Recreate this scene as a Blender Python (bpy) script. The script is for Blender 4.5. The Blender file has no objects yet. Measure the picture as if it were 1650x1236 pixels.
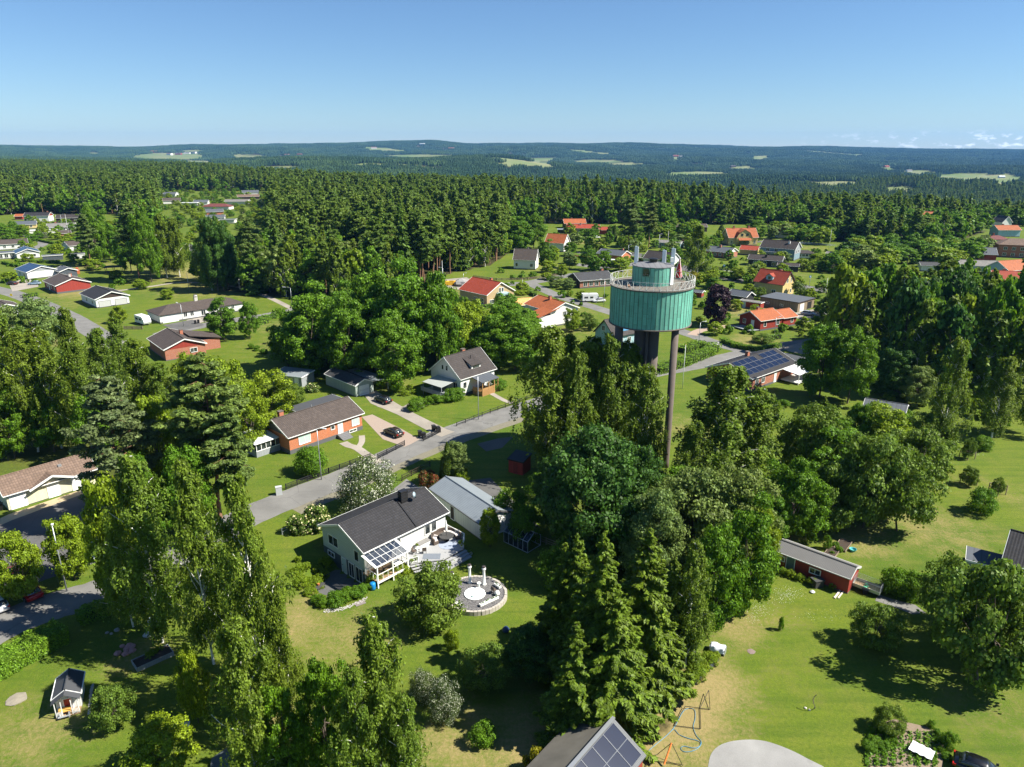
import bpy, math, random
import numpy as np
from mathutils import Vector, Matrix

random.seed(11); RNG = np.random.default_rng(11)
C = bpy.context.scene.collection
SC = bpy.context.scene

# ------------------------------------------------------------------ camera
FPX = 1146.0; PITCH = math.atan(378/1146); CAMH = 50.0
cam = bpy.data.cameras.new("camera"); cam.sensor_width = 36; cam.lens = 36*FPX/1650
cam.clip_start = 0.5; cam.clip_end = 90000
camo = bpy.data.objects.new("camera", cam); C.objects.link(camo)
camo.location = (0, 0, CAMH); camo.rotation_euler = (math.pi/2-PITCH, 0, 0)
SC.camera = camo
# ------------------------------------------------------------------ sky and sun
SUN_EL = math.radians(47.0); SUN_AZ = math.atan2(27, -4.0)      # horizontal direction towards the sun (+x, slightly -y)
w = bpy.data.worlds.new("World"); SC.world = w; w.use_nodes = True
nt = w.node_tree; nt.nodes.clear()
sky = nt.nodes.new("ShaderNodeTexSky"); sky.sky_type = 'NISHITA'; sky.sun_disc = False
sky.sun_elevation = SUN_EL; sky.sun_rotation = SUN_AZ; sky.air_density = 1.0; sky.dust_density = 0.0; sky.ozone_density = 5.0; sky.altitude = 100
bg = nt.nodes.new("ShaderNodeBackground"); bg.inputs[1].default_value = 0.054
out = nt.nodes.new("ShaderNodeOutputWorld")
tint = nt.nodes.new('ShaderNodeMix'); tint.data_type = 'RGBA'; tint.blend_type = 'MULTIPLY'; tint.inputs[0].default_value = 1; tint.inputs[7].default_value = (.80, .93, 1.06, 1)
nt.links.new(sky.outputs[0], tint.inputs[6])
# faint low cumulus above the right horizon, part of the sky itself
_tc = nt.nodes.new('ShaderNodeTexCoord'); _sp = nt.nodes.new('ShaderNodeSeparateXYZ'); nt.links.new(_tc.outputs['Generated'], _sp.inputs[0])
_mp = nt.nodes.new('ShaderNodeMapping'); _mp.inputs['Scale'].default_value = (62, 62, 170); nt.links.new(_tc.outputs['Generated'], _mp.inputs[0])
_no = nt.nodes.new('ShaderNodeTexNoise'); _no.inputs['Scale'].default_value = 1; _no.inputs['Detail'].default_value = 5; _no.inputs['Roughness'].default_value = .6; nt.links.new(_mp.outputs[0], _no.inputs['Vector'])
def _mr(sock, a, b, c=0., d=1.):
    n = nt.nodes.new('ShaderNodeMapRange'); n.interpolation_type = 'SMOOTHSTEP'; n.inputs[1].default_value = a; n.inputs[2].default_value = b; n.inputs[3].default_value = c; n.inputs[4].default_value = d; nt.links.new(sock, n.inputs[0]); return n.outputs[0]
def _mm(a, b): n = nt.nodes.new('ShaderNodeMath'); n.operation = 'MULTIPLY'; nt.links.new(a, n.inputs[0]); nt.links.new(b, n.inputs[1]); return n.outputs[0]
_f = _mm(_mm(_mr(_no.outputs[0], .52, .66), _mr(_sp.outputs[2], .022, .012)), _mm(_mr(_sp.outputs[0], .30, .58), _mr(_sp.outputs[2], -.002, .002)))
_cl = nt.nodes.new('ShaderNodeMix'); _cl.data_type = 'RGBA'; _cl.inputs[7].default_value = (11.5, 12.0, 12.8, 1); nt.links.new(_f, _cl.inputs[0]); nt.links.new(tint.outputs[2], _cl.inputs[6]); nt.links.new(_cl.outputs[2], bg.inputs[0]); nt.links.new(bg.outputs[0], out.inputs[0])
sl = bpy.data.lights.new("sun", 'SUN'); sl.energy = 5.0; sl.angle = math.radians(0.5); sl.color = (1.0, 0.955, 0.85)
so = bpy.data.objects.new("sun", sl); C.objects.link(so)
sd = Vector((math.sin(SUN_AZ)*math.cos(SUN_EL), math.cos(SUN_AZ)*math.cos(SUN_EL), math.sin(SUN_EL)))
so.rotation_euler = sd.to_track_quat('Z', 'Y').to_euler(); so.location = (60, -20, 120)
SC.view_settings.view_transform = 'Standard'; SC.view_settings.look = 'None'
SC.view_settings.exposure = 1.15; SC.view_settings.gamma = 1.0
SC.cycles.max_bounces = 6; SC.cycles.diffuse_bounces = 3; SC.cycles.glossy_bounces = 2
SC.cycles.transmission_bounces = 3; SC.cycles.transparent_max_bounces = 6; SC.cycles.volume_bounces = 0
SC.cycles.caustics_reflective = False; SC.cycles.caustics_refractive = False
SC.cycles.use_denoising = True; SC.cycles.denoising_prefilter = 'ACCURATE'
SC.cycles.sample_clamp_indirect = 4

# ------------------------------------------------------------------ helpers
def P(px, py, z=0.0):
    u = (px-825)/FPX; v = (py-618)/FPX
    dy = math.cos(PITCH)-v*math.sin(PITCH); dz = -math.sin(PITCH)-v*math.cos(PITCH)
    t = (z-CAMH)/dz
    return (u*t, dy*t)
def proj(x, y, z):
    zc = y*math.cos(PITCH)-(z-CAMH)*math.sin(PITCH); yc = -(y*math.sin(PITCH)+(z-CAMH)*math.cos(PITCH))
    zc = np.maximum(zc, 1e-3)
    return 825+FPX*x/zc, 618+FPX*yc/zc
def tag(o, label=None, cat=None, group=None, kind=None):
    if label: o['label'] = label
    if cat: o['category'] = cat
    if group: o['group'] = group
    if kind: o['kind'] = kind
    return o
def empty(name, loc=(0, 0, 0), rz=0, label=None, cat=None, group=None):
    o = bpy.data.objects.new(name, None); C.objects.link(o); o.location = loc; o.rotation_euler = (0, 0, rz)
    o.empty_display_size = .3
    return tag(o, label, cat, group)
def smooth01(t): t = np.clip(t, 0, 1); return t*t*(3-2*t)

class MB:
    def __init__(s): s.v = []; s.f = []; s.m = []; s.mi = 0
    def add(s, vs, fs, mi=None):
        n = len(s.v); s.v += [tuple(q) for q in vs]; s.f += [tuple(i+n for i in f) for f in fs]; s.m += [s.mi if mi is None else mi]*len(fs); return s
    def box(s, x0, y0, z0, x1, y1, z1, mi=None):
        vs = [(x0,y0,z0),(x1,y0,z0),(x1,y1,z0),(x0,y1,z0),(x0,y0,z1),(x1,y0,z1),(x1,y1,z1),(x0,y1,z1)]
        return s.add(vs, [(0,3,2,1),(4,5,6,7),(0,1,5,4),(1,2,6,5),(2,3,7,6),(3,0,4,7)], mi)
    def slab(s, pts, t, mi=None):     # pts: top polygon, extruded down by t
        n = len(pts); vs = list(pts)+[(p[0], p[1], p[2]-t) for p in pts]
        return s.add(vs, [tuple(range(n)), tuple(range(2*n-1, n-1, -1))]+[(i, i+n, (i+1) % n+n, (i+1) % n) for i in range(n)], mi)
    def prism(s, prof, axis, a0, a1, mi=None):   # profile (u,z) extruded along axis
        f = (lambda u, z, a: (a, u, z)) if axis == 'x' else (lambda u, z, a: (u, a, z))
        n = len(prof); vs = [f(u, z, a0) for u, z in prof]+[f(u, z, a1) for u, z in prof]
        return s.add(vs, [tuple(range(n-1, -1, -1)), tuple(range(n, 2*n))]+[(i, (i+1) % n, (i+1) % n+n, i+n) for i in range(n)], mi)
    def tube(s, pts, r, n=6, mi=None, cap=True):
        pts = [Vector(p) for p in pts]; rs = r if isinstance(r, (list, tuple)) else [r]*len(pts)
        vs = []; base = len(s.v)
        for i, p in enumerate(pts):
            d = (pts[min(i+1, len(pts)-1)]-pts[max(i-1, 0)]).normalized()
            a = d.orthogonal().normalized() if abs(d.z) < .9 else Vector((1, 0, 0)).cross(d).normalized()
            b = d.cross(a)
            for k in range(n):
                t = 2*math.pi*k/n; vs.append(p+(a*math.cos(t)+b*math.sin(t))*rs[i])
        fs = [(i*n+k, i*n+(k+1) % n, (i+1)*n+(k+1) % n, (i+1)*n+k) for i in range(len(pts)-1) for k in range(n)]
        if cap: fs += [tuple(range(n-1, -1, -1)), tuple((len(pts)-1)*n+k for k in range(n))]
        return s.add(vs, fs, mi)
    def beam(s, a, b, w_, h, mi=None):
        a = Vector(a); b = Vector(b); d = (b-a).normalized(); up = Vector((0, 0, 1)) if abs(d.z) < .95 else Vector((0, 1, 0))
        x = d.cross(up).normalized()*w_/2; z = x.cross(d).normalized()*h/2
        vs = [a-x-z, a+x-z, a+x+z, a-x+z, b-x-z, b+x-z, b+x+z, b-x+z]
        return s.add(vs, [(0,3,2,1),(4,5,6,7),(0,1,5,4),(1,2,6,5),(2,3,7,6),(3,0,4,7)], mi)
    def lathe(s, prof, n=24, c=(0, 0), mi=None):
        vs = [(c[0]+r*math.cos(2*math.pi*k/n), c[1]+r*math.sin(2*math.pi*k/n), z) for r, z in prof for k in range(n)]
        fs = [(i*n+k, i*n+(k+1) % n, (i+1)*n+(k+1) % n, (i+1)*n+k) for i in range(len(prof)-1) for k in range(n)]
        fs += [tuple(range(n-1, -1, -1)), tuple((len(prof)-1)*n+k for k in range(n))]
        return s.add(vs, fs, mi)
    def build(s, name, mats, parent=None, smooth=False, loc=None, rz=0):
        me = bpy.data.meshes.new(name); me.from_pydata(s.v, [], s.f)
        for m in (mats if isinstance(mats, (list, tuple)) else [mats]): me.materials.append(m)
        me.polygons.foreach_set('material_index', s.m); me.update()
        if smooth: me.polygons.foreach_set('use_smooth', [True]*len(s.f))
        o = bpy.data.objects.new(name, me); C.objects.link(o)
        if parent: o.parent = parent
        if loc is not None: o.location = loc
        o.rotation_euler = (0, 0, rz)
        return o

def npmesh(name, parts, mats, smooth=None):
    """parts: list of (verts Nx3, faces Mxk, material index)"""
    V = np.concatenate([p[0] for p in parts]).astype(np.float32); off = 0; loops = []; starts = []; tot = []; mi = []; ls = 0; sm = []
    for k, p in enumerate(parts):
        f = p[1]+off; loops.append(f.ravel()); n, q = f.shape
        starts.append(ls+np.arange(n)*q); tot.append(np.full(n, q)); ls += n*q; mi.append(np.full(n, p[2])); off += len(p[0])
        sm.append(np.full(n, bool(smooth and p[2] in smooth)))
    me = bpy.data.meshes.new(name); L = np.concatenate(loops).astype(np.int32); S = np.concatenate(starts).astype(np.int32)
    me.vertices.add(len(V)); me.vertices.foreach_set('co', V.ravel())
    me.loops.add(len(L)); me.loops.foreach_set('vertex_index', L)
    me.polygons.add(len(S)); me.polygons.foreach_set('loop_start', S)
    me.polygons.foreach_set('loop_total', np.concatenate(tot).astype(np.int32))
    for m in mats: me.materials.append(m)
    me.polygons.foreach_set('material_index', np.concatenate(mi).astype(np.int32))
    me.polygons.foreach_set('use_smooth', np.concatenate(sm))
    me.update(calc_edges=True); me.validate()
    return me

# ------------------------------------------------------------------ materials
def newmat(name):
    m = bpy.data.materials.new(name); m.use_nodes = True; t = m.node_tree; t.nodes.clear()
    o = t.nodes.new("ShaderNodeOutputMaterial"); b = t.nodes.new("ShaderNodeBsdfPrincipled"); t.links.new(b.outputs[0], o.inputs[0])
    return m, t, b
def N(t, kind, **kw):
    n = t.nodes.new(kind)
    for k, v in kw.items():
        if k[0] == 'i' and k[1:].isdigit(): n.inputs[int(k[1:])].default_value = v
        elif hasattr(n, k): setattr(n, k, v)
        else: n.inputs[k.replace('_', ' ')].default_value = v
    return n
def mixc(t, fac, a, b, mode='MIX'):
    n = t.nodes.new("ShaderNodeMix"); n.data_type = 'RGBA'; n.blend_type = mode
    for s, v in ((n.inputs[0], fac), (n.inputs[6], a), (n.inputs[7], b)):
        if isinstance(v, bpy.types.NodeSocket): t.links.new(v, s)
        elif isinstance(v, (int, float)): s.default_value = v
        else: s.default_value = (*v[:3], 1)
    return n.outputs[2]
def math_(t, op, a, b=None, c=None):
    n = t.nodes.new("ShaderNodeMath"); n.operation = op
    for i, v in enumerate((a, b, c)):
        if v is None: continue
        if isinstance(v, bpy.types.NodeSocket): t.links.new(v, n.inputs[i])
        else: n.inputs[i].default_value = v
    return n.outputs[0]
def noise(t, scale, detail=3, vec=None, rough=.55, co='Object'):
    if vec is None:
        vec = t.nodes.new("ShaderNodeTexCoord").outputs[co]
    n = N(t, "ShaderNodeTexNoise"); n.inputs['Scale'].default_value = scale; n.inputs['Detail'].default_value = detail; n.inputs['Roughness'].default_value = rough
    t.links.new(vec, n.inputs['Vector']); return n.outputs[0]
def ramp(t, f, a, b, ca=(0, 0, 0), cb=(1, 1, 1)):
    n = t.nodes.new("ShaderNodeValToRGB"); n.color_ramp.elements[0].position = a; n.color_ramp.elements[1].position = b
    n.color_ramp.elements[0].color = (*ca, 1); n.color_ramp.elements[1].color = (*cb, 1); t.links.new(f, n.inputs[0]); return n.outputs[0]
def bump(t, b, h, dist=.02, st=.5):
    n = t.nodes.new("ShaderNodeBump"); n.inputs['Distance'].default_value = dist; n.inputs['Strength'].default_value = st
    t.links.new(h, n.inputs['Height']); t.links.new(n.outputs[0], b.inputs['Normal'])
_mc = {}
def mul(c, k): return tuple(min(1, x*k) for x in c)
def plain(name, col, rough=.7, var=.12, scale=3, metal=0, spec=.4):
    key = ('p', name)
    if key in _mc: return _mc[key]
    m, t, b = newmat(name)
    f = noise(t, scale); c = mixc(t, f, mul(col, 1-var), mul(col, 1+var)); t.links.new(c, b.inputs['Base Color'])
    b.inputs['Roughness'].default_value = rough; b.inputs['Metallic'].default_value = metal; b.inputs['Specular IOR Level'].default_value = spec
    _mc[key] = m; return m
def uvec(t, kx, ky):          # (x+y, z) vector for axis aligned walls
    tc = t.nodes.new("ShaderNodeTexCoord"); s = t.nodes.new("ShaderNodeSeparateXYZ"); t.links.new(tc.outputs['Object'], s.inputs[0])
    c = t.nodes.new("ShaderNodeCombineXYZ")
    t.links.new(math_(t, 'MULTIPLY', math_(t, 'ADD', s.outputs[0], s.outputs[1]), kx), c.inputs[0])
    t.links.new(math_(t, 'MULTIPLY', s.outputs[2], ky), c.inputs[1]); return c.outputs[0], s
def brickm(name, col, mortar=(.45, .42, .38), scale=1.0):
    key = ('b', name)
    if key in _mc: return _mc[key]
    m, t, b = newmat(name); v, s = uvec(t, 1, 1)
    br = t.nodes.new("ShaderNodeTexBrick"); t.links.new(v, br.inputs[0])
    br.inputs['Scale'].default_value = 1; br.inputs['Brick Width'].default_value = .27*scale; br.inputs['Row Height'].default_value = .085*scale
    br.inputs['Mortar Size'].default_value = .008; br.inputs['Color1'].default_value = (*mul(col, .75), 1); br.inputs['Color2'].default_value = (*mul(col, 1.25), 1)
    br.inputs['Mortar'].default_value = (*mul(mortar, .7), 1)
    n = noise(t, .9); c = mixc(t, n, mul(col, .8), mul(col, 1.2)); c2 = mixc(t, .6, c, br.outputs[0])
    t.links.new(c2, b.inputs['Base Color']); b.inputs['Roughness'].default_value = .85
    bump(t, b, br.outputs[1], .01, .6); _mc[key] = m; return m
def boardm(name, col, per=.18, horiz=False, var=.1):
    key = ('w', name)
    if key in _mc: return _mc[key]
    m, t, b = newmat(name); v, s = uvec(t, 1/per, 1/per)
    sp = t.nodes.new("ShaderNodeSeparateXYZ"); t.links.new(v, sp.inputs[0]); u = sp.outputs[1 if horiz else 0]
    fr = math_(t, 'FRACT', u); groove = math_(t, 'LESS_THAN', fr, .12)
    fl = math_(t, 'FLOOR', u); wn = t.nodes.new("ShaderNodeTexWhiteNoise"); wn.noise_dimensions = '1D'; t.links.new(fl, wn.inputs['W'])
    c = mixc(t, wn.outputs[0], mul(col, 1-var), mul(col, 1+var)); n = noise(t, 1.3, 5); c = mixc(t, math_(t, 'MULTIPLY', n, .35), c, mul(col, .6))
    c = mixc(t, math_(t, 'MULTIPLY', groove, .55), c, mul(col, .35)); t.links.new(c, b.inputs['Base Color'])
    b.inputs['Roughness'].default_value = .7; bump(t, b, math_(t, 'SUBTRACT', 1, groove), .02, .6); _mc[key] = m; return m
def tilem(name, col, per=.33, row=.36, var=.18, rough=.75, strength=.5):
    key = ('t', name)
    if key in _mc: return _mc[key]
    m, t, b = newmat(name); tc = t.nodes.new("ShaderNodeTexCoord"); s = t.nodes.new("ShaderNodeSeparateXYZ"); t.links.new(tc.outputs['Object'], s.inputs[0])
    ux = math_(t, 'MULTIPLY', s.outputs[0], 1/per); uy = math_(t, 'MULTIPLY', s.outputs[1], 1/row)
    fx = math_(t, 'PINGPONG', ux, .5); fy = math_(t, 'FRACT', uy)
    gy = math_(t, 'LESS_THAN', fy, .2); gx = math_(t, 'LESS_THAN', fx, .12)
    g = math_(t, 'MAXIMUM', math_(t, 'MULTIPLY', gy, strength), math_(t, 'MULTIPLY', gx, strength*.9))
    wn = t.nodes.new("ShaderNodeTexWhiteNoise"); wn.noise_dimensions = '2D'; cb = t.nodes.new("ShaderNodeCombineXYZ")
    t.links.new(math_(t, 'FLOOR', ux), cb.inputs[0]); t.links.new(math_(t, 'FLOOR', uy), cb.inputs[1]); t.links.new(cb.outputs[0], wn.inputs['Vector'])
    c = mixc(t, wn.outputs[0], mul(col, 1-var), mul(col, 1+var)); n = noise(t, .55, 5); n = ramp(t, n, .35, .75)
    c = mixc(t, math_(t, 'MULTIPLY', n, .4), c, mul(col, .62)); c = mixc(t, g, c, mul(col, .35))
    t.links.new(c, b.inputs['Base Color']); b.inputs['Roughness'].default_value = rough; b.inputs['Specular IOR Level'].default_value = .3
    h = math_(t, 'ADD', math_(t, 'MULTIPLY', fx, 1.5), fy); bump(t, b, h, .04, .6); _mc[key] = m; return m
def ribm(name, col, per=.3, rough=.45, metal=.0, axis=0, gs=.35):
    key = ('r', name)
    if key in _mc: return _mc[key]
    m, t, b = newmat(name); tc = t.nodes.new("ShaderNodeTexCoord"); s = t.nodes.new("ShaderNodeSeparateXYZ"); t.links.new(tc.outputs['Object'], s.inputs[0])
    fx = math_(t, 'PINGPONG', math_(t, 'MULTIPLY', s.outputs[axis], 1/per), .5); g = math_(t, 'LESS_THAN', fx, .1)
    n = noise(t, .8, 5); c = mixc(t, n, mul(col, .85), mul(col, 1.12)); c = mixc(t, math_(t, 'MULTIPLY', g, gs), c, mul(col, .35))
    t.links.new(c, b.inputs['Base Color']); b.inputs['Roughness'].default_value = rough; b.inputs['Metallic'].default_value = metal
    bump(t, b, fx, .03, .5); _mc[key] = m; return m
def leafm(name, col, hue=.35, bright=.3, trans=.35, patch=.35, patchcol=None, alt=None):
    m, t, b = newmat(name); oi = t.nodes.new("ShaderNodeObjectInfo"); r = oi.outputs['Random']
    yel = (min(1, col[0]*1.4), min(1, col[1]*1.14), col[2]*.75); blu = (col[0]*.62, col[1]*.88, col[2]*1.25)
    c = mixc(t, r, mixc(t, hue, col, blu), mixc(t, hue, col, yel))
    n = noise(t, .55, 3); n = ramp(t, n, .35, .7)
    c = mixc(t, math_(t, 'MULTIPLY', n, patch), c, patchcol or mul(yel, 1.25))
    g = t.nodes.new("ShaderNodeNewGeometry"); ri = g.outputs['Random Per Island']
    if alt:
        c = mixc(t, math_(t, 'GREATER_THAN', ri, 1-alt[0]), c, alt[1])
    hv = t.nodes.new("ShaderNodeHueSaturation"); hv.inputs['Saturation'].default_value = 1
    t.links.new(c, hv.inputs['Color']); t.links.new(math_(t, 'ADD', 1-bright, math_(t, 'MULTIPLY', math_(t, 'POWER', ri, 1.5), 2.6*bright)), hv.inputs['Value'])
    t.links.new(hv.outputs[0], b.inputs['Base Color']); b.inputs['Roughness'].default_value = .55; b.inputs['Specular IOR Level'].default_value = .25
    tr = t.nodes.new("ShaderNodeBsdfTranslucent"); t.links.new(mixc(t, .35, hv.outputs[0], (min(1, col[0]*2.2), min(1, col[1]*2.0), col[2])), tr.inputs[0])
    mx = t.nodes.new("ShaderNodeMixShader"); mx.inputs[0].default_value = trans
    o = [x for x in t.nodes if x.type == 'OUTPUT_MATERIAL'][0]
    t.links.new(b.outputs[0], mx.inputs[1]); t.links.new(tr.outputs[0], mx.inputs[2]); t.links.new(mx.outputs[0], o.inputs[0])
    return m
def barkm(name, col, white=False):
    m, t, b = newmat(name); tc = t.nodes.new("ShaderNodeTexCoord"); mp = t.nodes.new("ShaderNodeMapping"); mp.inputs['Scale'].default_value = (6, 6, 1.6 if not white else 3)
    t.links.new(tc.outputs['Object'], mp.inputs[0]); n = noise(t, 1, 4, mp.outputs[0]); f = ramp(t, n, .45, .6)
    c = mixc(t, f, mul(col, .12) if white else mul(col, .5), col) if not white else mixc(t, ramp(t, n, .36, .42), mul(col, .1), col)
    t.links.new(c, b.inputs['Base Color']); b.inputs['Roughness'].default_value = .85; bump(t, b, n, .05, .5); return m

WHITE = plain('white_paint', (.78, .78, .75), .5, .05); BLACK = plain('black_metal', (.012, .012, .013), .4, .1)
GREYM = plain('galvanised_steel', (.42, .44, .46), .4, .08, metal=.6); RUBBER = plain('rubber', (.015, .015, .015), .85)
def glassm():
    m, t, b = newmat('window_glass'); n = noise(t, 1.2); c = mixc(t, ramp(t, n, .4, .6), (.012, .018, .022), (.06, .07, .07))
    t.links.new(c, b.inputs['Base Color']); b.inputs['Roughness'].default_value = .06; b.inputs['Specular IOR Level'].default_value = .8; return m
GLASS = glassm()
CONC = plain('concrete', (.125, .10, .085), .9, .2, 1.5); WOODR = boardm('raw_wood', (.34, .23, .13), .14)
# ------------------------------------------------------------------ terrain
MA = P(585.5, 892.4, 3.75); MTH = math.radians(47.3)          # main house anchor and heading (local x along its long eave)
MD = (math.cos(MTH), math.sin(MTH)); MN = (-math.sin(MTH), math.cos(MTH))
def ML(x, y, z=0): return (MA[0]+x*MD[0]+y*MN[0], MA[1]+x*MD[1]+y*MN[1], z)
HX = [0, 70, 200, 300, 400, 520, 600, 640, 700, 760, 850, 1000, 1200, 1400, 1650]
HY = [236, 235, 238, 236, 233, 231, 230, 228.5, 228, 232, 231, 232.5, 236, 239, 242]
def sseg(r, a, b): return smooth01((r-a)/(b-a))
def terr(x, y):
    x = np.asarray(x, float); y = np.asarray(y, float); r = np.maximum(y, 1)
    px = np.clip(825+FPX*x/(r*math.cos(PITCH)), -400, 2050)
    r0 = np.interp(px, [0, 300, 400, 600, 850, 1000, 1250, 1650], [1900, 1500, 1050, 720, 700, 640, 520, 430])
    V = np.interp(px, [0, 400, 700, 900, 1200, 1650], [28, 40, 50, 58, 64, 66])
    top = np.interp(px, HX, HY); zr = CAMH+9000*(240-top)*.9/FPX-13
    mid = np.interp(px, [60, 200, 400, 800, 930], [0, 30, 44, 50, 0])*np.exp(-((r-3400)/700)**2)+np.interp(px, [900, 1000, 1400, 1650], [0, 16, 20, 0])*np.exp(-((r-5200)/500)**2)
    wob = 15*np.sin(x/410+1.3)*np.sin(r/520+.7)+8*np.sin(x/190+r/260)+9*np.sin(x/300-r/350+2)*sseg(r, 4500, 6500)
    z = -V*sseg(r, r0, r0+760)+mid
    up = sseg(r, 4600, 9000); z = z*(1-up)+zr*up
    z = z+wob*sseg(r, r0+200, r0+1500)*(1-.45*sseg(r, 7500, 9000))
    z = z-120*sseg(r, 9600, 13000)
    # sunken patio by the gable of the pale green house
    lx = (x-MA[0])*MD[0]+(y-MA[1])*MD[1]; ly = (x-MA[0])*MN[0]+(y-MA[1])*MN[1]
    dx = np.maximum(np.maximum(-4.6-lx, lx-.6), 0); dy = np.maximum(np.maximum(1.2-ly, ly-6.6), 0)
    d = np.hypot(dx, dy); z = z-1.25*(1-smooth01(d/1.3))*(lx < 3)
    return z
def T(x, y): return float(terr(x, y))
def Pt(px, py):                       # first terrain point seen at a pixel of the far country
    t = np.linspace(60, 12000, 6000);
    u = (px-825)/FPX; v = (py-618)/FPX; dy = math.cos(PITCH)-v*math.sin(PITCH); dz = -math.sin(PITCH)-v*math.cos(PITCH)
    X = u*t; Y = dy*t; Z = CAMH+dz*t; h = terr(X, Y); k = np.argmax(Z < h) if (Z < h).any() else len(t)-1
    return X[k], Y[k], float(h[k])
FIELDS = [(272, 252, 62, 5.5), (450, 270.5, 45, 2.5), (600, 265.5, 45, 2.2), (675, 251, 62, 2), (842, 265, 52, 4.5), (962, 260, 45, 2.5), (875, 257, 25, 2.5), (1010, 265, 40, 2.2), (1125, 281, 60, 4.5),
          (1090, 254, 14, 3), (1200, 271, 25, 2.5), (1430, 271, 17, 4), (1480, 279, 32, 5), (1560, 287, 60, 8), (1620, 291, 42, 8), (1225, 254, 18, 3), (1380, 250, 10, 1.5), (150, 247, 14, 1.5), (320, 262, 30, 3), (1345, 296, 40, 4), (1450, 305, 30, 4)]
# built-up or open ground (pixel boxes on the ground plane) kept clear of forest
OPEN = [(255, 308, 436, 447), (0, 346, 205, 470), (820, 361, 1060, 470), (1085, 362, 1320, 470), (1600, 360, 1700, 450), (1560, 343, 1600, 372)]
FOREST = [(-300, 350), (0, 350), (90, 345), (150, 352), (205, 372), (245, 380), (262, 420), (330, 455), (360, 468), (430, 478), (560, 487), (650, 468), (730, 440), (790, 428), (840, 395), (890, 378), (915, 360), (1000, 364), (1040, 372), (1110, 376), (1165, 362), (1240, 370),
          (1310, 386), (1400, 392), (1500, 405), (1590, 372), (1700, 372), (2000, 372)]
def infield(px, py, grow=0.0):
    m = np.zeros(np.shape(px), bool)
    for cx, cy, a, b in FIELDS: m |= ((px-cx)/a)**2+((py-cy-grow/2)/(b+grow/2))**2 < 1
    return m
def grid_axis(a, b, step, lo, hi, g):
    c = list(np.arange(a, b+.01, step)); s = step; x = b
    while x < hi: s = min(s*g, 170); x += s; c.append(x)
    s = step; x = a
    while x > lo: s = min(s*g, 170); x -= s; c.insert(0, x)
    return np.array(c)
gx = grid_axis(-75, 75, 1.0, -11500, 11500, 1.035); gy = grid_axis(30, 150, 1.0, -300, 13000, 1.028)
# the patio edge gets finer rows through the same sheet
X, Y = np.meshgrid(gx, gy); Z = terr(X, Y); nx, ny = len(gx), len(gy)
idx = np.arange(nx*ny).reshape(ny, nx)
q = np.stack([idx[:-1, :-1].ravel(), idx[:-1, 1:].ravel(), idx[1:, 1:].ravel(), idx[1:, :-1].ravel()], 1)
gv = np.stack([X.ravel(), Y.ravel(), Z.ravel()], 1)
ppx, ppy = proj(gv[:, 0], np.maximum(gv[:, 1], 5), gv[:, 2])
def clear(x, y): return np.sin(x/330+2)*np.sin(y/410)+.6*np.sin(x/140+y/170)
field = (infield(ppx, ppy) & (gv[:, 1] > 1200)) | ((clear(gv[:, 0], gv[:, 1]) > 1.06) & (gv[:, 1] > 2300))
fx = np.array([p[0] for p in FOREST]); fy = np.array([p[1] for p in FOREST])
edge = np.interp(ppx, fx, fy)
gd = np.hypot(gv[:, 0], gv[:, 1])
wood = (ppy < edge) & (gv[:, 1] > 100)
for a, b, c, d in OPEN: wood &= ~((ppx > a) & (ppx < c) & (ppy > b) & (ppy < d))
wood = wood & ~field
DRY = [(rr_[0], rr_[1], rr_[2], rr_[3]) for rr_ in [(random.uniform(10, 1640), random.uniform(365, 560), random.uniform(5, 16), random.uniform(.2, .65)) for _ in range(46)]]+[(1075, 1150, 6.5, 1), (1130, 1110, 5, .9), (1040, 1200, 5, .9), (1120, 1200, 5, .6), (1185, 1010, 4, .6), (1250, 1000, 4, .3), (560, 1030, 7, .45), (470, 1010, 5, .6), (60, 1180, 6, .45), (220, 1060, 4, .45), (1380, 870, 6, .5), (1500, 850, 9, .45), (1600, 790, 8, .3),
       (1290, 850, 5, .4), (750, 1200, 6, .6), (860, 1215, 7, .7), (450, 1180, 4, .6), (920, 700, 5, .5), (1110, 690, 8, .4), (1620, 1150, 8, .25), (1290, 1080, 8, .15), (330, 440, 30, .6), (380, 455, 30, .7), (250, 430, 25, .4), (930, 500, 16, .3), (870, 430, 16, .35), (620, 615, 7, .5), (1560, 640, 8, .3), (455, 555, 14, .3), (500, 965, 3, .5)]
dry = np.zeros(len(gv))
for cx, cy, rad, a in DRY:
    wx, wy = P(cx, cy); dry = np.maximum(dry, a*np.exp(-(((gv[:, 0]-wx)**2+(gv[:, 1]-wy)**2)/rad**2)))
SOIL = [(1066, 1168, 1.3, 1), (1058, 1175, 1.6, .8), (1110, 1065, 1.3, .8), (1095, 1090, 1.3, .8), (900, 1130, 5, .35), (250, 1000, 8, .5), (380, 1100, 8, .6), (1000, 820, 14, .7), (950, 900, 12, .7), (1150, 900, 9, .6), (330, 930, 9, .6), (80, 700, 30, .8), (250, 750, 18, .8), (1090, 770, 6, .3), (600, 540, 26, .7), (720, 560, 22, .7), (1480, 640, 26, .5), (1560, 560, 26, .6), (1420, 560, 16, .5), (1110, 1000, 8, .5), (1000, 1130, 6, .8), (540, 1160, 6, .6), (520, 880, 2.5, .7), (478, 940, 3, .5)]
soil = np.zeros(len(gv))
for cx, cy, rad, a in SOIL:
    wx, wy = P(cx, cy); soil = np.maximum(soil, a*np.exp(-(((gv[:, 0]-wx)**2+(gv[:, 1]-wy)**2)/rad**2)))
gme = npmesh('ground', [(gv, q, 0)], [], smooth=(0,))
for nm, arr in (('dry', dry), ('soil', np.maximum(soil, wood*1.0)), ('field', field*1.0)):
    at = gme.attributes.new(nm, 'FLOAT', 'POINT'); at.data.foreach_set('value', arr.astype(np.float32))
m, t, b = newmat('grass')
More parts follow.
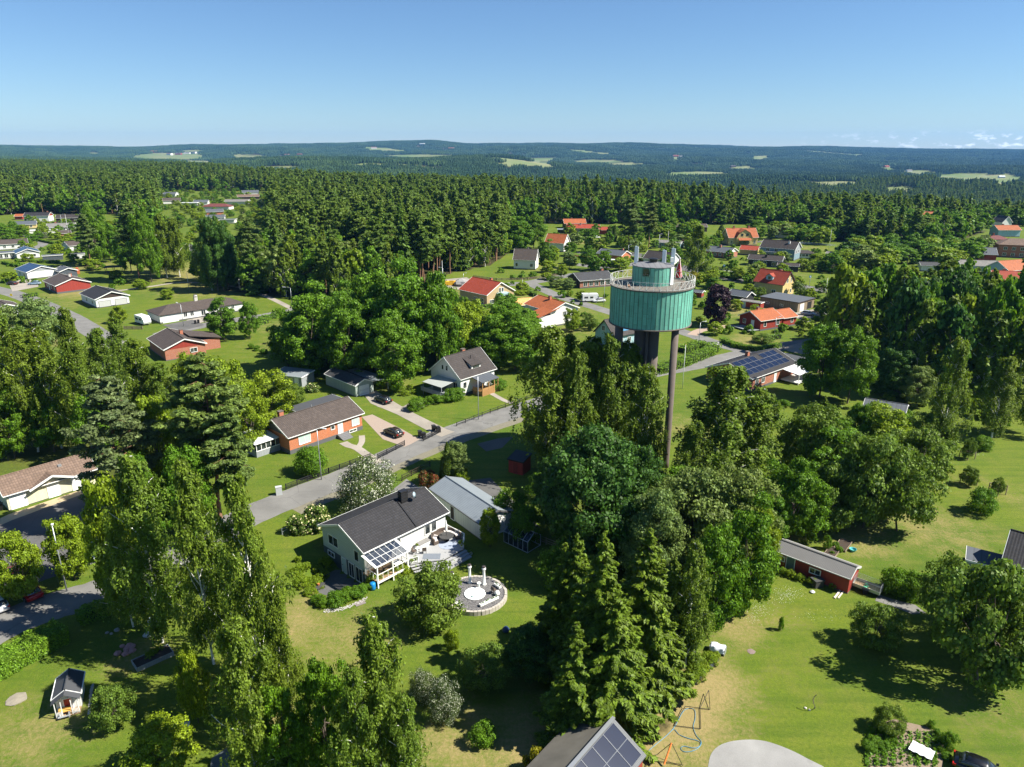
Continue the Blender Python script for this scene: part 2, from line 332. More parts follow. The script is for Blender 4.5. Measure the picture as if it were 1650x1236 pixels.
def attr(t, n): a = t.nodes.new("ShaderNodeAttribute"); a.attribute_name = n; return a.outputs['Fac']
co = t.nodes.new("ShaderNodeTexCoord").outputs['Object']
n1 = noise(t, .045, 4, co); n2 = noise(t, .35, 4, co, .6); n3 = noise(t, 2.6, 5, co, .7); n4 = noise(t, 9, 3, co, .7)
c = mixc(t, ramp(t, n1, .35, .65), (.070, .124, .009), (.116, .156, .010))
c = mixc(t, math_(t, 'MULTIPLY', ramp(t, n2, .42, .72), .55), c, (.165, .165, .028))
c = mixc(t, math_(t, 'MULTIPLY', ramp(t, n3, .42, .7), .62), c, (.040, .078, .009))
c = mixc(t, math_(t, 'MULTIPLY', ramp(t, n4, .5, .75), .55), c, (.22, .22, .06))
mp = t.nodes.new("ShaderNodeMapping"); mp.inputs['Rotation'].default_value = (0, 0, math.radians(-47)); mp.inputs['Scale'].default_value = (.06, .9, 1); t.links.new(co, mp.inputs[0])
ns = noise(t, 1.0, 3, mp.outputs[0]); c = mixc(t, math_(t, 'MULTIPLY', ramp(t, ns, .45, .7), .42), c, (.04, .085, .008))
dd = attr(t, 'dry'); dmix = math_(t, 'ADD', dd, math_(t, 'MULTIPLY', math_(t, 'ADD', math_(t, 'SUBTRACT', n2, .5), math_(t, 'MULTIPLY', math_(t, 'SUBTRACT', n3, .5), 1.3)), math_(t, 'MINIMUM', math_(t, 'MULTIPLY', dd, 3), .8)))
c = mixc(t, ramp(t, math_(t, 'MULTIPLY', dmix, math_(t, 'ADD', .6, n3)), .18, .9), c, (.26, .205, .085))
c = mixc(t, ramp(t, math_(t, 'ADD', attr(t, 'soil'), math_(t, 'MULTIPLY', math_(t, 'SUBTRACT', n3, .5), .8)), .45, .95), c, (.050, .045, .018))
c = mixc(t, attr(t, 'field'), c, mixc(t, ramp(t, noise(t, .004, 2, co), .4, .6), (.12, .17, .05), (.20, .20, .09)))
t.links.new(c, b.inputs['Base Color']); b.inputs['Roughness'].default_value = .9; b.inputs['Specular IOR Level'].default_value = .15
bump(t, b, math_(t, 'ADD', n3, math_(t, 'MULTIPLY', n4, .6)), .12, .7)
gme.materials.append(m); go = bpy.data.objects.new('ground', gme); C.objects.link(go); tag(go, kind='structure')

# ------------------------------------------------------------------ roads and paved ground
def asphalt(name, col, crack=.4):
    m, t, b = newmat(name); co = t.nodes.new("ShaderNodeTexCoord").outputs['Object']
    a = noise(t, .25, 4, co); f = noise(t, 14, 3, co, .8); c = mixc(t, ramp(t, a, .35, .7), mul(col, .82), mul(col, 1.15)); c = mixc(t, math_(t, 'MULTIPLY', ramp(t, f, .4, .75), .35), c, mul(col, 1.5))
    v = t.nodes.new("ShaderNodeTexVoronoi"); v.feature = 'DISTANCE_TO_EDGE'; v.inputs['Scale'].default_value = .16
    wv = noise(t, .9, 3, co); vm = t.nodes.new("ShaderNodeVectorMath"); vm.operation = 'ADD'; t.links.new(co, vm.inputs[0]); t.links.new(wv, vm.inputs[1]); t.links.new(vm.outputs[0], v.inputs['Vector'])
    cr = math_(t, 'LESS_THAN', v.outputs[0], .006); c = mixc(t, math_(t, 'MULTIPLY', cr, crack), c, mul(col, .4))
    st = noise(t, .8, 4, co); c = mixc(t, math_(t, 'MULTIPLY', ramp(t, st, .62, .75), .35), c, mul(col, .6))
    t.links.new(c, b.inputs['Base Color']); b.inputs['Roughness'].default_value = .9; b.inputs['Specular IOR Level'].default_value = .2; bump(t, b, f, .02, .4); return m
ASPH = asphalt('asphalt', (.165, .16, .15)); ASPH2 = asphalt('dark_asphalt', (.105, .102, .098), .3); GRAV = asphalt('gravel', (.27, .24, .20), 0); PAV = asphalt('paving', (.30, .265, .225), 0)
KERB = plain('kerb_stone', (.33, .32, .30), .9)
def catmull(pts, n=6):
    pts = [np.array(p, float) for p in pts]; pp = [2*pts[0]-pts[1]]+pts+[2*pts[-1]-pts[-2]]; o = []
    for i in range(1, len(pp)-2):
        for k in range(n):
            t = k/n; a, b_, c_, d = pp[i-1:i+3]
            o.append(.5*((2*b_)+(-a+c_)*t+(2*a-5*b_+4*c_-d)*t*t+(-a+3*b_-3*c_+d)*t**3))
    o.append(pts[-1]); return o
def ribbon(name, pxs, width, mt, z=.02, n=8, kerb=False, world=False, kind='structure', label=None, cat=None, group=None, h=None):
    pts = catmull([p if world else P(*p) for p in pxs], n); L = []; R = []
    for i, p in enumerate(pts):
        d = pts[min(i+1, len(pts)-1)]-pts[max(i-1, 0)]; d = d/np.linalg.norm(d); nn = np.array([-d[1], d[0]])
        wv = width*(1+.02*math.sin(i*1.7)); L.append(p+nn*wv/2); R.append(p-nn*wv/2)
    mb = MB(); vs = [(a[0], a[1], z) for a in L]+[(a[0], a[1], z) for a in R]; k = len(L)
    mb.add(vs, [(i+k, i+1+k, i+1, i) for i in range(k-1)])
    o = mb.build(name, mt); tag(o, label, cat, group, kind)
    if kerb:
        for S, sg in ((L, 1), (R, -1)):
            kb = MB()
            for i in range(k-1):
                a, b_ = S[i], S[i+1]; kb.beam((a[0], a[1], .03), (b_[0], b_[1], .03), .13, .14)
            ko = kb.build('kerb', KERB); tag(ko, kind='structure')
    return o, L, R
def sheet(name, pxs, mt, z=.016, world=False, smooth=0, kind='structure', wob=0):
    pts = [p if world else P(*p) for p in pxs]
    if smooth: pts = catmull(pts+[pts[0]], smooth)[:-1]
    rr = random.Random(len(pts)); vs = [(p[0]+rr.uniform(-wob, wob), p[1]+rr.uniform(-wob, wob), z) for p in pts]; mb = MB(); mb.add(vs, [tuple(range(len(vs)))])
    import bmesh
    o = mb.build(name, mt); bm = bmesh.new(); bm.from_mesh(o.data); bmesh.ops.triangulate(bm, faces=bm.faces[:]); bmesh.ops.recalc_face_normals(bm, faces=bm.faces[:])
    for f in bm.faces:
        if f.normal.z < 0: f.normal_flip()
    bm.to_mesh(o.data); bm.free(); tag(o, kind=kind); return o
# main street, from the bottom left up past the tower to the upper right junction
ribbon('road', [(-120, 1085), (0, 1010), (90, 975), (170, 950), (300, 885), (400, 832), (490, 795), (560, 768), (640, 732), (720, 700), (830, 663), (930, 632), (1040, 603), (1120, 588), (1200, 570), (1262, 558), (1330, 548)], 6.2, ASPH, .02, 8, kerb=False)
ribbon('verge_strip', [(460, 815), (560, 773), (640, 737), (720, 705), (830, 667)], 8.0, plain('verge_gravel', (.17, .155, .11), .95, .35, 2), .012)
ribbon('road', [(1205, 567), (1150, 552), (1110, 538), (1060, 524), (1000, 508), (960, 496), (900, 477), (868, 463), (850, 455)], 5.2, ASPH, .024)
ribbon('road', [(760, 452), (800, 458), (850, 456), (895, 447), (930, 442)], 7, ASPH, .028)
ribbon('road', [(920, 425), (980, 431), (1040, 420), (1010, 409), (930, 407)], 6, ASPH, .02)
ribbon('road', [(985, 405), (1020, 409), (1060, 418), (1115, 436), (1160, 446), (1215, 456), (1290, 462), (1340, 470), (1420, 482), (1520, 500), (1700, 530)], 8, ASPH2, .026)
ribbon('path', [(1120, 440), (1180, 452)], 1.2, ASPH, .034)
ribbon('road', [(-60, 455), (10, 470), (55, 485), (100, 505), (128, 520), (190, 560)], 6.5, ASPH, .02)
ribbon('road', [(255, 540), (310, 528), (370, 517), (420, 510), (475, 500), (540, 492)], 6, ASPH, .02)
ribbon('road', [(540, 492), (620, 487), (700, 462), (735, 456), (770, 455)], 6, ASPH, .03)
ribbon('footpath', [(480, 502), (430, 478), (380, 462), (300, 455), (240, 462), (180, 470)], 2.2, GRAV, .016)
ribbon('road', [(40, 378), (70, 392), (40, 405)], 5, ASPH, .02); ribbon('road', [(1300, 386), (1240, 388), (1160, 396), (1110, 398)], 5, ASPH2, .02)
sheet('gravel_yard', [(715, 462), (718, 450), (752, 447), (770, 457), (745, 468)], GRAV, .036)
sheet('parking_asphalt', [(640, 480), (640, 497), (590, 500), (545, 500), (585, 487)], ASPH2, .04)
sheet('parking_lot', [(-60, 870), (20, 835), (130, 790), (160, 783), (205, 800), (215, 860), (160, 905), (70, 935), (-60, 1000)], ASPH2, .012)
sheet('paving_strip', [(-20, 845), (14, 829), (128, 790), (134, 796), (20, 838), (-20, 856)], plain('sand_paving', (.42, .33, .2), .9, .15, 4), .018)
sheet('driveway', [(583, 672), (600, 668), (650, 693), (676, 708), (662, 716), (652, 720), (617, 708)], plain('pink_paving', (.30, .235, .19), .9, .15, 3), .028)
sheet('driveway', [(586, 636), (606, 630), (660, 662), (720, 692), (733, 696), (712, 704), (700, 700), (640, 668), (598, 650)], GRAV, .03, wob=.1)
sheet('driveway', [(606, 655), (650, 655), (668, 645), (700, 640), (690, 652), (660, 668)], GRAV, .026)
sheet('driveway', [(633, 789), (655, 772), (690, 795), (700, 806), (660, 820), (625, 800)], ASPH, .03)
sheet('driveway', [(768, 716), (800, 708), (825, 705), (812, 722), (780, 728)], asphalt('shaded_gravel_drive', (.12, .11, .095), 0), .03, wob=.4)  # gravel darkened, the tower's shade is put into its colour
sheet('driveway', [(740, 776), (790, 770), (850, 830), (870, 850), (830, 860), (800, 812)], ASPH2, .018)
ribbon('garden_path', [(553, 713), (562, 718), (575, 722), (590, 732), (613, 746)], 1.6, PAV, .03); ribbon('garden_path', [(577, 722), (583, 712), (583, 702)], 1.1, PAV, .034)
ribbon('garden_path', [(792, 634), (812, 645), (826, 650)], 1.2, PAV, .03)
sheet('driveway', [(1000, 532), (1000, 515), (1060, 520), (1090, 530), (1060, 536)], ASPH, .018)
ribbon('driveway', [(1186, 525), (1160, 527), (1130, 532), (1115, 540)], 3, plain('pink_gravel', (.34, .25, .19), .9), .028)
sheet('driveway', [(1262, 560), (1290, 552), (1310, 560), (1300, 572), (1270, 566)], GRAV, .03)
sheet('driveway', [(1270, 506), (1312, 498), (1325, 508), (1300, 520)], GRAV, .02)
sheet('driveway', [(12, 452), (60, 450), (62, 462), (20, 470)], PAV, .03); sheet('driveway', [(262, 524), (310, 515), (330, 524), (290, 534)], ASPH2, .03)
sheet('driveway', [(300, 516), (355, 505), (358, 512), (312, 523)], PAV, .028)
sheet('driveway', [(75, 445), (120, 450), (130, 470), (95, 462)], ASPH, .018)
sheet('turning_circle', [P(1140, 1240), P(1146, 1215), P(1162, 1200), P(1190, 1193), P(1225, 1193), P(1260, 1203), P(1300, 1222), P(1340, 1250), P(1300, 1300), P(1180, 1300)], asphalt('pale_gravel', (.25, .245, .235), 0), .02, world=True, smooth=4)
sheet('gravel_path', [(1415, 958), (1440, 966), (1475, 975), (1492, 988), (1470, 990), (1440, 978), (1410, 968)], ASPH, .02)
sheet('vegetable_bed', [(1396, 1210), (1405, 1165), (1440, 1158), (1500, 1172), (1530, 1190), (1520, 1236), (1400, 1240)], plain('garden_soil', (.21, .16, .11), .95, .3, 4), .02, wob=.3)
# white road markings where the side road meets the highway
mb = MB()
for k in range(5):
    a = P(1160+k*5, 434.5+k*.8); b2 = P(1166+k*5, 435+k*.8); mb.slab([(a[0], a[1], .034), (b2[0], b2[1], .034), (b2[0]+.4, b2[1]-1.6, .034), (a[0]+.4, a[1]-1.6, .034)], .004)
tag(mb.build('road_marking', WHITE), kind='structure')
for (x0, y0, x1, y1) in ((1180, 448, 1290, 461), (1300, 462, 1420, 481)):
    mb = MB(); A = np.array(P(x0, y0)); B = np.array(P(x1, y1)); L = np.linalg.norm(B-A); d = (B-A)/L
    for k in range(int(L/6)):
        a = A+d*k*6; mb.beam((a[0], a[1], .032), (a[0]+d[0]*3, a[1]+d[1]*3, .032), .15, .006)
    tag(mb.build('road_marking', WHITE), kind='structure')
# ------------------------------------------------------------------ water tower
def at(px, py, z): a = P(px, py, z); return (a[0], a[1], z)
_l = P(981, 517, 23.2); _r = P(1113, 514, 23.2)
TX, TY = 22.2, 112.0; TR = 6.45; TZ0, TZ1 = 23.6, 29.7
def coppm(name, col):
    m, t, b = newmat(name); uv = t.nodes.new("ShaderNodeTexCoord").outputs['UV']
    br = t.nodes.new("ShaderNodeTexBrick"); br.offset = .37; br.offset_frequency = 2; t.links.new(uv, br.inputs[0]); br.inputs['Scale'].default_value = 1
    mp = t.nodes.new("ShaderNodeMapping"); mp.inputs['Rotation'].default_value = (0, 0, math.pi/2); t.links.new(uv, mp.inputs[0]); t.links.new(mp.outputs[0], br.inputs[0])
    br.inputs['Brick Width'].default_value = 1.7; br.inputs['Row Height'].default_value = .78; br.inputs['Mortar Size'].default_value = .012
    br.inputs['Color1'].default_value = (*mul(col, .86), 1); br.inputs['Color2'].default_value = (*mul(col, 1.12), 1); br.inputs['Mortar'].default_value = (*mul(col, .35), 1)
    n = noise(t, .6, 5); c = mixc(t, math_(t, 'MULTIPLY', ramp(t, n, .4, .7), .35), br.outputs[0], (.22, .50, .40))
    mp2 = t.nodes.new("ShaderNodeMapping"); mp2.inputs['Scale'].default_value = (3, .25, 1); t.links.new(uv, mp2.inputs[0]); n2 = noise(t, 1.2, 4, mp2.outputs[0])
    c = mixc(t, math_(t, 'MULTIPLY', ramp(t, n2, .5, .75), .5), c, mul(col, .45)); n5 = noise(t, 2.5, 5); c = mixc(t, math_(t, 'MULTIPLY', ramp(t, n5, .58, .72), .35), c, (.16, .17, .11))
    t.links.new(c, b.inputs['Base Color']); b.inputs['Roughness'].default_value = .6; b.inputs['Metallic'].default_value = 0; bump(t, b, br.outputs[1], .03, .5); return m
COPPER = coppm('green_copper', (.13, .40, .30)); COPD = plain('dark_copper', (.05, .07, .06), .7)
def shell(name, R, z0, z1, n, mt, parent, seam=True, sm=.03):
    me = bpy.data.meshes.new(name); vs = []; fs = []
    for k in range(n): a = 2*math.pi*k/n; vs += [(R*math.cos(a), R*math.sin(a), z0), (R*math.cos(a), R*math.sin(a), z1)]
    for k in range(n): j = (k+1) % n; fs.append((2*k, 2*j, 2*j+1, 2*k+1))
    ns = len(fs)
    if seam:
        for k in range(n):
            a = 2*math.pi*k/n; b = len(vs); w_ = .022/R; r2 = R+sm
            for aa, rr in ((a-w_, R-.01), (a-w_, r2), (a+w_, r2), (a+w_, R-.01)): vs += [(rr*math.cos(aa), rr*math.sin(aa), z0), (rr*math.cos(aa), rr*math.sin(aa), z1)]
            fs += [(b, b+2, b+3, b+1), (b+2, b+4, b+5, b+3), (b+4, b+6, b+7, b+5), (b+1, b+3, b+5, b+7)]
    me.from_pydata(vs, [], fs); uv = me.uv_layers.new(name='uv'); seg = 2*math.pi*R/n
    for k in range(ns):
        for li, (u, v) in zip(range(4*k, 4*k+4), ((k, 0), (k+1, 0), (k+1, 1), (k, 1))): uv.data[li].uv = (u*seg, z0+v*(z1-z0))
    me.materials.append(mt); me.materials.append(COPD)
    for i, p in enumerate(me.polygons): p.material_index = 0 if i < ns else 1
    o = bpy.data.objects.new(name, me); C.objects.link(o); o.parent = parent; return o
tw = empty('water_tower', (TX, TY, 0), 0, 'round green copper water tower standing on tall concrete columns', 'water tower')
MB().lathe([(TR-.05, TZ0+.05), (TR-.06, TZ1)], 56).build('tank_core', COPD, tw)
shell('tank_cladding', TR, TZ0, TZ1-.25, 58, COPPER, tw)
MB().lathe([(TR-.6, TZ0-.22), (TR+.12, TZ0-.12), (TR+.12, TZ0+.08), (TR-.3, TZ0+.1)], 56).build('tank_floor', CONC, tw, True)
MB().lathe([(TR-.2, TZ1-.3), (TR+.22, TZ1-.14), (TR+.22, TZ1), (TR-.2, TZ1+.02)], 56).build('gallery_deck', plain('weathered_deck', (.15, .13, .11), .9, .35, 2.5), tw)
# railing: posts, two rails and crossed braces
rl = MB(); nr = 40
for k in range(nr):
    a = 2*math.pi*k/nr; b = 2*math.pi*(k+1)/nr; R = TR+.16; p = lambda q, z: (R*math.cos(q), R*math.sin(q), z)
    rl.tube([p(a, TZ1), p(a, TZ1+1.25)], .042, 4); rl.tube([p(a, TZ1+1.25), p(b, TZ1+1.25)], .038, 4); rl.tube([p(a, TZ1+.12), p(b, TZ1+.12)], .035, 4)
    rl.tube([p(a, TZ1+.12), p(b, TZ1+1.2)], .032, 4)
    if k % 2: rl.tube([p(a, TZ1+1.2), p(b, TZ1+.12)], .032, 4)
rl.build('railing', plain('railing_white', (.52, .52, .49), .6), tw)
cb = empty('cabin_body', (.25, .35, 0)); cb.parent = tw
cw = MB(); CR = 3.2; nn = 12; CZ0, CZ1 = TZ1-.1, TZ1+2.9
shell('cabin', CR, CZ0, CZ1, 30, COPPER, tw, True, .02).location = (.1, .5, 0)
bpy.data.objects.remove(cb)
MB().lathe([(CR+.12, CZ1-.05), (CR+.12, CZ1+.06), (.7, CZ1+.42), (.7, CZ1+.5)], 15, (.1, .5)).build('cabin_roof', ribm('felt_roof', (.16, .16, .17), .9, .8), tw)
MB().lathe([(.62, CZ1+.4), (.62, CZ1+.85), (.75, CZ1+.9), (.75, CZ1+1.0), (.1, CZ1+1.15)], 12, (.1, .5)).build('roof_vent', BLACK, tw)
def cyl_open(name, ang, w_, z0, h, mt, fm, par=tw, r=CR, sub=None):
    e = empty(name+'_x', (.1+math.cos(ang)*r, .5+math.sin(ang)*r, z0), ang+math.pi/2); bpy.data.objects.remove(e)
    mb = MB(); f = .09
    for (a, b, c, d) in ((-w_/2-f, 0, -w_/2, h), (w_/2, 0, w_/2+f, h), (-w_/2-f, -f, w_/2+f, 0), (-w_/2-f, h, w_/2+f, h+f)): mb.box(a, -.06, b, c, .12, d)
    o = mb.build(name, fm, par, loc=(.1+math.cos(ang)*r, .5+math.sin(ang)*r, z0), rz=ang-math.pi/2)
    MB().box(-w_/2, -.05, 0, w_/2, .07, h).build(sub or 'pane', mt, o); return o
cyl_open('window', math.radians(-119), .95, CZ0+1.75, 1.05, GLASS, COPPER); cyl_open('door', math.radians(-35), .95, CZ0+.3, 2.5, plain('door_white', (.7, .74, .72), .5), WHITE, sub='door_leaf')
# columns: slim legs on the outer ring, thick shafts in the middle
for i, (px, py, rr_) in enumerate([(1072, 752, .56)]):
    a = P(px, py); MB().lathe([(rr_+.02, -.3), (rr_, 1), (rr_, TZ0-.1)], 20, (a[0]-TX, a[1]-TY)).build('column', CONC, tw, True)
def col_at(px, py_top, r): a = P(px, py_top, TZ0); MB().lathe([(r, -.3), (r, TZ0-.1)], 22, (a[0]-TX, a[1]-TY)).build('column', CONC, tw, True)
col_at(998, 524, .66)
MB().lathe([(1.02, -.3), (1.02, TZ0-.1)], 26, (-1.45, -.6)).build('stair_shaft', CONC, tw, True); MB().lathe([(.86, -.3), (.86, TZ0-.1)], 26, (.5, -1.4)).build('pipe_shaft', CONC, tw, True)
MB().lathe([(.28, -.3), (.28, TZ0-.1)], 12, (-.65, -1.9)).build('downpipe', CONC, tw, True)
ANT = plain('antenna_grey', (.34, .42, .50), .5)
for i, (px, py0, py1, z) in enumerate([(1024, 397, 423, TZ1+3.2), (1068, 403, 434, TZ1+2.0), (1083, 400, 426, TZ1+3.0)]):
    a = P(px, py1, z); v = (py0-618)/FPX; zt = CAMH-a[1]*math.tan(PITCH+math.atan(v)); x, y = a[0]-TX, a[1]-TY
    an = MB(); an.tube([(x, y, TZ1+1.2 if i == 1 else CZ1), (x, y, zt+.1)], .07, 6); an.build('antenna_mast', ANT, tw)
    MB().box(x-.26, y-.28, z, x+.26, y-.1, zt).build('antenna_panel', ANT, tw); MB().box(x+.1, y-.06, z+.2, x+.42, y+.2, zt-.1).build('antenna_panel', WHITE, tw)
MB().box(2.6, -.5, CZ1+.6, 3.05, -.1, CZ1+1.3).build('radio_box', WHITE, tw)
rp = P(1093, 447, TZ1); rx, ry = rp[0]-TX, rp[1]-TY
fl = MB(); fl.mi = 0; fl.lathe([(.62, TZ1), (.06, TZ1+3.2)], 8, (rx, ry)); fl.build('red_cone', plain('red_cloth', (.42, .015, .02), .6), tw)  # red panelled cone inside the white frame, gives no light
f2 = MB()
for k in range(4): a = k*math.pi/2+.4; f2.tube([(rx+math.cos(a)*.8, ry+math.sin(a)*.8, TZ1), (rx, ry, TZ1+3.35)], .035, 4)
for k in range(4):
    a = k*math.pi/2+.4; b = a+math.pi/2; f2.tube([(rx+math.cos(a)*.6, ry+math.sin(a)*.6, TZ1+.9), (rx+math.cos(b)*.45, ry+math.sin(b)*.45, TZ1+1.5)], .03, 4)
f2.build('cone_frame', WHITE, tw)
mb = MB(); mb.box(-4.3, -3.2, TZ1, -3.9, -2.0, TZ1+.25); mb.build('gallery_crate', plain('rusty', (.25, .14, .08), .8), tw); mb = MB(); mb.tube([(4.2, -1.8, TZ1), (4.2, -1.8, TZ1+.55), (4.8, -1.6, TZ1+.55)], .12, 6); mb.build('gallery_fitting', plain('rusty', (.25, .14, .08), .8), tw)

# ------------------------------------------------------------------ house builder
HF = []; HL = []
WALLS = {'white': boardm('white_boards', (.70, .70, .66), .15), 'whitep': plain('white_render', (.68, .67, .63), .8, .06, 1), 'pale': boardm('pale_green_boards', (.52, .60, .60), .25, True, .04), 'yellowp': boardm('pale_yellow_boards', (.72, .68, .46), .17), 'red': boardm('falu_red_boards', (.30, .035, .022), .16),
         'brick': brickm('orange_brick', (.46, .135, .045)), 'redbrick': brickm('red_brick', (.36, .115, .06)), 'ybrick': brickm('yellow_brick', (.42, .30, .14)), 'brown': boardm('dark_brown_boards', (.045, .026, .02), .16), 'black': boardm('black_boards', (.02, .02, .022), .16), 'yellow': boardm('yellow_boards', (.62, .47, .20), .16),
         'greygreen': boardm('grey_green_boards', (.34, .40, .36), .2), 'grey': boardm('grey_boards', (.30, .32, .33), .16), 'blue': boardm('blue_grey_boards', (.20, .29, .34), .16), 'teal': boardm('light_blue_boards', (.38, .55, .60), .16), 'rawwood': boardm('weathered_boards', (.26, .20, .135), .18, False, .25), 'dgrey': boardm('dark_grey_boards', (.07, .085, .10), .16)}
ROOFS = {'black': tilem('black_tiles', (.030, .029, .032)), 'dark': tilem('dark_grey_tiles', (.055, .055, .058)), 'brown': tilem('brown_concrete_tiles', (.082, .064, .055)), 'brown2': tilem('brown_pantiles', (.17, .115, .085), .36, .4), 'orange': tilem('orange_tiles', (.34, .098, .034), .33, .36, .12, strength=.25), 'red': tilem('red_tiles', (.31, .052, .026), .33, .36, .1, strength=.22), 'maroon': tilem('maroon_tiles', (.16, .05, .045)),
         'grey': tilem('weathered_grey_tiles', (.20, .19, .175)), 'slate': ribm('slate_felt', (.075, .085, .10), .8, .8), 'metal': ribm('grey_metal_roof', (.25, .28, .30), .42, .5, .2), 'blueroof': tilem('blue_solar_roof', (.03, .055, .11), 1.1, 1.7, .1, .25), 'yor': tilem('yellow_orange_tiles', (.66, .36, .12), strength=.2), 'felt': plain('black_felt', (.055, .058, .065), .85, .15, 1), 'darkbrown': tilem('dark_brown_tiles', (.050, .041, .038)), 'whiter': ribm('white_plastic_roof', (.72, .73, .72), .6, .4), 'eternit': ribm('eternit_roof', (.15, .145, .14), .18, .9)}
CHB = brickm('chimney_brick', (.42, .12, .05)); CHG = plain('grey_render', (.45, .42, .38), .85); PLN = plain('plinth_grey', (.10, .10, .105), .9, .15)
def opening(e, side, a, z, w_, h, kind='window', mt=None, fm=None, dims=None, cross=True):
    x0, y0, x1, y1 = dims; d0, d1, d2 = 0.0, .035, .075; f = .1 if kind == 'window' else .08
    def bx(mb, a0, a1, z0, z1, dd):
        if side == 's': mb.box(a0, y0-dd, z0, a1, y0+.01, z1)
        elif side == 'n': mb.box(a0, y1-.01, z0, a1, y1+dd, z1)
        elif side == 'w': mb.box(x0-dd, a0, z0, x0+.01, a1, z1)
        else: mb.box(x1-.01, a0, z0, x1+dd, a1, z1)
    mb = MB()
    bx(mb, a-w_/2-f, a-w_/2, z-f, z+h+f, d2); bx(mb, a+w_/2, a+w_/2+f, z-f, z+h+f, d2); bx(mb, a-w_/2, a+w_/2, z+h, z+h+f, d2); bx(mb, a-w_/2, a+w_/2, z-f, z, d2+.02)
    if kind == 'window' and cross and w_ > .9: bx(mb, a-.03, a+.03, z, z+h, d2-.01)
    o = mb.build(kind, fm or WHITE, e); pb = MB(); bx(pb, a-w_/2, a+w_/2, z, z+h, d1); pb.build('pane' if kind == 'window' else 'door_leaf', mt or GLASS, o)
    if kind != 'window' and w_ < 1.3:
        hb = MB(); bx(hb, a+w_*.32, a+w_*.38, z+1.0, z+1.1, .11); hb.build('handle', BLACK, o)
    return o
def house(A, th, L, W, ze, rise, wall, roof, label, cat='house', name=None, ridge='x', ov=.4, gcol=None, chim=(), win=(), doors=(), trim=WHITE, plinth=.4, hip=False, zb=0.0, flat=False, gz=None, group=None, Bpt=None, extra=None, mono=False, world=False, wallmt=None):
    a = A if world else P(A[0], A[1], ze+zb); th = math.radians(th); d = (math.cos(th), math.sin(th))
    if ridge == 'y': ox, oy = a[0]+W*d[0], a[1]+W*d[1]; rz = th+math.pi/2
    else: ox, oy, rz = a[0], a[1], th
    e = empty(name or ('house' if cat == 'house' else cat.replace(' ', '_')), (ox, oy, zb), rz, label, cat, group); c, s = math.cos(rz), math.sin(rz)
    HF.append((ox+c*L/2-s*W/2, oy+s*L/2+c*W/2, math.hypot(L, W)/2)); HL.append(label); x0, y0, x1, y1 = ov, ov, L-ov, W-ov; dims = (x0, y0, x1, y1); wm = wallmt or WALLS[wall]; rt = .16
    if flat:
        zf = ze+(rise if mono else 0); mb = MB()
        mb.add([(x0, y0, -.3), (x1, y0, -.3), (x1, y1, -.3), (x0, y1, -.3), (x0, y0, ze-.1), (x1, y0, ze-.1), (x1, y1, zf-.1), (x0, y1, zf-.1)], [(0,3,2,1),(4,5,6,7),(0,1,5,4),(1,2,6,5),(2,3,7,6),(3,0,4,7)]); mb.build('wall', wm, e)
        MB().slab([(0, 0, ze+.1), (L, 0, ze+.1), (L, W, zf+.1), (0, W, zf+.1)], .18).build('roof', ROOFS[roof], e)
        fb = MB(); [fb.beam(p, q_, .04, .24) for p, q_ in (((0, -.03, ze+.02), (L, -.03, ze+.02)), ((-.03, 0, ze+.02), (-.03, W, zf+.02)), ((L+.03, 0, ze+.02), (L+.03, W, zf+.02)))]; fb.build('bargeboard', trim, e)
    elif hip:
        MB().box(x0, y0, -.3, x1, y1, ze).build('wall', wm, e); q_ = W/2*.95
        mb = MB(); R = [(q_, W/2, ze+rise), (L-q_, W/2, ze+rise)]; E_ = [(0, 0, ze), (L, 0, ze), (L, W, ze), (0, W, ze)]; B_ = [(p[0], p[1], ze-.15) for p in E_]
        mb.add(E_+R+B_, [(0, 1, 5, 4), (1, 2, 5), (2, 3, 4, 5), (3, 0, 4), (0, 6, 7, 1), (1, 7, 8, 2), (2, 8, 9, 3), (3, 9, 6, 0), (6, 9, 8, 7)]); mb.build('roof', ROOFS[roof], e)
    else:
        zi = lambda y: ze+rise*(1-abs(y-W/2)/(W/2))-.06
        prof = [(y0, -.3-(1.2 if extra == 'pit' else 0)), (y1, -.3), (y1, zi(y1)), (W/2, zi(W/2)), (y0, zi(y0))]
        MB().prism(prof, 'x', x0, x1).build('wall', wm, e)
        rf = MB()
        rf.slab([(0, 0, ze+.08), (L, 0, ze+.08), (L, W/2, ze+rise+.08), (0, W/2, ze+rise+.08)], rt); rf.slab([(0, W/2, ze+rise+.08), (L, W/2, ze+rise+.08), (L, W, ze+.08), (0, W, ze+.08)], rt)
        rf.tube([(0, W/2, ze+rise+.09), (L, W/2, ze+rise+.09)], .11, 6)
        ro = rf.build('roof', ROOFS[roof], e)
        bb = MB()
        for xx in (-.03, L+.03):
            for yy in (0, W): bb.beam((xx, yy, ze-.02), (xx, W/2, ze+rise-.02), .05, .26)
        bb.beam((0, -.04, ze+.0), (L, -.04, ze+.0), .1, .12); bb.beam((0, W+.04, ze+.0), (L, W+.04, ze+.0), .1, .12); bb.build('bargeboard', trim, e)
        if gcol:
            zt = gz if gz is not None else ze+.05
            for xx, sg, wc in ((x0, -1, 'w'), (x1, 1, 'e')):
                if zi(y0) >= zt: yl, yr = y0, y1
                else:
                    k = (zt-ze+.06)/rise*W/2; yl, yr = max(y0, k), min(y1, W-k)
                pr = [(yl, zt), (yr, zt), (yr, zi(yr)-.01), (W/2, zi(W/2)-.01), (yl, zi(yl)-.01)] if zi(yl) > zt+.02 else [(yl, zt), (yr, zt), (W/2, zi(W/2)-.01)]
                MB().prism(pr, 'x', min(xx, xx+sg*.03), max(xx, xx+sg*.03)).build('gable_panel', WALLS[gcol], e)
